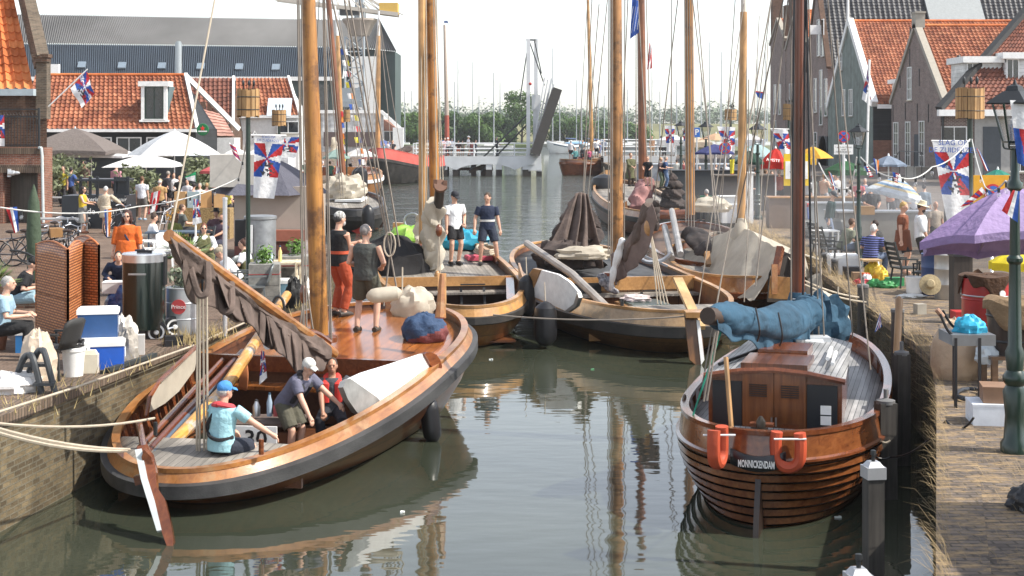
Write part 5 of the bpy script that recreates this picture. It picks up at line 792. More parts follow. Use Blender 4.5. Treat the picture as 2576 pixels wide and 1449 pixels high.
# ---------------------------------------------------------------- drawbridge
def bridge():
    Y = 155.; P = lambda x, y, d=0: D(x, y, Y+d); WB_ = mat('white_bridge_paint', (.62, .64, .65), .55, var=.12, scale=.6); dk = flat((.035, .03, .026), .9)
    for nm, lab, xa, xb in (('bridge', 'white wooden bridge on piles with people at its railing', 1040, 1345), ('bridge', 'white bridge end on the quay side carrying the harbour lamps', 1518, 1700)):
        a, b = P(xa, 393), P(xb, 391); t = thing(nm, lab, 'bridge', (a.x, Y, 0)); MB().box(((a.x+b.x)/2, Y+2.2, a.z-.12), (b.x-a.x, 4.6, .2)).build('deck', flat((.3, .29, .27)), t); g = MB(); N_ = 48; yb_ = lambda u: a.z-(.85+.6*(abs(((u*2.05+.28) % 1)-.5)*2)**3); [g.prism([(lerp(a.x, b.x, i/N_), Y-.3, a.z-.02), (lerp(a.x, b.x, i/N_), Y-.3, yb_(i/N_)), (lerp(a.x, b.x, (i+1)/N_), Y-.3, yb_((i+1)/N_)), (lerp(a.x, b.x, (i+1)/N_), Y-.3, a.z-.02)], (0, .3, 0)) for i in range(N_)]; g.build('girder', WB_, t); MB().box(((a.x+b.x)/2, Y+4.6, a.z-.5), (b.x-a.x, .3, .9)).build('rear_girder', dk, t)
        for d in (0, 4.3):
            r = MB(); zt = P(0, 361 if xa < 1300 else 352).z
            for z in (zt, lerp(zt, a.z, .42), lerp(zt, a.z, .72)): r.tube([(a.x, Y+d, z), (b.x, Y+d, z)], .055, 6)
            n = 6 if xa < 1300 else 4
            for k in range(n+1): r.tube([(lerp(a.x, b.x, k/n), Y+d, a.z), (lerp(a.x, b.x, k/n), Y+d, zt)], .07, 6)
            r.build('railing', WB_, t)
        for x in ((1118, 1146, 1230, 1255, 1322) if xa < 1300 else (1530, 1600)):
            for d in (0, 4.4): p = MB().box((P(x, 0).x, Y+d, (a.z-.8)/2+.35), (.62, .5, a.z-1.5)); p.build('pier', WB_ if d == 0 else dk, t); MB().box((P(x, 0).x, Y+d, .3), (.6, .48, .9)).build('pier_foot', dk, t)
        if xa < 1300:
            for x in (1190, 1215): MB().box((P(x, 0).x, Y+2.5, .9), (.55, .5, 2.2)).build('pile', flat((.15, .11, .08)), t)
            MB().beam(P(1180, 432, 2.3), P(1222, 415, 2.3), .3, .4).beam(P(1150, 425, 2.6), P(1240, 425, 2.6), .3, .3).build('brace', flat((.2, .15, .11)), t)
    t = thing('drawbridge_tower', 'tall white drawbridge portal with the dark bridge leaf raised beside it', 'drawbridge', P(1335, 443)); pf = MB().box(P(1342, 408, 1), (1.6, 2.2, 1.7)).box(P(1329, 428, 1), (.5, 2., 1.4)).box(P(1356, 428, 1), (.5, 2., 1.4)); pf.build('abutment', WB_, t); [MB().box(P(x_, 441, 1), (.56, 2.1, .9)).build('abutment_foot', dk, t) for x_ in (1329, 1356)]
    for x, d in ((1329, 0), (1348, 4)): MB().box((P(x, 0, d).x, Y+d, (P(0, 98, d).z+2)/2), (.4, .4, P(0, 98, d).z-2)).build('post', WB_, t)
    MB().beam(P(1326, 100), P(1346, 101, 4), .2, .2).build('cross_beam', IRON, t); MB().box(P(1348, 258, 1), (.9, .8, 1.6)).box(P(1348, 320, 1), (.6, .6, 4.6)).build('control_box', WB_, t); MB().ell(P(1334, 211, -.5), .16).build('signal_light', flat((.4, .02, .02)), t)
    for a, c in (((1330, 285), (1180, 430)), ((1334, 305), (1210, 432)), ((1332, 105), (1370, 215)), ((1345, 104), (1362, 185)), ((1329, 108), (1308, 250))): MB().tube([P(*a), P(*c)], .09 if a[1] > 200 else .06, 6).build('stay', IRON, t)
    lf = MB(); bz = [P(1346, 388, .5), P(1402, 224, .5)]; lf.beam(bz[0], bz[1], 4, .95, up=(1, 0, .3)); lf.build('raised_leaf', flat((.06, .055, .05), .8), t); MB().beam(bz[0]+V((-.52, 0, 0)), bz[1]+V((-.52, 0, -.1)), 3.8, .12, up=(1, 0, .3)).build('leaf_underside', flat((.13, .12, .11)), t)
    for k, (x0, x1, y1) in enumerate(((1340, 1370, 195), (1344, 1378, 200), (1348, 1388, 197), (1350, 1393, 212))): MB().beam(P(x0, 378, -.6+k*.8), P(x1, y1, -.6+k*.8), .14, .22).build('raised_rail', WB_, t)
bridge()
# ---------------------------------------------------------------- people
def ik(a, b, l1, l2, hint):
    d = b-a; L = min(d.length, (l1+l2)*.999); d = d.normalized(); x = (l1*l1-l2*l2+L*L)/(2*L); h = math.sqrt(max(0, l1*l1-x*x)); n = hint-d*hint.dot(d); n = n.normalized() if n.length > 1e-4 else d.orthogonal().normalized(); return a+d*x+n*h, a+d*L
VOX = (.011, .02, .035)
def person(label, pos, face, h=1.75, lean=0, side=0, pelv=None, feet=None, hands=None, yaw=0, pitch=0, top=None, sleeve=.5, low=None, leg=1., skirt=None, shoes=(.03, .03, .03), hair=(.06, .04, .03), style='short', hat=None, extra=None, lod=1, skin=SKIN, bulk=1., group=None, curl=.8, elbow=None, knee=None, neck=0, beltc=None):
    """x right, y forward, z up; face 0 looks away from the camera, 90 to the picture's +x"""
    k = h/1.75; a = R(face); pos = V(pos); t = thing('person', label, 'person', pos, group)
    def Wd(p): p = V(p)*k; return pos+V((p.x*math.cos(a)+p.y*math.sin(a), -p.x*math.sin(a)+p.y*math.cos(a), p.z))
    n1, n2 = (12, 10) if lod == 0 else (9, 7) if lod == 1 else (7, 6)
    Pv = V(pelv or (0, 0, .93)); th, ts = R(lean), R(side); u = V((math.sin(ts), math.sin(th)*math.cos(ts), math.cos(th)*math.cos(ts))); f = V((0, math.cos(th), -math.sin(th))); X = V((1, 0, 0))
    X = (X-u*X.dot(u)).normalized(); nb = Pv+u*.5; u2 = (u+V((0, 0, 1.2))).normalized() if lean < 60 else u; hc = nb+u2*.165+f*.025
    sh = {s: Pv+u*.445+X*s*.18*bulk for s in (-1, 1)}; hp = {s: Pv-u*.03+X*s*.085*bulk for s in (-1, 1)}
    ft = feet or ((-.1, 0, 0), (.1, .02, 0)); ft = {-1: V(ft[0]), 1: V(ft[1])}
    hd = hands or ((-.25, .06, .80), (.25, .06, .80)); hd = {-1: V(hd[0]), 1: V(hd[1])}
    jn = {}
    for s in (-1, 1):
        kn, an = ik(hp[s], ft[s]+V((0, 0, .085)), .43, .42, V((s*.25, 1, .1)) if knee is None else V(knee[0 if s < 0 else 1])); el, wr = ik(sh[s], hd[s], .29, .27, V((s*.8, -1, -.5)) if elbow is None else V(elbow[0 if s < 0 else 1])); jn[s] = (kn, an, el, wr)
    q = Matrix.Rotation(-R(yaw), 3, 'Z') @ Matrix.Rotation(-R(pitch), 3, 'X'); hq = lambda p: hc+q @ V(p)
    Rw = Matrix.Rotation(-a, 3, 'Z') @ q
    def W_ell(b, c, r, n=10, kk=8): o = len(b.v); b.ell((0, 0, 0), tuple(x*k for x in r), n=n, k=kk); b.v[o:] = [Wd(c)+Rw @ p for p in b.v[o:]]
    TR = [(-.1, .15, .11), (.0, .165, .115), (.1, .15, .11), (.22, .152, .115), (.34, .172, .12), (.43, .172, .1), (.485, .1, .075)]
    def torso(b, lo, hi, e, fl=0, rings=TR):
        ps = [(z, x*bulk+e, y*bulk+e) for z, x, y in rings if lo <= z <= hi]; b.tube([Wd(Pv+u*z) for z, _, _ in ps], [(x*k, y*k) for _, x, y in ps], n1+4, side=Wd(X)-Wd((0, 0, 0)))
    def limb(b, ps, rs, e=0): b.tube([Wd(p) for p in ps], [(r+e)*k for r in rs], n1)
    b = MB(); torso(b, -.2, .6, 0); limb(b, [nb-u*.04, nb+u*.03, hc-V((0, 0, .05))], [.07, .055, .055])
    W_ell(b, hc, (.075, .093, .112), 14, 12); W_ell(b, hq((0, .045, -.055)), (.052, .05, .058))
    if lod < 2:
        W_ell(b, hq((0, .098, -.012)), (.014, .022, .026), 6, 5); W_ell(b, hq((0, .082, .03)), (.05, .018, .014), 8, 5); [W_ell(b, hq((s*.077, -.005, -.01)), (.013, .024, .032), 6, 5) for s in (-1, 1)]; W_ell(b, hq((0, .088, -.05)), (.024, .012, .01), 6, 5)
    for s in (-1, 1):
        kn, an, el, wr = jn[s]; limb(b, [hp[s], lerp(hp[s], kn, .5), kn, lerp(kn, an, .35), an], [.09*bulk, .078*bulk, .055, .056, .038]); limb(b, [an, ft[s]+V((0, .06, .05)), ft[s]+V((0, .16, .03))], [.042, .04, .03])
        limb(b, [sh[s]-u*.01, lerp(sh[s], el, .45), el, lerp(el, wr, .3), wr], [.06, .05, .042, .042, .028])
        d = (wr-el).normalized(); sd_ = d.cross(V((0, 0, 1))); sd_ = sd_.normalized() if sd_.length > .2 else V((0, 1, 0)); up_ = sd_.cross(d); pc = wr+d*.045
        if lod == 2: limb(b, [wr, wr+d*.1, wr+d*.16], [.03, .035, .02])
        else:
            limb(b, [wr, pc, wr+d*.085], [.027, .036, .032])
            for j in range(4):
                o_ = sd_*(j-1.5)*.021; L_ = (.075, .085, .08, .065)[j]; p0 = wr+d*.075+o_; p1 = p0+d*L_*.5-up_*L_*.18*curl; p2 = p1+(d*(1-curl*.6)-up_*curl*.8).normalized()*L_*.5; limb(b, [p0, p1, p2], [.0115, .0105, .009])
            p0 = wr+d*.03-sd_*s*.028*(1 if True else 0); limb(b, [p0, p0+d*.035-sd_*s*.026-up_*.012, p0+d*.065-sd_*s*.024-up_*.03], [.013, .012, .01])
    b.build('body', skin, t, remesh=VOX[lod]*k*(.62 if lod == 0 else 1), smooth=1 if lod < 2 else 0)
    if lod < 2:
        e = MB(); [W_ell(e, hq((s*.032, .084, .008)), (.013, .009, .008), 8, 5) for s in (-1, 1)]
        if lod == 0 or style != 'x': e.build('eye', flat((.05, .035, .03), .3), t)
        e = MB(); W_ell(e, hq((0, .098, -.052)), (.023, .006, .006), 8, 5); e.build('mouth', flat((.32, .1, .08), .5), t)
    def cl(name, b, c, vx=None): return b.build(name, c if not isinstance(c, tuple) else cloth(c), t, remesh=(vx or VOX[lod]*1.15)*k, smooth=2)
    if low is not None:
        b = MB(); torso(b, -.2, .12, .018)
        for s in (-1, 1):
            kn, an, _, _ = jn[s]
            if leg <= .55: e_ = lerp(hp[s], kn, leg*1.8); limb(b, [hp[s], lerp(hp[s], e_, .5), e_], [.098*bulk, .1*bulk, .093*bulk], .012)
            else: limb(b, [hp[s], lerp(hp[s], kn, .5), kn, lerp(kn, an, .4), lerp(kn, an, min(1, leg)*.96)], [.095*bulk, .086*bulk, .068, .07, .058], .012)
        cl('trousers' if leg > .55 else 'shorts', b, low)
    if top is not None:
        b = MB(); torso(b, -.2 if skirt is None else -.05, .6, .024)
        if sleeve > 0:
            for s in (-1, 1):
                _, _, el, wr = jn[s]; limb(b, [sh[s], lerp(sh[s], el, .5), lerp(sh[s], el, min(1, sleeve*1.7))]+([lerp(el, wr, (sleeve-.58)/.42*.95)] if sleeve > .6 else []), [.068, .066, .062]+([.048] if sleeve > .6 else []), .012)
        elif lod < 2: [limb(b, [sh[s]-X*s*.05-u*.05, sh[s]-X*s*.075+u*.03], [.06, .04]) for s in (-1, 1)]
        cl('shirt', b, top)
    if skirt is not None:
        col, zt, zh, w0, w1 = skirt; b = MB(); zs = [lerp(zt, zh, i/4) for i in range(5)]; b.tube([Wd((Pv.x+u.x*max(0, z-Pv.z), Pv.y+(u.y*max(0, z-Pv.z)), z)) for z in zs], [(lerp(w0, w1, i/4)*k, lerp(w0, w1, i/4)*.8*k) for i in range(5)], 16, side=Wd(X)-Wd((0, 0, 0))); cl('skirt', b, col)
    if shoes is not None:
        for s in (-1, 1):
            b = MB(); fd = V((s*.03, 1, 0)).normalized(); p = ft[s]; limb(b, [p+fd*-.07+V((0, 0, .045)), p+fd*.02+V((0, 0, .05)), p+fd*.12+V((0, 0, .038)), p+fd*.19+V((0, 0, .028))], [.042, .05, .046, .028]); b.build('shoe', flat(shoes, .6), t)
    if beltc is not None: b = MB(); torso(b, .09, .25, .03, rings=[(.1, .155, .112), (.15, .155, .113)]); b.build('belt', flat(beltc), t)
    if style != 'bald':
        b = MB(); hs = {'short': [((0, -.022, .024), (.082, .092, .102))], 'fringe': [((0, -.04, -.01), (.08, .07, .07))], 'long': [((0, -.025, .022), (.09, .095, .108)), ((0, -.065, -.1), (.095, .055, .15)), ((.06, -.02, -.09), (.035, .05, .12)), ((-.06, -.02, -.09), (.035, .05, .12))], 'curly': [((0, -.03, .03), (.105, .1, .115)), ((0, -.05, -.07), (.12, .07, .11)), ((.085, -.01, -.06), (.04, .06, .1)), ((-.085, -.01, -.06), (.04, .06, .1))], 'bun': [((0, -.022, .024), (.083, .093, .104)), ((0, -.07, .1), (.05, .05, .05))], 'pony': [((0, -.022, .024), (.083, .093, .104)), ((0, -.13, -.03), (.03, .035, .08))]}[style]
        for c, r in hs: W_ell(b, hq(c), r, 14, 10)
        [b.v.__setitem__(i_, p_+V((noise.noise(p_*22), noise.noise(p_*22+V((9, 0, 0))), noise.noise(p_*22+V((0, 9, 0)))))*.011) for i_, p_ in enumerate(b.v)]; b.build('hair', mat('hair', hair, .7, var=.35, scale=18., bmp=.01, bscale=60.), t)
    if hat:
        ty, hcol = hat; b = MB(); m_ = cloth(hcol) if isinstance(hcol, tuple) else hcol
        if ty in ('cap', 'beanie'):
            W_ell(b, hq((0, -.008, .045)), (.088, .103, .088), 14, 10)
            if ty == 'cap':
                n0 = len(b.v); b.grid(lambda u_, v_: V(((u_-.5)*.15*(1-.45*v_*v_), .075+.085*v_, .05-.03*v_-.05*(2*u_-1)**2*.6)), 8, 4); b.v[n0:] = [Wd(hc)+Rw @ (p*k) for p in b.v[n0:]]
        else:
            n0 = len(b.v); b.lathe((0, 0, 0), [(.0, .16), (.075, .155), (.092, .07), (.094, .062), (.17, .05), (.17, .042), (.0, .042)], 18, cap=False); b.v[n0:] = [Wd(hc)+Rw @ (p*k) for p in b.v[n0:]]
        b.build('hat', m_, t, thick=.006 if ty == 'cap' else 0)
    for ex in extra or []:
        b = MB(); ty, c = ex[0], ex[1]
        if ty == 'sunglasses': [W_ell(b, hq((s*.033, .094, .01)), (.026, .01, .019), 8, 5) for s in (-1, 1)]; [limb(b, [hq((s*.06, .09, .012)), hq((s*.08, .0, .012))], [.005, .005]) for s in (-1, 1)]
        elif ty == 'beard': W_ell(b, hq((0, .052, -.07)), (.055, .055, .055), 10, 8)
        elif ty == 'collar': b.tube(catm([Wd(nb+V((math.sin(q_)*.12, -math.cos(q_)*.1, 0))+u*(.01-.06*(1-math.cos(q_))*.5)) for q_ in [i*.7 for i in range(10)]], 2), [(.05*k, .035*k)]*19, 8)
        elif ty == 'vest':
            for s in (-1, 1): b.tube([Wd(nb+X*s*.08+u*.0-f*.02), Wd(Pv+u*.4+X*s*.1+f*.12), Wd(Pv+u*.12+X*s*.1+f*.13)], [(.055*k, .03*k), (.065*k, .035*k), (.06*k, .03*k)], 10, side=Wd(X)-Wd((0, 0, 0)))
            b.tube([Wd(nb-X*.09-f*.03), Wd(nb-f*.1-u*.03), Wd(nb+X*.09-f*.03)], .045*k, 8)
        elif ty == 'straps':
            for s in (-1,): b.tube(catm([Wd(nb+X*s*.02-f*.1-u*.04), Wd(Pv+u*.25+X*s*.12-f*.142), Wd(Pv+u*.12+X*s*.165-f*.06)], 4), [(.03*k, .012*k)]*9, 6, side=Wd(X)-Wd((0, 0, 0)))
            b.tube(catm([Wd(Pv+u*.17-X*.185), Wd(Pv+u*.1-X*.08-f*.15), Wd(Pv+u*.06+X*.08-f*.145), Wd(Pv+u*.1+X*.19)], 4), .024*k, 6)
        elif ty == 'bag': b.tube(catm([Wd(nb+X*.09), Wd(Pv+u*.25+f*.16), Wd(Pv-X*.2+f*.1+u*-.05)], 4), [(.02*k, .012*k)]*9, 6); b.box(Wd(Pv-X*.23+f*.08-u*.2), (.3*k, .12*k, .34*k), -a)
        elif ty == 'apron': b.grid(lambda u_, v_: Wd(Pv+X*(u_-.5)*.3+f*(.15+.02*math.sin(u_*9))+u*(.3-.75*v_)), 6, 8)
        b.build({'collar': 'life_vest_collar', 'vest': 'life_vest', 'straps': 'harness_strap', 'bag': 'shoulder_bag'}.get(ty, ty), flat(c, .3 if ty == 'sunglasses' else .75), t)
    return t
def stand(px, yf, yh, z=QZ):
    p = W(px, yf, z); return dict(pos=p, h=(yf-yh)*p.y/F)
def ondeck(B, px, py, dz, camber=.05):
    Y = 5.
    while Y < 200:
        p = D(px, py, Y); l = B.l(p); t = (l.x/B.L-.5)/.97+.5
        if 0 < t < 1:
            hbv = max(.2, B.hb(t)); v = l.y/hbv
            if abs(v) < 1 and p.z <= B.sheer(t)+dz+camber*(1-v*v)+.015: return p
        Y += .02
    return D(px, py, 25)
def crew(B, px, yf, yh, dz): p = ondeck(B, px, yf, dz); return dict(pos=p, h=(yf-yh)*p.y/F)
NAVY = (.012, .02, .05); KHAKI = (.09, .085, .06); OLV = (.12, .12, .05)
person('helmsman in pale blue shirt and bright blue cap sitting at the tiller', D(556, 1142, 20.0)-V((0, 0, .6)), 28, 1.86, lean=6, pelv=(0, 0, .70), feet=((-.15, .62, .12), (.2, .62, .15)), hands=((-.15, .5, .72), (.56, .34, .80)), yaw=22, top=(.33, .58, .64), sleeve=.42, low=(.02, .025, .04), leg=.5, shoes=None, hair=(.4, .38, .36), style='fringe', hat=('cap', (.06, .24, .55)), extra=[('collar', (.55, .06, .07)), ('straps', (.012, .012, .014))], lod=0, skin=SKIN, bulk=1.06, elbow=((-.8, -1, -.5), (.5, -.8, -.6)))
p = D(738, 1175, 21.7); person('man in white cap and dark life vest leaning on the varnished rail', V((p.x, 21.7, .13)), 118, 1.78, lean=40, pelv=(0, -.12, .9), hands=((.0-.08, .62, .80), (.44, .46, .66)) if False else ((-.32, .62, .83), (.26, .5, .72)), pitch=18, top=(.12, .12, .17), sleeve=.42, low=KHAKI, leg=.5, hair=(.3, .28, .26), style='fringe', hat=('cap', (.62, .61, .57)), extra=[('vest', (.02, .02, .025))], lod=0, bulk=1.05)
p = D(836, 1100, 22.9); person('dark haired man in red life vest sitting behind the leeboard', V((p.x, 22.9, .1)), 176, 1.76, lean=4, pelv=(0, 0, .62), feet=((-.12, .45, 0), (.12, .45, 0)), hands=((-.34, .36, 1.0), (.12, .42, .6)), yaw=0, top=(.06, .065, .075), sleeve=.45, low=(.02, .022, .03), hair=(.04, .025, .018), extra=[('vest', (.6, .04, .03))], lod=0, skin=SKIN2)
k_ = crew(BM, 920, 836, 559, -.16); person('man in grey tank top and cargo shorts standing with his back to us', face=14, hands=((-.16, .22, 1.02), (.2, .22, 1.03)), yaw=28, top=(.055, .06, .055), sleeve=0, low=(.07, .07, .05), leg=.5, shoes=(.05, .04, .03), hair=(.22, .2, .19), extra=[('sunglasses', (.02, .02, .02))], lod=0, bulk=1.1, feet=((-.15, 0, 0), (.15, .05, 0)), **k_)
k_ = crew(BM, 852, 796, 527, -.16); person('bearded man in black tank top and rust work trousers behind the mast', face=48, hands=((.1, .3, 1.2), (-.02, .32, 1.16)), top=(.008, .008, .009), sleeve=0, low=(.36, .06, .02), leg=.93, shoes=(.035, .025, .02), hair=(.05, .05, .05), hat=('beanie', mat('patterned_cap', (.04, .04, .04), .9, scale=26., col2=(.75, .74, .7))), extra=[('beard', (.4, .39, .37))], lod=0, bulk=1.14, beltc=(.5, .08, .03), **k_)
k_ = crew(B2, 1143, 666, 477, -.24); person('young man in white shirt and black shorts with a dark cap', face=152, hands=((-.2, .12, .98), (.24, .08, .8)), pitch=22, yaw=-14, top=(.75, .76, .77), sleeve=.42, low=(.01, .01, .012), leg=.42, hair=(.05, .04, .03), hat=('cap', (.02, .022, .03)), lod=0, **k_)
k_ = crew(B2, 1226, 666, 481, -.24); person('young man in navy polo shirt and navy shorts stepping wide', face=172, hands=((-.3, .06, .82), (.32, .1, .86)), pitch=26, yaw=24, top=NAVY, sleeve=.42, low=(.018, .025, .045), leg=.47, hair=(.06, .035, .02), lod=0, feet=((-.24, .02, 0), (.17, 0, 0)), beltc=(.6, .6, .58), **k_)
# people on the terrace side of the quay
person('woman in a bright orange tunic with long brown hair and dark shoulder bag', face=176, **stand(320, 732, 526), top=(.6, .12, .015), sleeve=.75, skirt=((.6, .12, .015), 1.1, .55, .22, .31), low=(.3, .05, .02), hair=(.05, .02, .015), style='curly', extra=[('bag', NAVY), ('sunglasses', (.06, .03, .02))], hands=((-.31, .1, .8), (.3, .06, .82)), bulk=1.12)
person('woman in mustard camisole and grey skirt talking by the catering cart', face=95, **stand(208, 587, 466), top=(.5, .36, .02), sleeve=0, skirt=((.2, .2, .19), 1.02, .38, .17, .25), hair=(.02, .012, .012), style='long', extra=[('sunglasses', (.01, .01, .01))], hands=((-.12, .36, 1.12), (.14, .38, 1.08)), shoes=(.2, .07, .03))
person('grey haired woman in cream zigzag cardigan holding a bicycle', face=12, **stand(266, 588, 466), top=mat('zigzag_knit', (.42, .34, .24), .95, scale=20., col2=(.62, .54, .42)), sleeve=.9, skirt=((.52, .44, .33), 1.0, .58, .2, .23), hair=(.55, .54, .52), hands=((-.25, .1, .85), (.5, .38, 1.0)), shoes=(.35, .2, .12))
person('man in white shirt and grey shorts standing with his back to us by the olive', face=8, **stand(357, 554, 441), top=(.62, .64, .68), sleeve=.42, low=(.14, .13, .12), leg=.47, hair=(.12, .06, .03), shoes=(.3, .4, .5), feet=((-.14, .1, 0), (.12, -.05, 0)))
person('bald man in tan shirt with his hands lowered beside the white bicycle', face=10, **stand(402, 560, 447), top=(.4, .24, .1), sleeve=.45, low=(.015, .015, .018), hair=(.5, .48, .45), style='fringe', bulk=1.15)
person('bald man in grey green shirt bending over the flower stall', face=82, **stand(466, 590, 470), lean=28, top=(.09, .1, .09), sleeve=.45, low=(.03, .03, .035), style='bald', hands=((-.1, .55, 1.0), (.15, .55, .98)))
SEAT = dict(pelv=(0, 0, .5), feet=((-.13, .42, 0), (.13, .44, 0)), hands=((-.18, .38, .68), (.18, .38, .68)))
person('woman in white shirt sitting on a white plastic chair', W(381, 650), 70, 1.7, lean=6, **SEAT, top=(.75, .75, .78), sleeve=.9, low=(.6, .6, .62), hair=(.05, .03, .02), style='bun', pitch=15)
person('long haired woman in olive sweater sitting at the blue table', W(432, 645), 40, 1.7, lean=12, **SEAT, top=(.13, .14, .03), sleeve=.95, low=(.03, .03, .03), hair=(.12, .06, .03), style='long')
person('balding man in grey shirt sitting beyond the olive sweater', W(452, 618), 60, 1.75, lean=6, **SEAT, top=(.1, .11, .1), sleeve=.45, low=(.03, .03, .03), hair=(.1, .06, .04))
person('dark haired man in plum shirt lounging beside the trailer', W(552, 655), 215, 1.75, lean=-14, **SEAT, top=(.06, .035, .05), sleeve=.45, low=(.03, .03, .05), hair=(.012, .01, .01), extra=[('beard', (.02, .015, .012))], skin=SKIN2)
person('person in black hat behind the lounging man', W(545, 632), 200, 1.7, **SEAT, top=(.1, .05, .06), sleeve=.9, low=(.03, .03, .03), hat=('straw', (.015, .015, .015)), lod=2)
person('red haired woman in sunglasses and olive vest behind the palm', W(513, 690), 165, 1.7, **SEAT, top=(.72, .72, .74), sleeve=.95, skirt=(OLV, .9, .5, .2, .26), low=OLV, hair=(.16, .06, .03), style='bun', extra=[('sunglasses', (.01, .01, .01)), ('vest', OLV)])
person('woman in headscarf and white blouse bending at the folding chairs', W(596, 752), 262, 1.68, lean=38, **SEAT, top=(.72, .73, .76), sleeve=.95, low=OLV, hair=(.3, .25, .18), style='bun', hat=('beanie', (.35, .3, .22)), pitch=30)
person('brown haired woman in white shirt and olive dress on a folding chair', W(624, 742), 275, 1.68, lean=10, **SEAT, top=(.72, .73, .76), sleeve=.45, low=OLV, skirt=(OLV, .8, .35, .19, .3), hair=(.07, .03, .02), style='bun', extra=[('vest', OLV)])
person('man in black shirt and cap sitting behind the wicker screen', W(40, 815), 78, 1.78, lean=28, **SEAT, top=(.01, .01, .012), sleeve=.45, low=(.28, .42, .5), leg=.5, hair=(.2, .19, .18), hat=('cap', (.012, .012, .012)), pitch=20, lod=0)
person('grey haired man in pale blue shirt and black trousers at the picture edge', W(0, 905), 80, 1.8, lean=10, **SEAT, top=(.28, .42, .52), sleeve=.45, low=(.012, .012, .013), hair=(.3, .29, .28), lod=0, bulk=1.08)
person('person in a navy jacket crouching behind the dark green smoker', W(302, 742), 170, 1.7, lean=45, pelv=(0, 0, .4), feet=((-.15, .1, 0), (.15, .1, 0)), hands=((-.2, .4, .4), (.2, .4, .4)), knee=((-.5, 1, 0), (.5, 1, 0)), top=NAVY, sleeve=.95, low=NAVY, hair=(.02, .015, .01))
rr = random.Random(12)
def far(lst, lab, Yz, group, lod=2):
    """small figures: px, feet y, head y, facing, shirt, lower, own label"""
    for (px, yf, yh, fa, tp, lw, ln) in lst:
        p = W(px, yf, Yz) if not callable(Yz) else Yz(px, yf); hh = (yf-yh)*p.y/F; hr = rr.choice([(.05, .03, .02), (.15, .08, .04), (.3, .28, .25), (.02, .015, .015), (.35, .22, .1)])
        person(ln, p, fa, hh, top=tp, sleeve=rr.choice([.45, .45, .9]), low=lw, leg=rr.choice([.5, 1]), hair=hr, lod=lod, yaw=rr.uniform(-25, 25), hands=rr.choice([None, ((-.2, .3, 1.0), (.2, .3, 1.02)), ((-.25, .05, .8), (.15, .32, 1.1))]), group=group, hat=('cap', (.7, .7, .68)) if 'white cap' in ln else None)
DK = (.03, .03, .035); WT = (.7, .7, .72)
far([(487, 560, 458, 30, (.3, .32, .38), DK, 'person in striped shirt at the back of the flower stall'), (503, 560, 458, 190, WT, DK, 'person in a white top behind the brown paper bags'), (520, 558, 458, 20, (.5, .3, .25), DK, 'person with cap between the white top and the dark shirt'), (538, 558, 452, 15, (.04, .06, .07), DK, 'person in dark shirt beside the blonde woman'), (556, 556, 446, 260, WT, DK, 'blonde woman in white shirt under the green and red parasol'), (423, 528, 428, 10, (.05, .05, .06), DK, 'dark clad guest in the terrace beyond the tan shirt'), (437, 528, 432, 180, WT, DK, 'guest in white shirt on the terrace'), (213, 512, 402, 200, (.15, .1, .08), DK, 'auburn haired guest behind the dark food cart'), (292, 512, 408, 20, (.55, .25, .3), DK, 'guest in pink shirt beside the middle olive'), (575, 560, 470, 60, (.6, .5, .1), DK, 'person in yellow shirt near the caravan corner'), (452, 530, 440, 190, (.02, .02, .02), DK, 'waiter in black near the terrace bar')], '', QZ, 'guests on the terrace')
brz = CAMZ-(393-HY)*156.5/F
BRP = lambda px, yf: V(((px-CX)*156.8/F, 156.8, brz))
far([(1109, 397, 349, 90, WT, (.3, .25, .2), 'man in white shirt pointing on the bridge by the mast'), (1119, 397, 350, 160, (.6, .45, .5), (.5, .4, .42), 'woman in a pale pink dress on the bridge'), (1127, 396, 348, 200, WT, DK, 'person in white with white cap on the bridge'), (1137, 396, 350, 20, WT, DK, 'person in white shirt near the second bridge post'), (1153, 396, 355, 170, (.05, .03, .03), (.4, .1, .05), 'person in dark top with red pointed hat on the bridge'), (1164, 396, 356, 190, (.2, .18, .14), DK, 'person in grey brown top at the railing'), (1178, 396, 344, 100, WT, (.4, .35, .3), 'tall person in white hooded cap, white cap peak'), (1187, 396, 358, 20, (.3, .1, .09), (.3, .1, .09), 'person in rust coloured clothes at the railing'), (1196, 396, 354, 90, (.05, .06, .1), DK, 'person raising a phone at the railing'), (1249, 394, 344, 80, (.02, .022, .03), (.02, .022, .03), 'man all in black with a red cap alone on the bridge')], '', BRP, 'people on the bridge')
far([(955, 404, 362, 20, (.25, .28, .4), DK, 'person in lilac shirt below the blue parasol'), (966, 403, 360, 160, (.2, .45, .6), DK, 'person in turquoise shirt below the blue parasol'), (976, 403, 354, 10, (.6, .6, .65), DK, 'person in white striped shirt beside the blue parasol'), (988, 402, 352, 180, (.03, .03, .035), DK, 'man in black shirt beside the blue parasol'), (945, 418, 372, 60, (.05, .3, .45), (.04, .12, .2), 'crew member in teal shirt on the red barge')], '', lambda a, b: V(((a-CX)*146/F, 146, CAMZ-(b-HY)*146/F)), 'people beyond the red barge')
far([(1436, 402, 352, 20, WT, DK, 'man in white shirt and white cap on the motor barge'), (1466, 402, 352, 200, (.3, .35, .35), DK, 'person in grey standing on the motor barge'), (1447, 420, 370, 190, (.15, .4, .4), DK, 'person in teal shirt in the motor barge'), (1483, 418, 372, 170, (.5, .1, .2), DK, 'person in magenta shirt in the motor barge'), (1500, 395, 350, 20, WT, DK, 'person in white at the bow of the motor barge'), (1510, 398, 356, 280, (.12, .16, .3), (.12, .16, .3), 'person in blue bending at the bow of the motor barge')], '', lambda a, b: V(((a-CX)*159/F, 159, CAMZ-(b-HY)*159/F)), 'people on the motor barge')
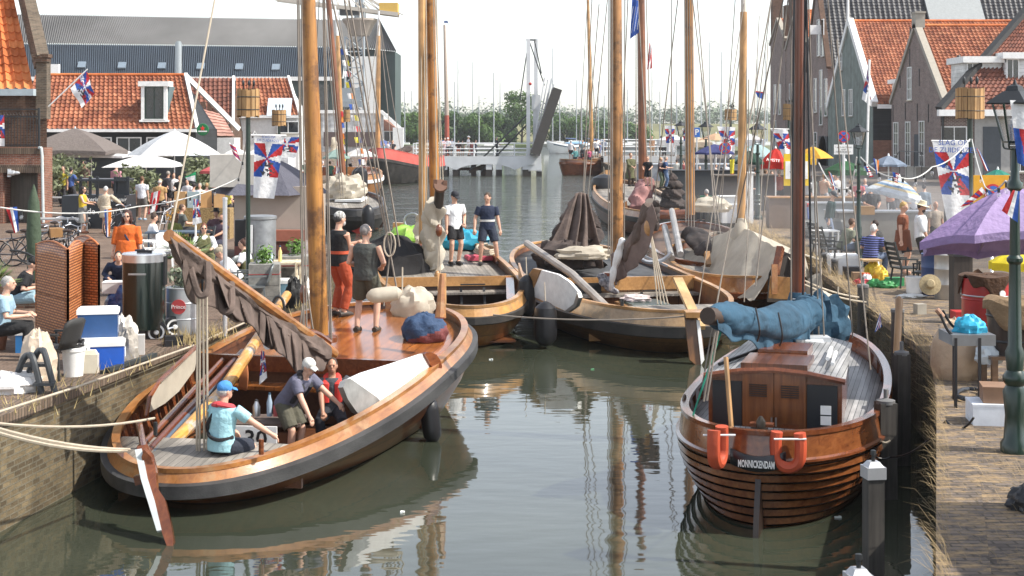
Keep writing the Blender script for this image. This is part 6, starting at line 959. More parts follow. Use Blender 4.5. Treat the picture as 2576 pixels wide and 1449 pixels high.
far([(1640, 394, 342, 170, (.35, .2, .12), (.3, .18, .1), 'person in brown dress on the far bridge end'), (1663, 394, 342, 20, (.01, .01, .01), (.01, .01, .01), 'person in black on the far bridge end'), (1671, 394, 344, 190, (.1, .35, .35), DK, 'person in teal on the far bridge end'), (1690, 394, 340, 160, (.5, .3, .25), WT, 'person in white shorts on the far bridge end'), (1520, 396, 350, 200, (.3, .33, .4), DK, 'person in grey by the near post of the far bridge end')], '', lambda a, b: V(((a-CX)*157/F, 157, CAMZ-(393-HY)*157/F)), 'people on the far bridge end')
B6z = lambda px, yf: ondeck(B6, px, yf, -.22)
k_ = dict(pos=B6z(1586, 468)); k_['h'] = (468-383)*k_['pos'].y/F; person('man in a long green mediaeval robe standing by the brown mast', face=150, **k_, top=(.1, .1, .045), sleeve=.9, skirt=((.1, .1, .045), 1.1, .4, .2, .28), low=(.05, .03, .02), hair=(.2, .09, .04), hands=((-.1, .3, 1.0), (.1, .34, 1.0)), bulk=1.2)
far([(1630, 468, 392, 200, (.02, .02, .022), (.02, .02, .022), 'red haired woman in black on the boat with mediaeval crew'), (1662, 474, 394, 120, (.07, .05, .055), (.1, .12, .08), 'man in plum shirt looking down beside the black sail'), (1674, 474, 391, 100, (.03, .06, .14), (.1, .15, .25), 'man in navy shirt and jeans beside the black sail')], '', B6z, 'crew of the golden bulwarked boat', 1)
# right quay
person('man in black sweater sitting at the quay edge near the boats', W(1781, 560), 330, 1.75, lean=8, **SEAT, top=(.015, .017, .02), sleeve=.95, low=(.02, .02, .025), hair=(.4, .38, .36))
person('man in dark green jacket and cap walking past the smoking stall', face=118, **stand(2086, 622, 477), lean=10, pitch=25, top=(.012, .035, .035), sleeve=.9, low=(.13, .17, .25), hat=('cap', (.02, .025, .035)), hair=(.3, .29, .28))
person('man in black shirt and black cap working behind the barrels', face=172, **stand(2190, 606, 458), pitch=25, top=(.012, .014, .016), sleeve=.45, low=(.2, .17, .13), hat=('cap', (.015, .015, .016)), hands=((-.12, .32, 1.05), (.1, .32, 1.05)), bulk=1.15, skin=SKIN2)
person('man in grey green shirt sitting on a garden chair by the lamp post', W(2120, 668), 78, 1.78, lean=26, **SEAT, top=(.2, .21, .15), sleeve=.45, low=(.16, .2, .27), leg=.5, hair=(.1, .05, .03), bulk=1.1)
person('white haired man in navy striped shirt on a folding stool', W(2190, 695), 40, 1.76, lean=16, **SEAT, top=wood('striped_shirt', (.03, .035, .09), (.04, .045, .1), ax=0, plank=.055, pax=2, gap=.16, gapcol=9, rough=.9, coat=0, bmp=0), sleeve=.45, low=(.1, .13, .2), hair=(.62, .6, .57), bulk=1.12)
person('dark haired person half hidden behind the striped shirt', W(2216, 672), 300, 1.7, lean=15, **SEAT, top=(.03, .03, .03), sleeve=.45, low=DK, hair=(.04, .025, .02))
person('fair haired boy in a brown mediaeval tunic', face=122, **stand(2271, 690, 504), pitch=24, top=(.2, .06, .025), sleeve=.4, skirt=((.2, .06, .025), 1.05, .58, .2, .27), low=(.02, .02, .025), leg=.5, hair=(.42, .27, .1), shoes=None, hands=((-.26, .05, .78), (.27, .05, .78)), bulk=.92, lod=0)
person('bearded man in white shirt and straw hat holding tongs', face=112, **stand(2316, 694, 504), pitch=16, top=(.68, .69, .7), sleeve=.72, low=(.03, .028, .025), leg=.5, hair=(.05, .03, .02), hat=('straw', (.72, .62, .42)), extra=[('beard', (.035, .022, .016))], hands=((-.27, .1, .8), (.3, .22, .8)), lod=0, skin=SKIN2, bulk=1.08, shoes=None)
person('bald man half hidden by the tall banner', face=170, **stand(2353, 640, 503), top=(.3, .25, .2), sleeve=.45, low=DK, style='bald', skin=SKIN2)
far([(2073, 540, 434, 60, (.55, .35, .25), (.3, .3, .32), 'woman with bare arms at the stall under the green parasol'), (2091, 536, 432, 100, (.15, .35, .36), DK, 'person in teal shirt at the stall under the green parasol'), (2106, 540, 434, 330, (.6, .58, .56), (.5, .48, .46), 'woman in wide white blouse at the stall'), (1960, 530, 424, 20, (.25, .06, .04), DK, 'person in brick red shirt under the red parasol'), (1978, 520, 428, 60, (.45, .43, .4), DK, 'person in beige behind the yellow sign'), (1880, 540, 436, 110, (.25, .14, .08), (.2, .12, .07), 'performer in brown leather beside the tall white locker'), (2140, 545, 452, 170, (.4, .32, .3), DK, 'woman in beige headscarf at the table'), (2160, 548, 448, 200, (.5, .1, .12), DK, 'woman with red scarf behind the lamp post'), (1826, 470, 408, 180, WT, DK, 'visitor in white on the far square'), (1800, 472, 412, 100, (.5, .4, .35), DK, 'visitor in sand shirt on the far square'), (1842, 474, 414, 30, (.1, .12, .16), DK, 'visitor in dark blue on the far square')], '', QZ, 'visitors at the stalls', 1)
# ---------------------------------------------------------------- street furniture shared by both quays
def parasol(label, apex, xl_, xr_, yr, gy, cols, n=8, name='parasol', tilt=0, val=.18, group='parasols on the quays', pole=WHITE, trans=.3, stripes=None, seg=4, txt=None, px=None, rot=.3):
    base = W(px or apex[0], gy); Y = base.y; a = D(apex[0], apex[1], Y); r = (xr_-xl_)/2*Y/F; zr = D(0, yr, Y).z; h = a.z-zr; t = thing(name, label, 'parasol', base, group); ty, tx = tilt if isinstance(tilt, tuple) else (tilt, 0); M = Matrix.Rotation(R(ty), 3, 'Y') @ Matrix.Rotation(R(tx), 3, 'X'); b = MB(); cx = D((xl_+xr_)/2, 0, Y).x; ax = V((cx, Y, a.z)) if tilt == 0 else a
    k = math.cos(math.pi/n)
    for i in range(n):
        q0, q1 = 2*math.pi*(i+rot)/n, 2*math.pi*(i+1+rot)/n; e0, e1 = V((math.cos(q0)*r, math.sin(q0)*r, -h)), V((math.cos(q1)*r, math.sin(q1)*r, -h)); mi = (lambda u, v, i=i: i % len(cols)) if not stripes else (lambda u, v: stripes[int(v*len(stripes))])
        b.grid(lambda u, v: ax+M @ (lerp(e0, e1, u)*v+V((0, 0, h*.10*math.sin(math.pi*v)))-V((lerp(e0, e1, u).x, lerp(e0, e1, u).y, 0))*(.06*v*math.sin(math.pi*u))), seg, max(6, len(stripes or [])), m=mi)
        if val: b.grid(lambda u, v: ax+M @ (lerp(e0, e1, u)*(1-.06*math.sin(math.pi*u))+V((0, 0, -val*v))), seg, 1, m=mi)
    b.build('canopy', [cloth(c, trans) if isinstance(c, tuple) else c for c in cols], t); top = ax+V((0, 0, .08)); pf = base if px or tilt else V((cx, Y, base.z)); MB().tube([pf, top-V((0, 0, .05))], .028, 8).tube([top-V((0, 0, .1)), top], [.05, .02], 8).build('pole', pole, t)
    s = MB(); [s.tube([ax+V((0, 0, -.05)), ax+M @ V((math.cos(2*math.pi*(i+rot)/n)*r*.97, math.sin(2*math.pi*(i+rot)/n)*r*.97, -h-.02))], .012, 4) for i in range(n)]; s.build('rib', STEEL, t, kind='stuff')
    if txt: text(txt[0], 'lettering', txt[1], ax+V((txt[2]*r, -r*.86, -h*.9)), (1, 0, -.12 if txt[2] > 0 else .12), (0, .6, 1), WHITE, t)
    return t
def lattice_basket_lamp(label, x, ytop, ybot, w_, gy, grp='torch baskets on green poles'):
    b0 = W(x, gy); Y = b0.y; t = thing('torch_basket_lamp', label, 'lamp post', b0, grp); zt, zb = D(0, ytop, Y).z, D(0, ybot, Y).z; r = w_/2*Y/F; c = D(x, 0, Y).x; MB().tube([b0, (c, Y, zt-.1)], max(.05, r*.22), 10).build('pole', DGREEN, t); n = 14; s = MB(); wd = wood('cleft_wood', (.3, .16, .06), (.55, .35, .16), ax=2, plank=.09, pax=0, rough=.7, coat=0) if 'cleft' not in globals() else globals()['cleft']; globals()['cleft'] = wd
    for i in range(n):
        q = 2*math.pi*i/n; s.box((c+r*math.cos(q), Y+r*math.sin(q), (zt+zb)/2+.02*math.sin(i*5)), (r*.1, r*.42, zt-zb), q)
    s.build('basket', wd, t); hp_ = MB()
    for z in (lerp(zb, zt, .25), lerp(zb, zt, .72)): hp_.tube([(c+(r*1.07)*math.cos(q), Y+(r*1.07)*math.sin(q), z) for q in [i*2*math.pi/16 for i in range(17)]], .012, 4)
    hp_.build('hoop', IRON, t)
    for dx in (-.5, .1, .6): MB().tube([(c+dx*r*.5, Y, zb), (c+dx*r*.8, Y, zt+r*.35)], .015, 5).ell((c+dx*r*.9, Y, zt+r*.6), (r*.13, r*.13, r*.3), n=8, k=6).build('torch', IRON, t)
    return t
def lantern(label, x, ytop, w_, gy, Y=None, ylant=None, grp='cast iron lantern posts'):
    b0 = W(x, gy) if Y is None else V(((x-CX)*Y/F, Y, QZ)); Y = b0.y; k = w_*Y/F; t = thing('lantern_post', label, 'lamp post', b0, grp); c = V((b0.x, Y, D(0, ytop, Y).z)); zb = c.z-k*1.75; h = zb-QZ; p = MB()
    p.lathe(b0, [(k*.36, 0), (k*.36, h*.03), (k*.28, h*.045), (k*.24, h*.12), (k*.3, h*.2), (k*.22, h*.22), (k*.3, h*.235), (k*.3, h*.25), (k*.2, h*.27), (k*.24, h*.33), (k*.17, h*.35), (k*.14, h*.62), (k*.2, h*.63), (k*.2, h*.64), (k*.13, h*.65), (k*.115, h*.86), (k*.19, h*.87), (k*.19, h*.885), (k*.11, h*.9), (k*.1, h)], 14); p.build('post', DGREEN, t); f = MB(); z0, z1 = zb+k*.18, c.z-k*.62
    for sx in (-1, 1):
        for sy in (-1, 1): f.beam((c.x+sx*k*.22, Y+sy*k*.22, z0), (c.x+sx*k*.42, Y+sy*k*.42, z1), k*.045, k*.045); f.tube(catm([(c.x, Y, zb), (c.x+sx*k*.2, Y+sy*k*.2, zb+k*.02), (c.x+sx*k*.22, Y+sy*k*.22, z0)], 3), k*.025, 5)
    f.box((c.x, Y, z0), (k*.5, k*.5, k*.05)); o = f.build('lantern_frame', DGREEN, t); o['_o'] = t['_o']; rf = MB(); rf.lathe((c.x, Y, z1), [(k*.72, 0), (k*.74, k*.03), (k*.34, k*.3), (k*.3, k*.32), (k*.24, k*.34), (k*.2, k*.45), (k*.06, k*.5), (k*.02, k*.62)], 4); rf.build('lantern_roof', IRON, t, ang=20); g_ = MB(); [g_.quad(*[V((c.x+e[0]*k*s_, Y+e[1]*k*s_, z)) for e, s_, z in ((q_[0], .2, z0), (q_[1], .2, z0), (q_[1], .4, z1), (q_[0], .4, z1))]) for q_ in (((-1, -1), (1, -1)), ((1, -1), (1, 1)), ((1, 1), (-1, 1)), ((-1, 1), (-1, -1)))]
    g_.build('lantern_glass', CLEARG, o); return t
def clear_glass():
    m, t_, b = NT('clear_glass'); tr = nd(t_, 'BsdfTransparent'); gl = nd(t_, 'BsdfGlossy', i_Roughness=.05); mx = nd(t_, 'MixShader', i_0=.22); t_.links.new(tr.outputs[0], mx.inputs[1]); t_.links.new(gl.outputs[0], mx.inputs[2]); t_.links.new(mx.outputs[0], t_.nodes['Material Output'].inputs[0]); return m
CLEARG = clear_glass()
PAT = {'nl': lambda u, v: 0 if v < .34 else 1 if v < .67 else 2, 'prins': lambda u, v: 3 if v < .34 else 1 if v < .67 else 2, 'nlv': lambda u, v: 0 if u < .34 else 1 if u < .67 else 2, 'orv': lambda u, v: 2 if u < .3 else 1 if u < .55 else 3, 'stripes': lambda u, v: (2 if int(v*9) % 4 == 2 else 0 if int(v*9) % 2 else 1), 'can': lambda u, v: 0 if (u-.5)**2+(v-.5)**2 < .03 or u < .25 or u > .75 else 1, 'us': lambda u, v: 2 if u < .45 and v < .5 else (0 if int(v*9) % 2 == 0 else 1), 'blue': lambda u, v: 1 if (abs(math.sin(9*u+6*v)) < .25 and .2 < v < .9) else 2, 'white': lambda u, v: 1, 'fri': lambda u, v: 0 if (u*6 % 2 < .5 and 1 < u*6 % 3) else (2 if int((u+v*.6)*5) % 2 else 1)}
def rays(u, v, cy=.37):
    """event banner: coloured rays round a point, drawing of ships below, white foot"""
    if v < .13 or v > .66: return 1
    if .43 < v < .65 and abs(u-.5+.06*math.sin(v*40)) < .34*(1-abs(v-.54)*4) and noise.noise(V((u*9, v*26, 1))) > .04: return 4
    a = (math.atan2(u-.5, (cy-v)*2.1)+math.pi)/(2*math.pi)*12+.5; return (1, 2, 0)[int(a) % 3]
PAT['rays'] = rays; PAT['sq'] = lambda u, v: rays(u, v*.7+.13)
MF = [fR, fW, fB, fO, cloth((.05, .05, .06), .1), cloth((.02, .3, .12), .2), cloth((.7, .6, .05), .2)]
def flag(label, c, Y, pat, wav=.06, n=(24, 16), grp='flags and pennants', name='flag', pole=None, dy=0, word=None):
    """c: photo corners hoist-top, fly-top, fly-bottom, hoist-bottom"""
    P = [D(x, y, Y+(dy if i in (1, 2) else 0)) for i, (x, y) in enumerate(c)]; t = thing(name, label, 'flag', P[0], grp); sz = (P[1]-P[0]).length; b = MB(); b.grid(lambda u, v: lerp(lerp(P[0], P[1], u), lerp(P[3], P[2], u), v)+V((0, wav*sz*math.sin(7*u+3*v)*min(1, 3*u*.5+.25+v*.4), 0)), n[0], n[1], m=PAT[pat] if isinstance(pat, str) else pat); b.build('cloth', MF, t)
    if pole: MB().tube([D(*pole[0], Y+.02), D(*pole[1], Y+(pole[2] if len(pole) > 2 else .02))], pole[3] if len(pole) > 3 else .025, 6).build('pole', WHITE, t)
    if word: text(word[0], 'lettering', word[1], lerp(lerp(P[0], P[1], .5), lerp(P[3], P[2], .5), word[2])+V((0, -.14*sz-.02, 0)), P[1]-P[0], P[0]-P[3], flat((.03, .09, .36)), t)
    return t
def garland(label, pts, bulbs=8, r=.012, s=.35, bs=.05):
    t = thing('light_string', label, 'string lights', pts[0], 'light strings over the quays'); b = MB(); ps = []
    for a, c in zip(pts, pts[1:]): ps += sag(a, c, s, 8)
    b.tube(ps, r, 5).build('cable', flat((.5, .5, .48)), t)
    for i in range(bulbs): p = ps[int((i+.5)/bulbs*(len(ps)-1))]; MB().tube([p, p-V((0, 0, bs*1.5))], bs*.45, 6).build('socket', IRON, t); MB().ell(p-V((0, 0, bs*2.3)), (bs*.7, bs*.7, bs), n=8, k=6).build('bulb', CLEARG, t)
def cooler(label, c, d, rz, col, lid=WHITE, grp='cool boxes'):
    t = thing('cool_box', label, 'cooler', c, grp); c = V(c); MB().box(c+V((0, 0, d[2]*.4)), (d[0]*.95, d[1]*.95, d[2]*.8), rz).build('body', flat(col, .35, coat=.2), t); lidm = MB().box(c+V((0, 0, d[2]*.86)), (d[0], d[1], d[2]*.14), rz).box(c+V((0, 0, d[2]*.95)), (d[0]*.94, d[1]*.92, d[2]*.06), rz, tap=.95); lidm.build('lid', lid, t); M = Matrix.Rotation(rz, 3, 'Z'); h = MB()
    for s in (-1, 1):
        p = c+M @ V((s*d[0]*.49, 0, d[2]*.55)); q = M @ V((0, d[1]*.22, 0)); h = MB().tube([p-q+V((0, 0, .05)), p-q-V((0, 0, .06)), p+q-V((0, 0, .06)), p+q+V((0, 0, .05))], .014, 5); h.build('handle', lid, t)
    return t
def bag(label, c, r, col, seed=1, name='bag', cat='bag', amp=.3, m=None, grp=None):
    t = tag(heap(V(c)+V((0, 0, r[2]*.5)), r, seed, amp, 1.8).build(name, m or flat(col, .5, bmp=.02)), label, cat, grp); return t
def box(label, c, d, rz, m, name='box', cat='box', lidm=None, grp=None):
    t = thing(name, label, cat, c, grp); c = V(c); MB().box(c+V((0, 0, d[2]*.46)), (d[0], d[1], d[2]*.92), rz).build('carton', m, t); MB().box(c+V((0, 0, d[2]*.95)), (d[0]*1.015, d[1]*1.015, d[2]*.1), rz).build('lid', lidm or m, t); return t
def chair(label, p, rz, m, kind='plastic', grp='chairs on the quays'):
    t = thing('chair', label, 'chair', p, grp); p = V(p); M = Matrix.Rotation(rz, 3, 'Z'); w_ = lambda x, y, z: p+M @ V((x, y, z)); MB().box(w_(0, 0, .44), (.46, .44, .035), rz).build('seat', m, t); bk = MB()
    if kind == 'slat': [bk.beam(w_(-.22, -.22-k*.03, .55+k*.11), w_(.22, -.22-k*.03, .55+k*.11), .02, .07) for k in range(5)]; [bk.beam(w_(s*.23, -.2, .44), w_(s*.23, -.38, 1.05), .04, .04) for s in (-1, 1)]
    else: bk.grid(lambda u, v: w_((u-.5)*.46, -.22-.12*v-.05*(1-(2*u-1)**2), .46+.42*v-.06*v*(2*u-1)**4), 6, 4)
    bk.build('backrest', m, t, thick=.025 if kind != 'slat' else 0)
    for sx in (-1, 1):
        for sy in (-1, 1): MB().beam(w_(sx*.2, sy*.18, .44), w_(sx*.24, sy*.24, 0), .035, .035).build('leg', m, t)
        MB().beam(w_(sx*.25, -.24, .66), w_(sx*.25, .2, .64), .05, .03).beam(w_(sx*.25, .18, .64), w_(sx*.25, .18, .44), .03, .03).build('armrest', m, t)
    return t
def drum(label, c, r, h, m, name='drum', grp=None):
    t = thing(name, label, 'barrel', c, grp); MB().lathe(c, [(r*.98, 0), (r, .02), (r, h*.32), (r*1.03, h*.335), (r, h*.35), (r, h*.66), (r*1.03, h*.675), (r, h*.69), (r, h*.97), (r*1.03, h*.985), (r, h)], 28).build('body', m, t); return t
def bicycle(label, p, rz, col=(.02, .02, .025), basket=None, grp='bicycles by the brick house'):
    t = thing('bicycle', label, 'bicycle', p, grp); p = V(p); M = Matrix.Rotation(rz, 3, 'Z'); w_ = lambda x, y, z: p+M @ V((x, y, z))
    for x in (-.53, .53):
        o = MB().tube([w_(x+.34*math.cos(q), 0, .35+.34*math.sin(q)) for q in [i*2*math.pi/20 for i in range(21)]], .02, 6).build('wheel', RUBBER, t); o['_o'] = t['_o']; s = MB(); [s.tube([w_(x, 0, .35), w_(x+.33*math.cos(q), 0, .35+.33*math.sin(q))], .003, 3) for q in [i*.524 for i in range(12)]]; s.build('spokes', STEEL, o)
    f = MB()
    for a, b in (((-.53, .35), (-.1, .32)), ((-.53, .35), (-.2, .78)), ((-.1, .32), (-.22, .88)), ((-.1, .32), (.36, .74)), ((-.2, .72), (.36, .85)), ((.36, .9), (.53, .35))): f.tube([w_(a[0], 0, a[1]), w_(b[0], 0, b[1])], .018, 6)
    f.build('frame', flat(col, .35, coat=.3), t); MB().tube(catm([w_(.2, .28, 1.03), w_(.34, .2, 1.06), w_(.38, 0, 1.0), w_(.34, -.2, 1.06), w_(.2, -.28, 1.03)], 4), .014, 6).tube([w_(.36, 0, .88), w_(.38, 0, 1.0)], .016, 6).build('handlebar', STEEL, t); MB().ell(w_(-.24, 0, .93), (.13, .08, .045)).build('saddle', flat((.04, .025, .02), .4), t); MB().box(w_(-.55, 0, .74), (.4, .16, .02), rz).beam(w_(-.7, 0, .74), w_(-.53, .05, .35), .01, .01).build('rack', STEEL, t); MB().ell(w_(.46, 0, .86), .05).build('headlight', STEEL, t)
    if basket: MB().box(w_(.55, 0, .85), (.3, .36, .24), rz, tap=1.15).build('basket', basket, t)
    return t
def slab_table(label, c, d, rz, m, legm=None, name='table'):
    t = thing(name, label, 'table', c); c = V(c); MB().box(c+V((0, 0, d[2]-.02)), (d[0], d[1], .04), rz).build('tabletop', m, t); M = Matrix.Rotation(rz, 3, 'Z')
    for sx in (-1, 1):
        for sy in (-1, 1): MB().beam(c+M @ V((sx*d[0]*.45, sy*d[1]*.42, 0)), c+M @ V((sx*d[0]*.45, sy*d[1]*.42, d[2]-.04)), .04, .04).build('leg', legm or m, t)
    return t
# ---------------------------------------------------------------- left quay
TAUPE = (.2, .17, .155)
parasol('big taupe square parasol in front of the dormer roof', (205, 322), 40, 338, 380, 505, [TAUPE], 4, px=184, pole=ALU, rot=.5)
parasol('white parasol with dark seams right of the dormer roof', (432, 328), 322, 556, 390, 522, [(.62, .66, .7), (.74, .75, .77)], 8, val=0)
parasol('low flat white parasol behind the white shirted man', (345, 388), 243, 492, 419, 535, [(.78, .78, .78)], 4, val=0, rot=.5); parasol('white parasol in the shade of the big taupe one', (225, 366), 80, 380, 391, 500, [(.75, .75, .76)], 4, val=.1, rot=.5)
parasol('small green and red parasol beside the caravan roof', (545, 409), 504, 612, 430, 585, [(.01, .3, .2), (.6, .13, .13)], 6, val=.1); parasol('large grey pointed parasol over the caravan', (716, 392), 528, 832, 486, 640, [(.085, .085, .11), (.11, .11, .14)], 6, val=.0, seg=6, trans=.12, rot=.95)
parasol('white market tent behind the caravan roof', (655, 366), 585, 760, 395, 520, [(.72, .72, .73)], 4, val=.5, rot=.5); parasol('small white tent beyond the green and red parasol', (592, 372), 548, 640, 392, 500, [(.7, .7, .68)], 4, val=.4, rot=.5)
for x, yb, h, r, ln in ((172, 512, 125, 62, 'olive tree beside the taupe parasol pole'), (345, 545, 130, 55, 'olive tree behind the white shirted man'), (508, 540, 150, 50, 'olive tree between white parasol and caravan'), (130, 520, 110, 45, 'olive tree against the brick corner')):
    p = W(x, yb); tree('olive_tree', ln, p, h*p.y/F, r*p.y/F, 700, .13, OLIVE, 'potted olive trees of the terrace', 7, .025, .25, x)
t = thing('food_cart', 'black food cart with CATERING - VERHUUR sign and glass front', 'cart', W(250, 575)); Y = W(250, 575).y; P = lambda x, y, d=0: D(x, y, Y+d); NB = flat((.02, .025, .032), .35)
MB().box(P(250, 535, .6), (2.1*W(0, 575).y/48, 1.4, 1.3)).build('body', NB, t); MB().box(P(263, 452, .8), (130*Y/F, 1.2, .08)).build('roof', NB, t); [MB().box(P(x, 482, .35), (.1, .08, 1.1)).build('upright', NB, t) for x in (203, 227, 245, 290, 322)]; MB().box(P(308, 482, .4), (30*Y/F, .05, 1.05)).build('end_panel', NB, t)
MB().box(P(262, 498, .8), (118*Y/F, 1.2, .1)).build('counter', STEEL, t); sgn = MB().box(P(262, 503, -.28), (104*Y/F, .05, .36)).build('sign_panel', NB, t); MB().box(P(262, 510, -.27), (106*Y/F, .04, .04)).box(P(262, 494, -.27), (106*Y/F, .04, .04)).build('sign_trim', STEEL, t); text('Catering - Verhuur', 'lettering', .21, P(262, 502, -.32), (1, 0, 0), (0, 0, 1), WHITE, t); text('de ......en Vis', 'lettering', .3, P(272, 532, -.32), (1, 0, 0), (0, 0, 1), WHITE, t)
for x in (215, 330): MB().tube([P(x+10*math.cos(q), 568+10*math.sin(q), -.3) for q in [i*.63 for i in range(11)]], .05, 6).build('wheel', RUBBER, t)
for i, (x, y) in enumerate(((150, 545), (150, 585))): slab_table(('grey bench table behind the parked bicycles', 'lower grey bench beside the parasol pole')[i], W(x, y), (1.9, .8, .8-.3*i), 0, flat((.3, .3, .3)), STEEL)
bicycle('white bicycle behind the bald man in tan', W(420, 585), R(80), (.5, .5, .52)); bicycle('black bicycle held by the grey haired woman', W(300, 596), R(70))
for i, (x, y, a, ln) in enumerate(((150, 640, 70, 'bicycle with red white helmet on its handlebar'), (118, 655, 40, 'black bicycle leaning among others by the brick house'), (85, 668, 30, 'city bicycle with wicker basket by the door'), (50, 672, 15, 'dark bicycle furthest into the brick doorway'), (180, 668, 80, 'bicycle with a child seat behind the wicker screen'))): bicycle(ln, W(x, y), R(a), basket=flat((.3, .16, .06)) if i == 2 else None)
t = thing('closed_parasol', 'closed dark green parasol standing before the brick doorway', 'parasol', W(85, 716)); Y = W(85, 716).y; MB().lathe(W(85, 716), [(.09, .1), (.15, .3), (.17, 1.2), (.13, 1.9), (.05, 2.2), (.01, 2.32)], 12).build('cover', flat((.05, .075, .045), .85, bmp=.02), t); MB().tube([W(85, 716), W(85, 716)+V((0, 0, .3))], .03).build('pole', IRON, t)
t = thing('bicycle_rack', 'curved black iron rack at the picture edge in front of the doorway', 'rack', W(40, 740)); b = MB(); p = W(20, 742); b.tube([p+V((.95*math.cos(q), .2, .95*math.sin(q))) for q in [i*.2 for i in range(9)]], .025, 6).tube([p+V((.75*math.cos(q), .2, .75*math.sin(q))) for q in [i*.2 for i in range(9)]], .02, 6); b.build('arch', IRON, t)
t = thing('low_brick_wall', 'low brick wall behind the seated men', 'wall', W(70, 790)); MB().box(W(50, 775)+V((-.6, .2, .22)), (3.2, .5, .44)).build('brickwork', BR_DK, t)
# wicker folding screen
t = thing('folding_screen', 'tall woven wicker folding screen standing in a zigzag', 'screen', W(170, 860)); WK = mat('wicker', (.4, .14, .05), .6, var=.3, scale=10)
def wickm():
    m, tt, b = NT('woven_wicker'); L = tt.links.new; tc = nd(tt, 'TexCoord'); br = nd(tt, 'TexBrick'); L(tc.outputs['UV'], br.inputs['Vector']); br.inputs['Scale'].default_value = 1; br.inputs['Brick Width'].default_value = .13; br.inputs['Row Height'].default_value = .045; br.inputs['Mortar Size'].default_value = .011; br.inputs['Color1'].default_value = (.5, .18, .065, 1); br.inputs['Color2'].default_value = (.62, .26, .1, 1); br.inputs['Mortar'].default_value = (.16, .05, .02, 1); L(br.outputs[0], b.inputs['Base Color']); b.inputs['Roughness'].default_value = .45; bump(tt, b, br.outputs['Fac'], -.006); return m
WKW = wickm(); pts = [W(92, 862), W(171, 890), W(209, 862), W(249, 868), W(190, 835), W(172, 850)]
zt = [D(0, y, W(171, 890).y).z for y in (630,)][0]
for (a, c) in ((pts[0], pts[1]), (pts[1], pts[2]), (pts[2], pts[3]), (pts[3], pts[4])):
    b = MB(); nx = (c-a).cross(V((0, 0, 1))).normalized(); b.grid(lambda u, v: V((lerp(a.x, c.x, u), lerp(a.y, c.y, u), QZ+.06+v*(zt-QZ-.06+.1*math.sin(math.pi*u)))), 10, 8, uv=None); o = b.build('panel', WKW, t, thick=.03); o['_o'] = t['_o']; fr_ = MB(); fr_.beam(a, V((a.x, a.y, zt+.02)), .03, .035); fr_.beam(c, V((c.x, c.y, zt+.02)), .03, .035); fr_.tube(catm([V((lerp(a.x, c.x, u), lerp(a.y, c.y, u), zt+.1*math.sin(math.pi*u))) for u in (0, .25, .5, .75, 1)], 3), .02, 6); fr_.beam(lerp(a, c, 0)+V((0, 0, (zt-QZ)*.52)), c+V((0, 0, (zt-QZ)*.52)), .03, .03); fr_.build('frame', WK, o)
# green smoker barrel on wheels
c = W(362, 848); t = thing('smoker_barrel', 'tall dark green smoker barrel with steel lid and two wheels', 'barrel', c); Yc = c.y; r = 53*Yc/F; zt = D(0, 640, Yc).z; MB().lathe(V((c.x, Yc, QZ+.16)), [(r, 0), (r, zt-QZ-.3), (r*.98, zt-QZ-.25)], 32).build('body', flat((.008, .018, .014), .22, coat=.6), t); MB().lathe(V((c.x, Yc, zt-.12)), [(r*1.03, 0), (r*1.03, .13), (r*.98, .15), (0, .17)], 32).build('lid', flat((.75, .76, .77), .25, metal=.7), t)
MB().beam(D(345, 632, Yc-.1), D(382, 633, Yc-.1), .06, .05).build('lid_handle', BLACK, t); MB().box(D(345, 690, Yc-r-.02), (.3, .03, .03)).build('handle', STEEL, t); MB().box(D(412, 680, Yc), (.08, .2, .5)).build('vent_box', BLACK, t)
for x, y in ((393, 835), (440, 822)):
    q = D(x, y, Yc-.12 if x < 400 else Yc+.25); o = MB().lathe(q, [(.13, -.06), (.19, -.05), (.2, 0), (.19, .05), (.13, .06)], 22, ax=(.25, -1, 0)).build('wheel', RUBBER, t); o['_o'] = t['_o']; MB().lathe(q, [(.0, -.05), (.14, -.05), (.14, .066), (.05, .05), (.03, .085), (0, .085)], 18, ax=(.25, -1, 0)).build('rim', WHITE, o)
MB().tube([D(395, 835, Yc), D(440, 822, Yc+.2)], .02, 6).build('axle', STEEL, t)
cooler('dark blue cool box with white lid standing on the bright blue one', W(243, 918)+V((0, .1, .42)), (.62, .42, .46), R(12), (.02, .07, .2)); cooler('bright blue cool box at the bottom of the stack', W(255, 925), (.70, .46, .44), R(14), (.015, .1, .5)); cooler('small blue cool box half hidden by the wicker screen', W(72, 885), (.35, .3, .36), 0, (.03, .2, .5)); cooler('pale blue drinks cooler under the planter table', W(712, 760), (.3, .3, .5), 0, (.18, .33, .42))
tag(heap(W(300, 846)+V((0, .55, .36)), (.40, .4, .52), 5, .12, 2.6, n=48, k=32).build('tarpaulin', flat((.012, .07, .27), .3, bmp=.07, bscale=6., coat=.5)), 'crinkled blue tarpaulin covering goods beside the smoker', 'tarpaulin'); box('white foam box on the blue tarpaulin', W(272, 846)+V((0, .55, .70)), (.45, .35, .2), .1, flat((.82, .82, .83)), 'foam_box')
tag(bag('white plastic carrier bags behind the cool boxes', W(312, 892), (.2, .16, .4), (.7, .66, .6), 3), 'white plastic carrier bag behind the cool boxes', 'bag'); bag('clear plastic rubbish bag beside the carrier bag', W(320, 912), (.17, .15, .34), (.35, .32, .28), 8); box('small white and grey cool bag by the smoker wheels', W(348, 892), (.2, .14, .32), .2, flat((.6, .58, .55)), 'cool_bag', 'bag')
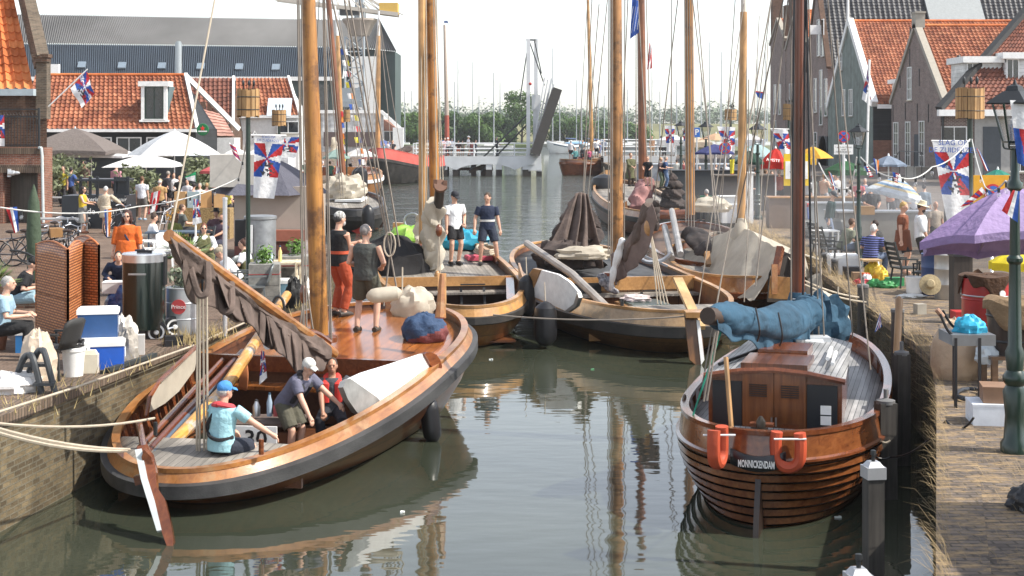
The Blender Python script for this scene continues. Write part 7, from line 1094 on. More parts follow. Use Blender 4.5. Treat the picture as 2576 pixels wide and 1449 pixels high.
c = W(185, 946); t = thing('bucket', 'white plastic bucket with a black bin bag on its lid', 'bucket', c); MB().lathe(c, [(.135, 0), (.16, .36), (.172, .37), (.172, .41), (.16, .42), (0, .42)], 24).build('body', flat((.78, .78, .76), .4), t); tag(heap(c+V((0, 0, .48)), (.15, .13, .09), 3, .3).build('bin_bag', flat((.015, .015, .018), .3, bmp=.02)), 'crumpled black bin bag on the white bucket', 'bag')
c = W(228, 938); t = thing('jerrycan', 'cream plastic jerrycan beside the white bucket', 'can', c); MB().box(c+V((0, 0, .14)), (.22, .16, .28), .1).box(c+V((0, 0, .31)), (.2, .14, .06), .1, tap=.7).build('body', flat((.66, .6, .48), .4), t); MB().tube([c+V((-.04, 0, .34)), c+V((-.04, 0, .38))], .03).build('cap', WHITE, t)
t = thing('step_stool', 'dark grey folding step stool with two treads', 'stool', W(88, 990)); Yc = W(88, 990).y; q = lambda x, y, d=0: D(x, y, Yc+d); b = MB()
for pth in ([(38, 958), (58, 905), (72, 894), (84, 905), (108, 1000)], [(72, 940), (92, 890), (104, 882), (114, 893), (138, 988)]): b.tube(catm([q(x, y, (.3 if i < 1 else .15 if i < 3 else 0)) for i, (x, y) in enumerate(pth)], 5), .045, 8)
b.build('frame', flat((.05, .055, .06), .5), t); MB().box(q(92, 917, .1), (.3, .2, .04), .1).build('tread', flat((.05, .055, .06), .5), t); MB().box(q(112, 965, 0), (.28, .18, .04), .1).build('tread', flat((.05, .055, .06), .5), t); MB().box(q(108, 1001), (.08, .08, .03)).box(q(138, 989), (.08, .08, .03)).build('foot', flat((.4, .03, .03)), t)
bag('white plastic bag lying on the quay edge at the picture corner', W(26, 985), (.4, .3, .18), (.72, .7, .68), 4); bag('stuffed cream shopping bag behind the step stool', W(95, 965), (.25, .22, .5), (.62, .5, .38), 6, amp=.2)
chair('folding camp chair with black mesh back beside the screen', W(140, 950), R(70), flat((.03, .03, .03)), 'plastic'); tag(MB().beam(W(255, 942)+V((0, 0, .03)), W(375, 905)+V((0, 0, .03)), .05, .05).beam(W(270, 940)+V((0, 0, .05)), W(390, 900)+V((0, 0, .05)), .08, .06).build('tent_poles_bundle', flat((.03, .035, .035))), 'bundle of black poles lying along the quay edge', 'pole bundle'); tag(MB().box(W(436, 868)+V((0, 0, .08)), (.3, .16, .16), .4).box(W(425, 872)+V((0, 0, .05)), (.14, .1, .1), .3).build('electric_box', BLACK), 'black electric junction box on the quay near the dry grass', 'box')
c = W(462, 838); t = drum('galvanised drum planter with a red oval Prince badge', c, .30, .82, flat((.45, .47, .48), .4, metal=.5), 'drum_planter'); MB().lathe(c+V((-.02, -.305, .5)), [(0, 0), (.13, 0), (.13, .012), (0, .012)], 20, ax=(-.05, -1, 0)).build('badge', flat((.5, .06, .06)), t); text('Prince', 'lettering', .1, c+V((-.02, -.325, .5)), (1, 0, 0), (0, 0, 1), WHITE, t); g = MB(); leaves(g, c+V((0, 0, .98)), (.36, .32, .26), 420, .05, .2, 9); g.build('foliage', mat('silver_leaves', (.16, .2, .12), .6, var=.3, col2=(.3, .34, .24)), t)
def palm(label, c, hh, rad, n=26, seed=3):
    t = thing('palm', label, 'plant', c, 'potted fan palms'); MB().lathe(c, [(.22, 0), (.3, .5), (.28, .5), (0, .48)], 14).build('pot', flat((.2, .09, .05)), t); b = MB(); rr_ = random.Random(seed); o = V(c)+V((0, 0, hh))
    for i in range(n):
        a = rr_.uniform(0, 6.28); e = rr_.uniform(.1, 1.2); d = V((math.cos(a)*math.cos(e), math.sin(a)*math.cos(e), math.sin(e))); p1 = o+d*rad*.55
        for j in range(9):
            q = Quaternion(d.orthogonal().normalized(), 0) if False else Quaternion(d.cross(V((0, 0, 1))).cross(d).normalized(), (j-4)*.24); f_ = q @ d; s_ = f_.cross(V((0, 0, 1))).normalized()*.022; tip = p1+f_*rad*.6-V((0, 0, rad*.12)); b.add([p1-s_, p1+s_, tip], [(0, 1, 2)])
        b.tube([o, p1], .008, 4)
    b.build('fronds', mat('palm_leaf', (.07, .14, .03), .45, var=.3, col2=(.22, .3, .06)), t)
palm('fan palm in a pot beside the galvanised drum', W(470, 800), 1.15, .6); palm('fan palm leaves reaching in at the picture edge', W(-22, 880), 1.0, .5, 20, 8)
# concrete planters, table, chairs, caravan, steel column
BLK = mat('concrete_blocks', (.2, .195, .18), .9, var=.2, scale=8, bmp=.004, col2=(.33, .32, .29)); grs = mat('herb_leaves', (.1, .2, .03), .6, var=.3)
for i, (x, y, w_, ln) in enumerate(((666, 768, .62, 'planter of stacked grey concrete blocks with herbs'), (745, 742, .62, 'second concrete block planter behind the table'))):
    c = W(x, y); t = thing('block_planter', ln, 'planter', c, 'concrete block planters'); [MB().box(c+V((0, 0, .11+k*.215)), (w_-.004*(k % 2), w_-.004*(k % 2), .208), .12).build('block', BLK, t) for k in range(4)]; g = MB(); leaves(g, c+V((0, 0, 1.02)), (.22, .2, .26), 260, .05, .1, i+2); g.build('herbs', grs, t); MB().box(c+V((0, 0, .66)), (w_+.004, w_+.004, .012), .12).build('red_line', flat((.4, .03, .03)), t)
t = slab_table('table with patterned cream cloth between the planters', W(708, 752), (.9, .7, .8), .1, mat('patterned_cloth', (.5, .38, .24), .9, scale=9., col2=(.75, .66, .5))); MB().box(W(722, 752)+V((.2, 0, .6)), (.03, .7, .42), .1).build('cloth_side', mat('patterned_cloth', (.5, .38, .24), .9, scale=9., col2=(.75, .66, .5)), t)
for x, y, h, col, ln in ((672, 657, .3, (.55, .65, .7), 'clear water bottle among the herbs'), (684, 662, .26, (.5, .6, .75), 'blue capped water bottle on the cream cloth'), (700, 655, .34, (.7, .5, .2), 'tall amber bottle beside the water bottles')):
    c = W(708, 752)+V((-.35+(x-672)*.012, -.1, .8)); t = thing('bottle', ln, 'bottle', c, 'bottles on the cream table'); MB().lathe(c, [(.04, 0), (.042, h*.6), (.018, h*.82), (.018, h*.9)], 10).build('body', flat(col, .15), t); MB().lathe(c+V((0, 0, h*.9)), [(.02, 0), (.02, h*.1)], 8).build('cap', BLUEC, t)
bag('black cloth bag hanging by the water cooler', W(738, 772), (.16, .14, .4), (.01, .01, .01), 4); bag('blue plastic bag beside the second planter', W(772, 735), (.22, .18, .3), (.02, .35, .55), 5); bag('big white plastic sack by the mast', W(755, 752), (.4, .25, .3), (.72, .7, .66), 9)
for x, y, a, ln in ((570, 742, 60, 'grey folding chair under the bending woman'), (608, 762, 80, 'grey folding chair under the olive dress'), (640, 775, 100, 'black folding chair against the block planter')): chair(ln, W(x, y), R(a), flat((.2, .22, .22), .4, metal=.4))
chair('white plastic chair under the woman in white', W(378, 668), R(-60), WHITE); chair('white plastic chair with its back to us', W(412, 672), R(190), WHITE); chair('white plastic chair beside the red and white flag', W(356, 650), R(-80), flat((.6, .58, .5)))
slab_table('blue table with papers and a framed picture', W(462, 650), (2.0, .9, .76), .1, flat((.06, .09, .13))); chair('dark garden chair at the blue table', W(500, 670), R(150), flat((.05, .055, .06)), 'slat')
t = thing('flower_stall', 'flower stall with brown paper bags and straw on its counter', 'stall', W(510, 590)); c = W(510, 600); MB().box(c+V((0, 0, .5)), (1.9, .7, 1.0)).build('counter', mat('straw', (.2, .12, .05), .95, scale=20., col2=(.4, .28, .12), bmp=.03), t); [MB().box(c+V((-.7+.42*k, -.1, 1.28)), (.36, .25, .52), .1*k).build('paper_bag', flat(((.45, .27, .12), (.3, .38, .4), (.45, .25, .1), (.42, .25, .11))[k]), t) for k in range(4)]
g = MB(); leaves(g, c+V((-.8, -.5, .75)), (.4, .15, .2), 160, .05, .2, 5); g.build('flowers', mat('red_yellow_flowers', (.5, .04, .03), .6, scale=12., col2=(.6, .5, .05)), t)
t = thing('caravan', 'beige sales caravan with a brown lower band', 'caravan', W(680, 640)); Y = 41.; P = lambda x, y, d=0: D(x, y, Y+d); MB().box((P(690, 0).x, Y+1.2, (P(0, 470).z+P(0, 608).z)/2), (205*Y/F, 2.2, P(0, 470).z-P(0, 608).z)).build('body', mat('beige_panel', (.36, .3, .25), .7, var=.1, scale=1.), t); MB().box((P(690, 0).x, Y+1.2, (P(0, 608).z+P(0, 645).z)/2), (205*Y/F, 2.16, .42)).build('lower_band', flat((.16, .06, .05)), t); MB().box((P(600, 0).x, Y+.9, P(0, 430).z), (1.6, 1.8, .9)).build('roof', flat((.5, .47, .42)), t); MB().box(P(722, 592, -.15), (1., .3, .3)).build('step_box', flat((.3, .1, .06)), t); MB().box(P(760, 640, -.02), (.7, .05, .8)).build('printed_panel', mat('sepia_print', (.2, .1, .09), .8, scale=4., col2=(.7, .66, .64)), t)
c = W(655, 715); t = thing('steel_silo', 'galvanised steel cylinder with a hatch beside the green pole', 'cylinder', c); MB().lathe(c, [(.36, 0), (.36, 1.5), (.38, 1.52), (.38, 1.58), (.3, 1.6), (0, 1.6)], 28).build('body', mat('galvanised', (.3, .31, .32), .45, metal=.6, var=.25, scale=4.), t); MB().box(c+V((-.42, -.1, 1.2)), (.25, .3, .6)).build('hatch', BLACK, t); MB().beam(c+V((-.14, -.42, .75)), c+V((-.13, -.42, 1.4)), .05, .03).build('latch', WHITE, t)
for x, yt, yb, r, ln in ((566, 500, 845, .04, 'thin galvanised post beside the folding chairs'),): p = W(x, yb); t = thing('steel_post', ln, 'post', p); MB().tube([p, D(x, yt, p.y)], r, 10).build('tube', ALU, t); MB().lathe(D(x, yt, p.y), [(r*1.2, -.02), (r*1.2, .02), (0, .03)], 10).build('cap', ALU, t)
lattice_basket_lamp('near torch basket on a dark green pole beside the pine mast', 624, 225, 293, 53, 752); lattice_basket_lamp('torch basket behind the white banner', 702, 277, 316, 34, 560); lattice_basket_lamp('torch basket before the white quay house', 1003/1.15, 276, 306, 16, 470)
flag('white event banner with red and blue rays seen from behind on the green pole', [(640, 338), (716, 342), (690, 500), (637, 497)], 32.5, 'rays', .05, (40, 60), name='banner', pole=((632, 340), (720, 341)), word=('SLAG OP\nDE ZUIDERZEE', .075, .06)); flag('event banner with ship drawing behind the white one', [(690, 345), (758, 345), (742, 398), (695, 392)], 55, 'sq', .05, (24, 16), name='banner')
flag('large flag hanging from a slanting pole on the brick house', [(218, 178), (237, 235), (206, 272), (177, 222)], 55.5, 'sq', .1, pole=((122, 268), (220, 174)), word=('SLAG OP', .22, .35)); flag('event flag hanging at the balcony railing', [(-18, 290), (10, 290), (12, 368), (-18, 366)], 55.4, 'sq', .06)
flag('red white and blue pennant on the light string by the door', [(14, 522), (42, 520), (48, 580), (36, 588)], 25, 'nlv', .1); flag('orange white and blue pennant hanging beside the orange tunic', [(262, 528), (281, 524), (276, 594), (268, 598)], 30, 'orv', .06); flag('red and white maple coloured flag at the white chair', [(381, 485), (404, 479), (395, 528), (372, 540)], 36, 'can', .08); flag('event flag standing on the blue table', [(487, 500), (498, 502), (508, 560), (484, 566)], 37, 'sq', .05, pole=((492, 500), (492, 610))); flag('striped pennant on the rope by the green pole', [(576, 358), (590, 364), (608, 412), (588, 392)], 40, 'stripes', .1); flag('green and white pennant over the flower stall', [(465, 445), (492, 432), (494, 458), (470, 452)], 42, lambda u, v: 5 if v < .3 or u > .9 else 1, .1); flag('small red white blue flag beside the banner foot', [(706, 425), (722, 428), (712, 455), (703, 452)], 45, 'nlv', .08); flag('orange and blue pennant by the pine mast', [(735, 428), (765, 432), (760, 446), (742, 445)], 45, lambda u, v: 2 if u < .5 else 3, .15)
flag('event pennant hanging from the gaff over the cockpit', [(657, 882), (665, 884), (672, 950), (652, 968)], 22.3, 'sq', .1)
garland('light string from the brick house across the quay to the green pole', [D(0, 522, 24), D(345, 520, 31), D(600, 448, 34), D(628, 300, 31.8)], 9, .014, .12); garland('light string towards the terrace', [D(625, 305, 31.8), D(640, 330, 45), D(760, 440, 45)], 5, .012, .2)
for i in range(26):
    a = D(lerp(853, 912, i/26), lerp(110, 470, i/26), 112); b = D(lerp(846, 852, (i % 13)/13), lerp(280, 460, (i % 13)/13), 112); p = a if i % 2 else b; s = .42; col = (0, 1, 2, 6, 3)[i % 5]; tag(MB().grid(lambda u, v: p+V((u*s*1.2+.1*v, .1*math.sin(6*u+i), -v*s)), 4, 3, m=lambda u, v, c=col: c if u > .4 else (1, 2, 6)[c % 3]).build('signal_flag', MF), 'small signal flag dressing the golden yacht', 'flag', 'signal flags on the golden yacht')
def rope(label, pts, r, s=.05, m=ROPE): t = thing('mooring_rope', label, 'rope', pts[0], 'mooring ropes'); ps = []; [ps.extend(sag(a, c, s, 8)) for a, c in zip(pts, pts[1:])]; MB().tube(ps, r, 6).build('strand', m, t)
rope('thick rope from the picture edge to the rudder of the big botter', [D(-30, 1072, 15.5), D(325, 1131, 19.2)], .024, .06); rope('second strand of the thick stern rope', [D(-30, 1082, 15.4), D(318, 1134, 19.1)], .022, .07); rope('thin rope from the picture edge to the rail pin', [D(-30, 1063, 15.8), D(388, 1052, 20.6)], .018, .08); rope('long pale rope running along the quay edge', [D(-30, 1045, 17.6), D(210, 968, 20.3), D(480, 872, 24.5), D(660, 792, 29), D(740, 764, 30)], .018, .0)
g = MB(); rr = random.Random(5)
for x, y, n, sx in ((465, 860, 160, 25), (640, 800, 120, 40), (760, 770, 60, 20), (300, 930, 50, 60), (150, 975, 50, 60), (545, 845, 90, 30), (60, 1020, 40, 60)):
    for _ in range(n): p = W(x+rr.gauss(0, sx), y+rr.gauss(0, sx*.25)); d = V((rr.uniform(-.1, .1), rr.uniform(-.1, .1), rr.uniform(.06, .26))); s_ = V((.006, .003, 0)); g.add([p-s_, p+s_, p+d], [(0, 1, 2)])
tag(g.build('dry_grass', mat('dry_grass', (.36, .26, .1), .9, var=.3, col2=(.5, .4, .2))), 'dry grass tufts growing along the quay edge', 'grass', kind='stuff')
# things on the boats
c = ondeck(BM, 1036, 800, -.16); bag('white canvas sail bag with a brown band on the big foredeck', c+V((0, .3, 0)), (.42, .36, .38), (.6, .56, .5), 3, amp=.18, m=SAILW); c = ondeck(BM, 1068, 858, -.16); hb_ = heap(c+V((0, .1, .17)), (.42, .38, .33), 8, .12, n=40, k=28); hb_.m = [1 if (hb_.v[f[0]].z-c.z) < .12+.35*(hb_.v[f[0]].x-c.x) else 0 for f in hb_.f]; tag(hb_.build('sail_bag', [flat((.025, .055, .12), .8, bmp=.04), flat((.16, .04, .04), .8, bmp=.04)]), 'navy and maroon bag lying behind the leeboard', 'bag'); c = ondeck(BM, 800, 800, -.16); 
fender('cream cylinder fender lying on the foredeck', ondeck(BM, 965, 765, -.16)+V((0, .2, .14)), .62, .13, SAILW, tilt=(1, .2, .1))
c = ondeck(B2, 1030, 620, -.24); bag('lime green bean bag on the second boat', c, (.7, .6, .42), (.26, .5, .06), 4, amp=.2); bag('turquoise bag behind the young men', ondeck(B2, 1165, 625, -.24), (.75, .5, .38), (.02, .3, .45), 6, amp=.2); c = ondeck(B2, 1205, 655, -.24); tag(MB().box(c+V((0, .15, .06)), (.75, .7, .1), .2).box(c+V((0, .15, .115)), (.7, .65, .03), .2).build('cushion', flat((.55, .09, .14), .8)), 'flat pink cushion between the two young men', 'cushion')
t3 = D(650, 1050, 22.0); 
for x, h, r, m, ln in ((645, .24, .06, STEEL, 'steel coffee jug on the cockpit table'), (678, .34, .042, flat((.35, .45, .55), .12), 'clear water bottle with blue cap on the cockpit table'), (695, .24, .045, flat((.55, .1, .1)), 'red and white drink carton on the cockpit table'), (706, .26, .05, flat((.05, .05, .055)), 'dark steel flask beside the white cap man')): c = V((D(x, 0, 22).x, 22.0, t3.z+.02)); t = thing('bottle' if r < .05 else 'jug', ln, 'bottle', c); MB().lathe(c, [(r, 0), (r*1.02, h*.6), (r*.5, h*.85), (r*.45, h*.95)], 12).build('body', m, t); MB().lathe(c+V((0, 0, h*.95)), [(r*.5, 0), (r*.4, h*.08)], 8).build('cap', BLUEC if r < .05 else BLACK, t)
tag(MB().grid(lambda u, v: D(598+20*v*(1-v)+u*22, 895+u*8+v*80, 24.0-.3*v*(1-v)), 6, 10).build('towel', flat((.45, .16, .06), .9), thick=.02), 'rust brown towel hanging over the worn spar', 'towel')
tag(heap(B3.w(4.0, .1, .86), (.35, .2, .12), 4, .35).build('plastic_bag', flat((.6, .5, .48), .5)), 'crumpled plastic bag on the green engine box lid', 'bag')
# ---------------------------------------------------------------- right quay
lantern('big near cast iron lantern post at the picture edge', 2553, 200, 100, 1137); lantern('lantern post between the seated men on the market quay', 2160, 310, 36, 672); lantern('lantern post behind the beige tent boat mast', 1906, 306, 33, 552); lantern('lantern post near the blue parking sign', 1776, 303, 27, 500); lantern('farthest lantern post beside the tan mast', 1713, 302, 24, 472)
lattice_basket_lamp('torch basket beside the tall event banner on the market quay', 2440, 222, 298, 66, 650); lattice_basket_lamp('torch basket left of the light topped mast', 1838, 275, 302, 28, 482); lattice_basket_lamp('torch basket close to the mahogany mast', 1984, 262, 302, 28, 520)
flag('tall event banner with ships and red and blue rays beside the basket', [(2345, 355), (2437, 356), (2440, 560), (2382, 556)], W(2440, 650).y-.3, 'rays', .03, (44, 66), name='banner', pole=((2343, 354), (2440, 355)), word=('SLAG OP\nDE ZUIDERZEE', .2, .065)); flag('event banner above the red parasol', [(1940, 325), (1982, 326), (1998, 400), (1972, 400)], 60, 'rays', .08, (20, 30), name='banner', pole=((1938, 324), (1985, 325))); flag('event banner hanging left of the torch basket', [(1804, 318), (1850, 320), (1848, 385), (1832, 400)], 76, 'rays', .08, (20, 30), name='banner'); flag('small event banner on the far bridge end', [(1672, 316), (1698, 316), (1694, 382), (1678, 382)], 120, 'rays', .05, (16, 24), name='banner'); flag('event banner partly behind the tan mast', [(1716, 322), (1734, 322), (1736, 375), (1722, 370)], 118, 'rays', .05, (16, 24), name='banner')
flag('event flag on the white pole before the green gable house', [(2184, 165), (2186, 200), (2192, 268), (2168, 250)], 84, 'sq', .12, pole=((2187, 150), (2180, 440), .0, .07)); flag('blue lettered flag high beside the brown mast', [(1590, -4), (1606, 2), (1607, 82), (1585, 98)], 79, 'blue', .1); flag('red and white flag beside the red brown mast', [(1634, 105), (1641, 125), (1640, 172), (1628, 175)], 76, 'can', .2); flag('small dark blue flag before the last house', [(1898, 228), (1924, 232), (1920, 250), (1908, 246)], 100, lambda u, v: 0 if v < .2 else 2, .1)
flag('big red white and blue flag at the near lantern', [(2541, 252), (2600, 252), (2600, 430), (2560, 410)], 16.2, lambda u, v: 1 if v < .42 else (0 if u > .25+.5*(v-.42) else 2), .04); flag('red white blue flag on the near lantern post', [(2548, 478), (2566, 482), (2560, 560), (2520, 530)], 16.1, 'nlv', .1); flag('hawaiian striped flag over the purple parasol', [(2470, 470), (2480, 485), (2430, 520), (2408, 528)], 20, 'stripes', .1); flag('red white blue pennant on the basket pole', [(2456, 372), (2464, 378), (2490, 430), (2480, 430)], 40, 'nlv', .1); flag('orange white blue pennant right of the lantern post', [(2197, 398), (2212, 404), (2210, 428), (2205, 440)], 36, 'orv', .1); flag('american striped pennant over the blue grey parasol', [(2245, 432), (2262, 438), (2258, 460), (2250, 458)], 36, 'us', .1); flag('red white blue pennant at the stall under the yellow parasol', [(2084, 430), (2092, 438), (2106, 478), (2096, 476)], 40, 'nlv', .1); flag('union coloured pennant beside the lantern post', [(2174, 418), (2184, 420), (2198, 444), (2188, 446)], 36, 'us', .1); flag('little blue and white Frisian pennant over the piles', [(2214, 785), (2216, 800), (2218, 822), (2200, 836)], 23, 'fri', .1); flag('yellow and red signal flag at the white locker', [(1836, 402), (1848, 400), (1846, 458), (1838, 458)], 66, lambda u, v: 6 if v < .6 else 0, .1)
garland('light string from the lantern post over the striped parasol to the banner', [D(2165, 395, 37), D(2260, 445, 36), D(2345, 420, 38), D(2440, 350, 40)], 9, .018, .15, .07); garland('light string along the near lantern to the basket pole', [D(2445, 350, 40), D(2478, 470, 30), D(2530, 455, 20), D(2553, 400, 16.4)], 6, .013, .1); garland('light string from the lantern post to the stalls', [D(2155, 395, 37), D(2130, 475, 38), D(2060, 410, 42)], 5, .018, .25, .06)
PUR = (.2, .14, .3)
parasol('large faded purple parasol at the picture edge', (2545, 466), 2300, 2790, 612, 905, [(.26, .18, .35), (.3, .22, .39)], 8, px=2560, val=.12, seg=6, pole=flat((.55, .55, .53)), trans=.03, rot=.1, tilt=(0, -10)); parasol('blue and cream striped beach parasol tilted towards us', (2262, 445), 2190, 2340, 492, 640, [(.62, .66, .7), (.2, .33, .5), (.62, .52, .32)], 10, stripes=[0, 0, 0, 1, 2, 0, 1, 2, 0, 0], tilt=14, val=.1, px=2275); parasol('blue grey parasol before the purple brick gable', (2233, 391), 2188, 2282, 414, 560, [(.2, .25, .33), (.24, .29, .37)], 8, val=.08); parasol('bottle green parasol of the fish stall', (2126, 404), 2072, 2182, 428, 560, [(.02, .09, .03), (.025, .12, .04)], 8, val=.2); parasol('yellow parasol with lettering behind the mahogany mast', (2000, 372), 1952, 2060, 400, 530, [(.7, .42, .02)], 6, val=.25); parasol('pointed yellow orange parasol beside the mahogany mast', (2030, 368), 1990, 2100, 398, 545, [(.72, .4, .05)], 4, val=0, rot=.1); parasol('red beer parasol with white lettering', (1958, 372), 1912, 1990, 408, 535, [(.55, .03, .02)], 8, val=.3, txt=('AMSTEL BIER', .2, .1)); parasol('pale green parasol behind the red one', (1895, 360), 1845, 1962, 395, 522, [(.35, .5, .5), (.42, .56, .56)], 8, val=.2); parasol('dark green parasol under the pale one', (1880, 378), 1846, 1925, 408, 540, [(.02, .06, .04)], 8, val=.1); parasol('dark blue parasol near the parking sign', (1798, 362), 1745, 1850, 384, 500, [(.06, .07, .2)], 8, val=.1); parasol('sand coloured parasol beyond the parking sign', (1800, 335), 1752, 1850, 352, 470, [(.6, .38, .24)], 6, val=0); parasol('sea green parasol behind the basket pole', (2505, 425), 2448, 2572, 460, 580, [(.02, .22, .16)], 8, val=0); parasol('lemon yellow parasol low behind the purple one', (2545, 630), 2488, 2620, 660, 800, [(.75, .62, .03)], 8, val=.15); parasol('small blue parasol beside the white quay house', (966, 352), 938, 992, 366, 405, [(.12, .16, .35)], 8, val=0); parasol('white market parasol beyond the yacht', (900, 372), 862, 950, 392, 440, [(.7, .72, .72)], 8, val=.1); parasol('pale green market parasol by the pine mast', (845, 375), 812, 880, 396, 470, [(.3, .42, .38)], 8, val=.1)
# signs
def sign(label, c, r, Y, kind, post=None, grp=None):
    p = D(c[0], c[1], Y); t = thing('road_sign', label, 'sign', p, grp); rr_ = r*Y/F
    if kind == 'round': MB().lathe(p, [(0, 0), (rr_, 0), (rr_, .03), (0, .03)], 24, ax=(0, -1, 0)).build('rim', flat((.55, .03, .03)), t); MB().lathe(p+V((0, -.03, 0)), [(0, 0), (rr_*.8, 0), (rr_*.8, .01), (0, .01)], 24, ax=(0, -1, 0)).build('face', flat((.03, .12, .45)), t); b = MB(); [b.box(p+V((0, -.048, 0)), (rr_*1.7, .012, rr_*.2), Matrix.Rotation(R(a_), 3, 'Y')) for a_ in ((45, -45) if r > 13 else (45,))]; b.build('cross', flat((.55, .03, .03)), t)
    else: MB().box(p, (rr_*1.3, .05, rr_*2)).build('face', flat((.02, .14, .5)), t); text('P', 'letter', rr_*1.7, p+V((0, -.04, 0)), (1, 0, 0), (0, 0, 1), WHITE, t, bold=.01)
    if post: MB().tube([D(c[0], c[1]-r, Y+.08), D(c[0], post, Y+.08)], .05, 8).build('post', ALU, t)
    return t
t = sign('round no stopping sign above a white plate', (2122, 344), 15, 48, 'round', 560); MB().box(D(2122, 376, 47.95), (.62, .03, .32)).build('plate', WHITE, t); text('1 april t/m 30 sept\nvanaf\n10.00-16.00 uur', 'lettering', .075, D(2122, 376, 47.9), (1, 0, 0), (0, 0, 1), BLACK, t); sign('round no stopping sign by the torch basket', (1824, 372), 15, 74, 'round', 480); sign('blue parking sign near the tan mast', (1753, 333), 12, 100, 'P', 470)
t = thing('notice_board', 'yellow notice board with white text panel behind the mahogany mast', 'sign', D(2005, 430, 46)); MB().box(D(2004, 427, 46), (.8, .06, 1.0)).build('board', flat((.75, .5, .02)), t); MB().box(D(2004, 428, 45.96), (.7, .03, .55)).build('panel', WHITE, t); [text(s_, 'lettering', .11, D(2004, 414+10*i, 45.93), (1, 0, 0), (0, 0, 1), BLACK, t) for i, s_ in enumerate(('09.00 23', '16.00 20', 'Verboden'))]; MB().tube([D(2004, 462, 46), W(2004, 590)], .04).build('post', ALU, t)
t = thing('notice_board', 'orange yellow board with no parking symbol behind the purple parasol', 'sign', D(2495, 478, 38)); MB().box(D(2495, 482, 38), (.95, .06, .85)).build('board', flat((.7, .35, .02)), t); p = D(2497, 484, 37.95); MB().lathe(p, [(0, 0), (.22, 0), (.22, .03), (0, .03)], 24, ax=(0, -1, 0)).build('rim', flat((.55, .03, .03)), t); MB().lathe(p+V((0, -.035, 0)), [(0, 0), (.17, 0), (.17, .01), (0, .01)], 24, ax=(0, -1, 0)).build('face', flat((.03, .12, .45)), t); MB().box(p+V((0, -.055, 0)), (.36, .012, .05), Matrix.Rotation(R(45), 3, 'Y')).build('bar', flat((.55, .03, .03)), t); MB().tube([D(2495, 505, 38.1), W(2495, 690)], .04).build('post', ALU, t)
# smoker stalls, counters
def counter(label, px, yf, w_, d, h, m, top=None, rz=0, nm='stall_counter'):
    c = W(px, yf); t = thing(nm, label, 'stall', c, None); MB().box(c+V((0, d/2, h/2)), (w_, d, h), rz).build('body', m, t); MB().box(c+V((0, d/2, h+.02)), (w_+.1, d+.1, .05), rz).build('top', top or STEEL, t); return t
GC = flat((.26, .28, .29), .5)
counter('grey steel smoking cabinet with striped fish rack behind the green jacket', 2108, 602, 1.9, .7, 1.15, GC); t = counter('long grey counter behind the black cap man', 2230, 622, 2.9, .8, 1.05, flat((.24, .23, .21))); counter('brown bar counter at the yellow parasol', 2040, 575, 3.0, .7, 1.1, flat((.16, .11, .08)), OAK); counter('tall white locker by the lantern post', 1880, 562, .45, .45, 1.9, WHITE, WHITE, nm='locker'); counter('low white freezer below the dark parasol', 1836, 545, .8, .6, .8, WHITE, WHITE, nm='freezer'); counter('dark stall under the dark blue parasol', 1800, 508, 4.2, 1.5, 1.5, flat((.04, .045, .05)), BLACK); counter('dark stall booth behind the red parasol', 1935, 530, 4.5, 2, 1.5, flat((.07, .06, .055)), flat((.1, .08, .06))); counter('black stall behind the sea green parasol', 2520, 640, 2.6, 1.2, 1.6, flat((.035, .035, .04)), BLACK); counter('stall with dark cloth behind the tall locker', 1895, 520, 3, 1.5, 1.3, flat((.1, .07, .05)), flat((.12, .08, .06))); counter('low grey market stall beyond the bridge end', 1740, 455, 7, 3, 1.1, flat((.25, .27, .3))); parasol('white market tent beyond the parking sign', (1690, 338), 1640, 1745, 352, 430, [(.7, .7, .7)], 4, val=.5, rot=.5); parasol('white market tent left of the last house', (1880, 336), 1835, 1932, 352, 440, [(.7, .72, .75)], 4, val=.5, rot=.5); parasol('cream market tent behind the tan mast', (1760, 345), 1715, 1800, 358, 440, [(.6, .5, .38)], 4, val=.4, rot=.5)
t = thing('fish_rack', 'rack of hanging smoked eels before the grey smoking cabinet', 'rack', W(2103, 606)); c = W(2103, 606); MB().tube([c+V((-.4, 0, 1.0)), c+V((.4, 0, 1.0))], .015).build('rod', STEEL, t); b = MB(); [b.tube([c+V((-.36+.072*i, 0, .99)), c+V((-.355+.072*i, -.02, .52+.05*(i % 3)))], [.018, .008], 5) for i in range(11)]; b.build('eels', flat((.3, .28, .25), .4), t, kind='stuff')
# tables and chairs
BLKP = flat((.02, .024, .024), .5)
for x, y, a, k, ln in ((2045, 628, 200, 'plastic', 'black plastic chair left of the green jacket'), (2108, 625, 180, 'plastic', 'round backed black chair behind the green jacket'), (2072, 655, -70, 'slat', 'dark slatted garden chair by the quay edge'), (2092, 668, -80, 'slat', 'second dark slatted chair facing the seated man'), (2275, 722, -75, 'slat', 'empty dark garden chair beside the white bucket'), (2326, 735, 60, 'slat', 'dark folding chair carrying the straw hat')): chair(ln, W(x, y), R(a), BLKP, k)
t = thing('folding_stool', 'white framed folding stool under the striped shirt', 'stool', W(2190, 700)); c = W(2190, 700); MB().box(c+V((0, 0, .44)), (.46, .4, .04)).build('seat', flat((.45, .3, .15)), t); [MB().beam(c+V((sx*.22, .18*s, .44)), c+V((sx*.22, -.18*s, 0)), .025, .025).build('leg', WHITE, t) for sx in (-1, 1) for s in (-1, 1)]
slab_table('small white table between the garden chairs', W(2075, 640), (.7, .6, .7), .1, WHITE); cooler('big white cool box with black handle on the quay', W(2122, 690), (.72, .48, .52), -.08, (.72, .72, .72)); cooler('smaller white cool box behind the big one', W(2102, 678), (.4, .4, .4), -.05, (.7, .7, .7)); box('small black crate in front of the white cool box', W(2142, 702), (.36, .26, .3), .05, BLACK, 'crate')
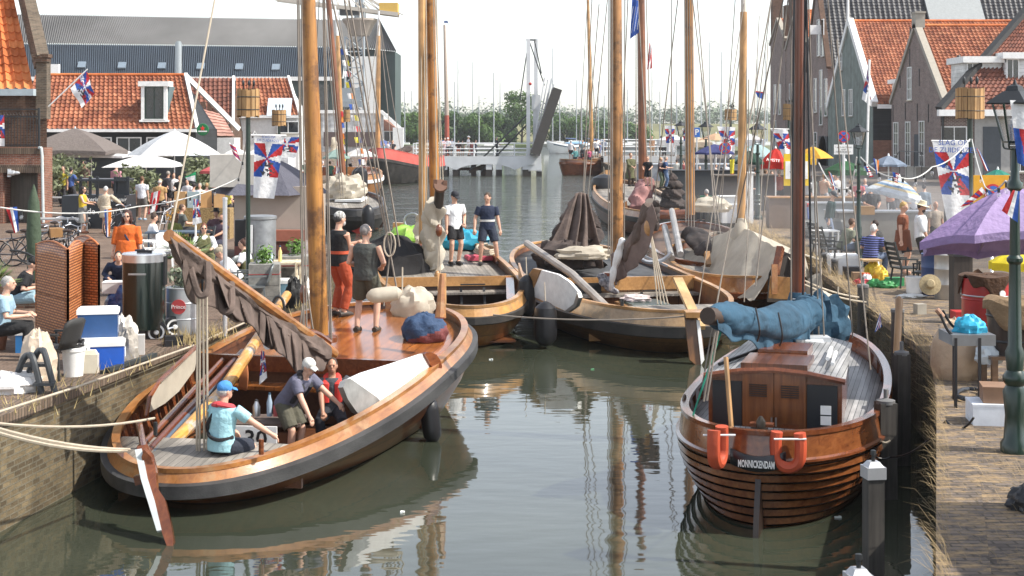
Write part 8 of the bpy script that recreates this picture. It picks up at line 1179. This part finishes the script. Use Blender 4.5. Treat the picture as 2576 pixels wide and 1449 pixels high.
for x, y, r, col, s, ln in ((2195, 700, (.2, .17, .26), (.6, .42, .02), 3, 'yellow and red carrier bag near the lantern post'), (2214, 706, (.18, .15, .22), (.62, .4, .03), 5, 'yellow shopping bag beside the garden chair'), (2168, 718, (.22, .14, .1), (.5, .03, .04), 7, 'red packet lying on the quay'), (2200, 722, (.16, .12, .12), (.05, .3, .08), 8, 'green plastic wrapper on the quay'), (2232, 724, (.2, .14, .12), (.04, .25, .07), 9, 'green bag under the garden chair'), (2180, 712, (.12, .1, .14), (.7, .7, .72), 4, 'white plastic bag beside the red packet'), (2292, 748, (.3, .16, .05), (.6, .6, .58), 2, 'clear plastic sheet lying on the pavers')): bag(ln, W(x, y), r, col, s)
box('green and white carton under the garden chair', W(2250, 718), (.36, .3, .18), .1, flat((.04, .28, .1)), 'carton'); box('orange juice carton among the bags', W(2178, 708), (.16, .14, .2), .1, flat((.6, .1, .02)), 'carton'); box('small concrete block with a cable at the quay edge', W(2314, 790), (.2, .16, .2), .3, STONE, 'concrete_block', 'block'); box('brown cardboard box with the quay bags', W(2160, 706), (.3, .25, .2), 0, flat((.25, .16, .09)), 'carton')
c = W(2300, 742); t = thing('bucket', 'white plastic bucket behind the garden chair', 'bucket', c); MB().lathe(c, [(.15, 0), (.185, .36), (.195, .37), (.195, .4), (.18, .4), (.17, .05), (0, .05)], 22).build('body', flat((.75, .74, .72), .4), t)
t = thing('straw_hat', 'wide straw hat hung on the folding chair', 'hat', W(2343, 760)); c = D(2340, 716, W(2343, 765).y); MB().lathe(c, [(.22, -.02), (.22, 0), (.1, .02), (.095, .08), (.07, .11), (0, .115)], 24, ax=(-.2, -1, .35)).build('straw', mat('straw_weave', (.3, .23, .13), .9, scale=30., col2=(.42, .34, .2)), t)
drum('blue steel drum behind the straw hat', W(2352, 742), .29, .9, flat((.03, .06, .16), .4)); drum('plain steel drum beside the blue one', W(2382, 752), .26, .95, flat((.4, .38, .35), .4, metal=.6))
c = W(2425, 815); t = thing('timber_post', 'thick dark square timber post before the red barrel', 'post', c); MB().box(c+V((0, .2, .62)), (.34, .34, 1.25)).build('post', wood('tarred_post', (.035, .028, .024), (.08, .065, .05), ax=2, coat=0, rough=.8), t); MB().box(c+V((0, .2, 1.26)), (.38, .38, .05)).build('cap', IRON, t)
c = W(2482, 858); t = drum('red smoking barrel with gauge and brown burlap cover', c, .41, 1.08, mat('red_drum', (.36, .02, .02), .35, var=.25, scale=2., coat=.2), 'smoking_barrel'); MB().lathe(c+V((.12, -.4, .85)), [(0, 0), (.055, 0), (.055, .04), (0, .04)], 16, ax=(.28, -1, 0)).build('gauge', WHITE, t); MB().lathe(c+V((0, 0, .78)), [(.42, 0), (.428, .012), (.42, .024)], 28, cap=False).build('clamp_ring', STEEL, t)
b = MB(); b.grid(lambda u, v: c+V((math.cos(u*6.2832)*(.44*min(1, v*1.7)+.02*math.sin(u*31)), math.sin(u*6.2832)*(.44*min(1, v*1.7)+.02*math.sin(u*31)), 1.12-(max(0, v-.6)*.75*(.6+.5*math.sin(u*19)+.3*math.sin(u*43)))+.015*math.sin(u*25+v*9))), 48, 12); tag(b.build('burlap_cover', mat('brown_burlap', (.07, .035, .018), .95, var=.3, scale=6., bmp=.03, bscale=14.), thick=.02), 'ragged brown burlap laid over the red barrel', 'cloth')
c = W(2548, 965); t = thing('wooden_tub', 'dark wooden tub draped with a sack on a low stool', 'barrel', c); MB().lathe(c+V((0, 0, .42)), [(.3, 0), (.36, .55), (.36, .7), (.33, .7), (.3, .1)], 24).build('tub', wood('tub_staves', (.02, .016, .014), (.05, .04, .035), ax=2, coat=.1), t); [MB().lathe(c+V((0, 0, z)), [(r_, 0), (r_+.012, .02), (r_, .04)], 24, cap=False).build('hoop', IRON, t) for z, r_ in ((.6, .325), (.95, .36))]; st = MB().box(c+V((0, 0, .4)), (.8, .6, .05)); [st.box(c+V((a_*.34, b_*.24, .19)), (.08, .08, .38)) for a_ in (-1, 1) for b_ in (-1, 1)]; st.build('stool', wood('brown_stool', (.1, .055, .03), (.2, .11, .06)), t)
b = MB(); b.grid(lambda u, v: c+V((math.cos(u*6.2832)*(.4*min(1, v*1.5)), math.sin(u*6.2832)*(.4*min(1, v*1.5)), 1.2-(max(0, v-.62)*1.5*(.5+.4*math.sin(u*6.3+2.4)+.12*math.sin(u*31)))+.02*math.sin(u*25+v*9))), 40, 12); tag(b.build('sack', mat('jute_sack', (.2, .135, .075), .95, var=.2, scale=8., bmp=.02, bscale=20.), thick=.02), 'pale jute sack draped over the wooden tub', 'cloth')
# grill, sawdust bag, boxes, hose, crate
Yg = 19.0; P = lambda x, y, d=0: D(x, y, Yg+d); t = thing('grill_table', 'steel charcoal grill on black legs with curved handle and blue bag', 'grill', V((P(2420, 0).x, Yg, QZ))); MB().box(P(2432, 848, .3), (.56, .62, .14)).build('tray', flat((.22, .23, .24), .4, metal=.5), t); MB().box(P(2432, 842, .3), (.5, .56, .06)).build('grate', BLACK, t)
for x, d in ((2404, 0), (2400, .6), (2464, 0), (2464, .6)): MB().beam(P(x, 850, d), V((P(x, 0, d).x, Yg+d, QZ)), .035, .035).build('leg', BLACK, t)
MB().tube(catm([P(2410, 852, .1), P(2385, 832, .1), P(2365, 790, .1)], 5), .018, 6).tube(catm([P(2415, 835, .4), P(2392, 815, .4), P(2372, 782, .3)], 5), .018, 6).build('handle_arm', BLACK, t); MB().tube([P(2356, 778, .2), P(2372, 797, .2)], .035, 8).build('grip', flat((.35, .2, .13)), t)
bag('crumpled blue plastic bag lying on the grill', P(2440, 836, .3)-V((0, 0, .03)), (.2, .2, .16), (.02, .32, .5), 5); bag('big clear bag of pale sawdust under the grill', W(2420, 960)+V((0, .3, 0)), (.36, .32, .58), (.42, .3, .2), 7, amp=.12); box('red plastic crate left of the red barrel', W(2428, 828)+V((.1, .4, 0)), (.4, .35, .28), 0, flat((.4, .02, .02)), 'crate', 'crate')
c = W(2510, 1075); t = box('white foam fish box with a red dot and blue lettering', c+V((.15, .3, 0)), (.78, .5, .26), -.12, flat((.66, .7, .76)), 'foam_box'); text('IJSenIJSkoud.nl', 'lettering', .07, c+V((.3, -.008, .16)), (1, -.12, 0), (0, 0, 1), flat((.05, .1, .35)), t); MB().lathe(c+V((-.15, .12, .18)), [(0, 0), (.025, 0), (.025, .012), (0, .012)], 14, ax=(-.1, -1, 0)).build('red_dot', flat((.7, .02, .1)), t)
box('brown cardboard box lying on the white foam box', c+V((.22, .3, .262)), (.62, .42, .2), -.2, flat((.24, .14, .085))); t = thing('hose', 'coiled black hose beside the foam box', 'hose', W(2440, 1000)); MB().tube([W(2440+34*math.cos(q), 1000+14*math.sin(q))+V((0, 0, .04+.012*(i // 12))) for i, q in enumerate([k*.52 for k in range(30)])], .022, 6).build('coil', flat((.03, .035, .045), .4), t)
bag('grey bin bag at the picture edge on the pavers', W(2590, 1280), (.2, .2, .14), (.02, .02, .022), 5); bag('white plastic bag behind the cardboard box', W(2525, 985)+V((0, .6, .3)), (.2, .15, .2), (.5, .55, .58), 3)
# piles in the water
PW = wood('pile_timber', (.03, .027, .024), (.1, .09, .08), ax=2, coat=0, rough=.8, sc=.8); CAPM = flat((.42, .43, .45), .45, metal=.4)
def pile(label, x, yt, Y, w_, cap=False, sq=True):
    p = D(x, yt, Y); r = w_*Y/F/2; t = thing('mooring_pile', label, 'pile', (p.x, Y, 0), 'mooring piles along the quay'); b = MB()
    if sq: b.box((p.x, Y, (p.z-1)/2), (2*r, 2*r, p.z+1), .15)
    else: b.lathe((p.x, Y, -1), [(r*1.05, 0), (r, p.z+1)], 14)
    b.build('post', PW, t)
    if cap: MB().box((p.x, Y, p.z+.02), (2*r+.03, 2*r+.03, .12), .15).box((p.x, Y, p.z+.1), (2*r+.01, 2*r+.01, .06), .15, tap=.55).build('cap', CAPM, t); MB().lathe((p.x, Y, p.z+.1), [(.02, 0), (.02, .09), (.032, .1), (.028, .14), (0, .15)], 8).build('pin', IRON, t)
    else: MB().lathe((p.x, Y, p.z), [(r*1.1, -.02), (r*1.1, .03), (r*.4, .05), (.03, .06), (.03, .18), (0, .19)], 12).build('cap', flat((.14, .14, .14)), t)
pile('near mooring pile with a white metal cap', 2197, 1192, 15.0, 42, True); pile('capped pile end at the bottom of the picture', 2160, 1468, 12.0, 52, True); pile('dark pile touching the right side of the cabin yacht', 2228, 1012, 20.2, 44); pile('dark pile with a rope loop beside the tan pole', 2268, 890, 22.2, 34); pile('round grey pile with two ropes before the grassy wall', 2171, 720, 29.5, 28, sq=False); pile('round grey pile right of the tan pole', 2258, 782, 25.5, 32, sq=False); pile('dark pile by the white ball fender', 2078, 640, 38, 22, sq=False); pile('short dark pile near the tent boat', 2100, 655, 36, 18, sq=False)
t = thing('wooden_pole', 'tan rounded wooden pole leaning by the dark piles', 'pole', D(2255, 960, 23)); MB().tube([D(2252, 985, 23), D(2262, 752, 23.4), D(2262, 745, 23.4)], [.06, .06, .02], 12).build('pole', wood('tan_pole', (.38, .2, .08), (.5, .29, .13), ax=2), t)
rope('pale double rope from the tent boat to the round grey pile', [D(2008, 698, 27.5), D(2160, 748, 29.4)], .018, .06); rope('second pale rope to the round grey pile', [D(2015, 712, 27.3), D(2178, 760, 29.3)], .018, .06); rope('rope from the yacht quarter to the dark pile', [D(2165, 1092, 19.4), D(2215, 1108, 20), D(2240, 1108, 20)], .014, .03); rope('dark hose hanging from the pile to the quay', [D(2160, 1100, 19.5), D(2240, 1150, 19.6), D(2380, 1058, 18.0), D(2450, 1050, 17.6)], .014, .12, BLACK); rope('grey line from the far mast to the dark pile', [D(2285, 885, 22.2), D(2246, 900, 22.4)], .014, .02)
t = thing('shade_wall', 'brick wall added out of view to shade the near pavement', 'wall', (6.4, 9, QZ)); MB().box((7.4, 8.8, QZ+1.7), (1.2, 9.2, 3.4)).build('brickwork', BR_DK, t); MB().box((7.4, 8.8, QZ+3.45), (1.4, 9.4, .1)).build('coping', STONE, t)  # added out of view, only to cast shade over the near quay
# dry grass hanging over the quay wall, smoke
g = MB(); rr = random.Random(6)
def blades(n, y0, y1, fx, hang, L, w_=.006):
    for _ in range(n):
        Y = y0+(y1-y0)*rr.random()**1.2; x = xr(Y)+fx(); hg = rr.random() < hang; z = QZ+(-rr.random()*1.0 if hg else .0); p = V((x-(.05 if hg else 0), Y, z)); d = V((-rr.uniform(.02, .3), rr.uniform(-.12, .12), rr.uniform(-.1, .28) if not hg else rr.uniform(-.3, .12)))*L; s_ = V((w_*.5, w_, 0)); m_ = p+d*.55+V((0, 0, .08*L)); g.add([p-s_, p+s_, m_+s_*.6, m_-s_*.6, p+d], [(0, 1, 2, 3), (3, 2, 4)])
blades(600, 11.5, 23, lambda: rr.uniform(-.02, .12), .3, 1.2, .0035); blades(2600, 23, 42, lambda: rr.uniform(-.05, .35), .7, 1.5, .008); blades(1500, 40, 75, lambda: rr.uniform(-.05, .5), .4, 1.6, .012); blades(900, 12, 24, lambda: rr.uniform(.2, 2.2)**1.0, 0, .5, .004)
tag(g.build('dry_grass', mat('dry_quay_grass', (.22, .15, .07), .9, var=.4, scale=3., col2=(.4, .3, .16))), 'dry straw coloured grass overhanging the quay wall', 'grass', kind='stuff')
def smoke(label, c, r, dens, seed):
    m = bpy.data.materials.new('smoke'); m.use_nodes = True; t_ = m.node_tree; t_.nodes.remove(t_.nodes['Principled BSDF']); v = nd(t_, 'VolumePrincipled'); v.inputs['Color'].default_value = (.9, .92, .95, 1); v.inputs['Anisotropy'].default_value = .2; L = t_.links.new; tc = nd(t_, 'TexCoord'); n = nd(t_, 'TexNoise', i_Scale=.55, i_Detail=3.); L(tc.outputs['Object'], n.inputs['Vector']); mp = nd(t_, 'Mapping'); mp.inputs['Scale'].default_value = [1/q for q in r]; L(tc.outputs['Object'], mp.inputs[0]); ln = nd(t_, 'VectorMath', operation='LENGTH'); L(mp.outputs[0], ln.inputs[0])
    f = nd(t_, 'MapRange', i_1=1., i_2=.2, i_3=0., i_4=1.); L(ln.outputs['Value'], f.inputs[0]); k = nd(t_, 'MapRange', i_1=.42, i_2=.7, i_3=0., i_4=dens); L(n.outputs[0], k.inputs[0]); mu = nd(t_, 'Math', operation='MULTIPLY'); L(f.outputs[0], mu.inputs[0]); L(k.outputs[0], mu.inputs[1]); L(mu.outputs[0], v.inputs['Density']); L(v.outputs[0], t_.nodes['Material Output'].inputs['Volume'])
    o = MB().ell((0, 0, 0), r, n=20, k=12).build('smoke', m); o.location = c; tag(o, label, 'smoke', kind='stuff')
smoke('grey blue smoke drifting over the market stalls', D(2190, 540, 42), (6.5, 8, 1.5), .09, 1)

far([(2012, 528, 428, 200, (.3, .1, .08), DK, 'man in maroon shirt under the yellow parasol'), (2030, 540, 438, 40, (.5, .5, .5), DK, 'person in light grey at the brown bar'), (2048, 536, 436, 300, (.1, .12, .1), DK, 'person in dark olive leaning on the brown bar'), (2122, 552, 450, 30, (.6, .55, .5), DK, 'person in cream beneath the bottle green parasol'), (2176, 548, 446, 190, (.2, .22, .3), DK, 'person in slate blue right of the lantern post'), (2240, 560, 452, 40, (.5, .2, .12), DK, 'person in terracotta under the blue grey parasol'), (2256, 556, 448, 160, (.08, .08, .1), DK, 'person in charcoal under the blue grey parasol'), (2300, 580, 468, 200, (.55, .56, .6), DK, 'person in pale shirt behind the striped parasol'), (2325, 570, 462, 20, (.15, .2, .25), DK, 'person in steel blue near the purple brick wall'), (1925, 520, 424, 100, (.12, .1, .09), DK, 'person in brown under the red parasol'), (1942, 524, 428, 200, (.55, .5, .45), DK, 'person in oatmeal sweater under the red parasol'), (1900, 516, 420, 40, (.4, .05, .05), DK, 'person in red shirt beside the tall white locker'), (1760, 486, 416, 190, (.5, .48, .45), DK, 'visitor in beige below the parking sign'), (1778, 490, 418, 20, (.08, .2, .3), DK, 'visitor in petrol blue by the lantern near the parking sign'), (1815, 498, 420, 60, (.6, .6, .62), DK, 'visitor in white at the round sign'), (1720, 462, 402, 200, (.35, .1, .1), DK, 'visitor in wine red behind the tan mast'), (1702, 460, 400, 30, (.55, .55, .5), DK, 'visitor in off white behind the tan mast'), (1745, 468, 406, 90, (.05, .05, .06), DK, 'visitor in black by the dark blue parasol'), (2420, 622, 505, 190, (.12, .13, .15), DK, 'person in graphite behind the tall banner foot')], '', QZ, 'visitors at the stalls', 2)
far([(160, 520, 415, 200, (.5, .42, .05), DK, 'guest in yellow under the taupe parasol'), (178, 520, 418, 30, (.05, .1, .3), DK, 'guest in royal blue under the taupe parasol'), (328, 535, 432, 20, (.3, .3, .32), DK, 'guest in grey between cart and white shirt'), (472, 545, 448, 200, (.5, .5, .52), DK, 'guest in light grey behind the bending bald man'), (590, 540, 440, 120, (.45, .15, .12), DK, 'visitor in coral shirt beside the caravan roof'), (770, 470, 400, 190, (.1, .2, .15), DK, 'visitor in forest green seen past the pine mast'), (830, 470, 404, 20, (.05, .12, .08), DK, 'man in dark green near the small barge'), (806, 452, 392, 200, (.55, .5, .5), DK, 'visitor in pale pink on the far quay'), (880, 440, 384, 60, (.6, .6, .6), DK, 'visitor in white beneath the white market parasol'), (915, 432, 380, 200, (.4, .1, .1), DK, 'visitor in red beneath the white market parasol')], '', QZ, 'guests on the terrace', 2)
box('stack of white cool boxes by the lantern post', W(1850, 560), (1.1, .7, .7), 0, WHITE, 'foam_box'); box('blue crate beside the white freezer', W(1868, 556), (.7, .5, .5), .2, flat((.03, .12, .4)), 'crate', 'crate'); box('black wheeled box near the black sweater', W(1815, 552), (.8, .5, .6), .1, BLACK, 'crate', 'crate'); box('green crate on the far stall floor', W(1790, 520), (1., .6, .5), 0, flat((.03, .25, .1)), 'crate', 'crate'); box('cardboard carton on the grey counter', W(2236, 640)+V((-.4, 1.2, 1.07)), (.5, .3, .25), .1, flat((.35, .22, .12)), 'carton')
t = thing('hand_truck', 'blue hand truck with a black crate and red handles', 'hand truck', W(2022, 620)); c = W(2022, 620); MB().tube([c+V((-.2, 0, 0)), c+V((-.25, .2, 1.25))], .025).tube([c+V((.2, 0, 0)), c+V((.15, .2, 1.25))], .025).build('frame', flat((.03, .07, .25)), t); MB().box(c+V((0, -.1, .45)), (.45, .35, .35)).build('crate', BLACK, t); MB().tube([c+V((-.25, .2, 1.2)), c+V((-.25, .1, 1.3))], .03).build('grip', flat(RED), t); MB().tube([c+V((.15, .2, 1.2)), c+V((.15, .1, 1.3))], .03).build('grip', flat(RED), t)
for x, y, ln in ((1235, 905, 'scrap of white foam drifting in mid canal'), (1010, 1290, 'crumpled white cup floating off the botter'), (1490, 930, 'green bottle floating between the boats'), (2108, 1303, 'thin white stick floating by the cabin yacht')): p = W(x, y, 0); tag(MB().box(p+V((0, 0, .01)), (.09, .03, .02), x).box(p+V((.02, 0, .015)), (.04, .03, .02), x+1).build('litter', flat((.7, .72, .7) if 'white' in ln else (.1, .3, .15))), ln, 'litter')
hz = bpy.data.materials.new('haze'); hz.use_nodes = True; t_ = hz.node_tree; t_.nodes.remove(t_.nodes['Principled BSDF']); v_ = nd(t_, 'VolumePrincipled'); v_.inputs['Color'].default_value = (.93, .95, 1, 1); v_.inputs['Density'].default_value = .0002; v_.inputs['Anisotropy'].default_value = .3; t_.links.new(v_.outputs[0], t_.nodes['Material Output'].inputs['Volume'])
tag(MB().box((0, 490, 24), (1820, 1040, 52)).build('haze', hz), 'thin pale summer haze over the whole harbour', 'haze', kind='stuff')
bpy.context.view_layer.update()
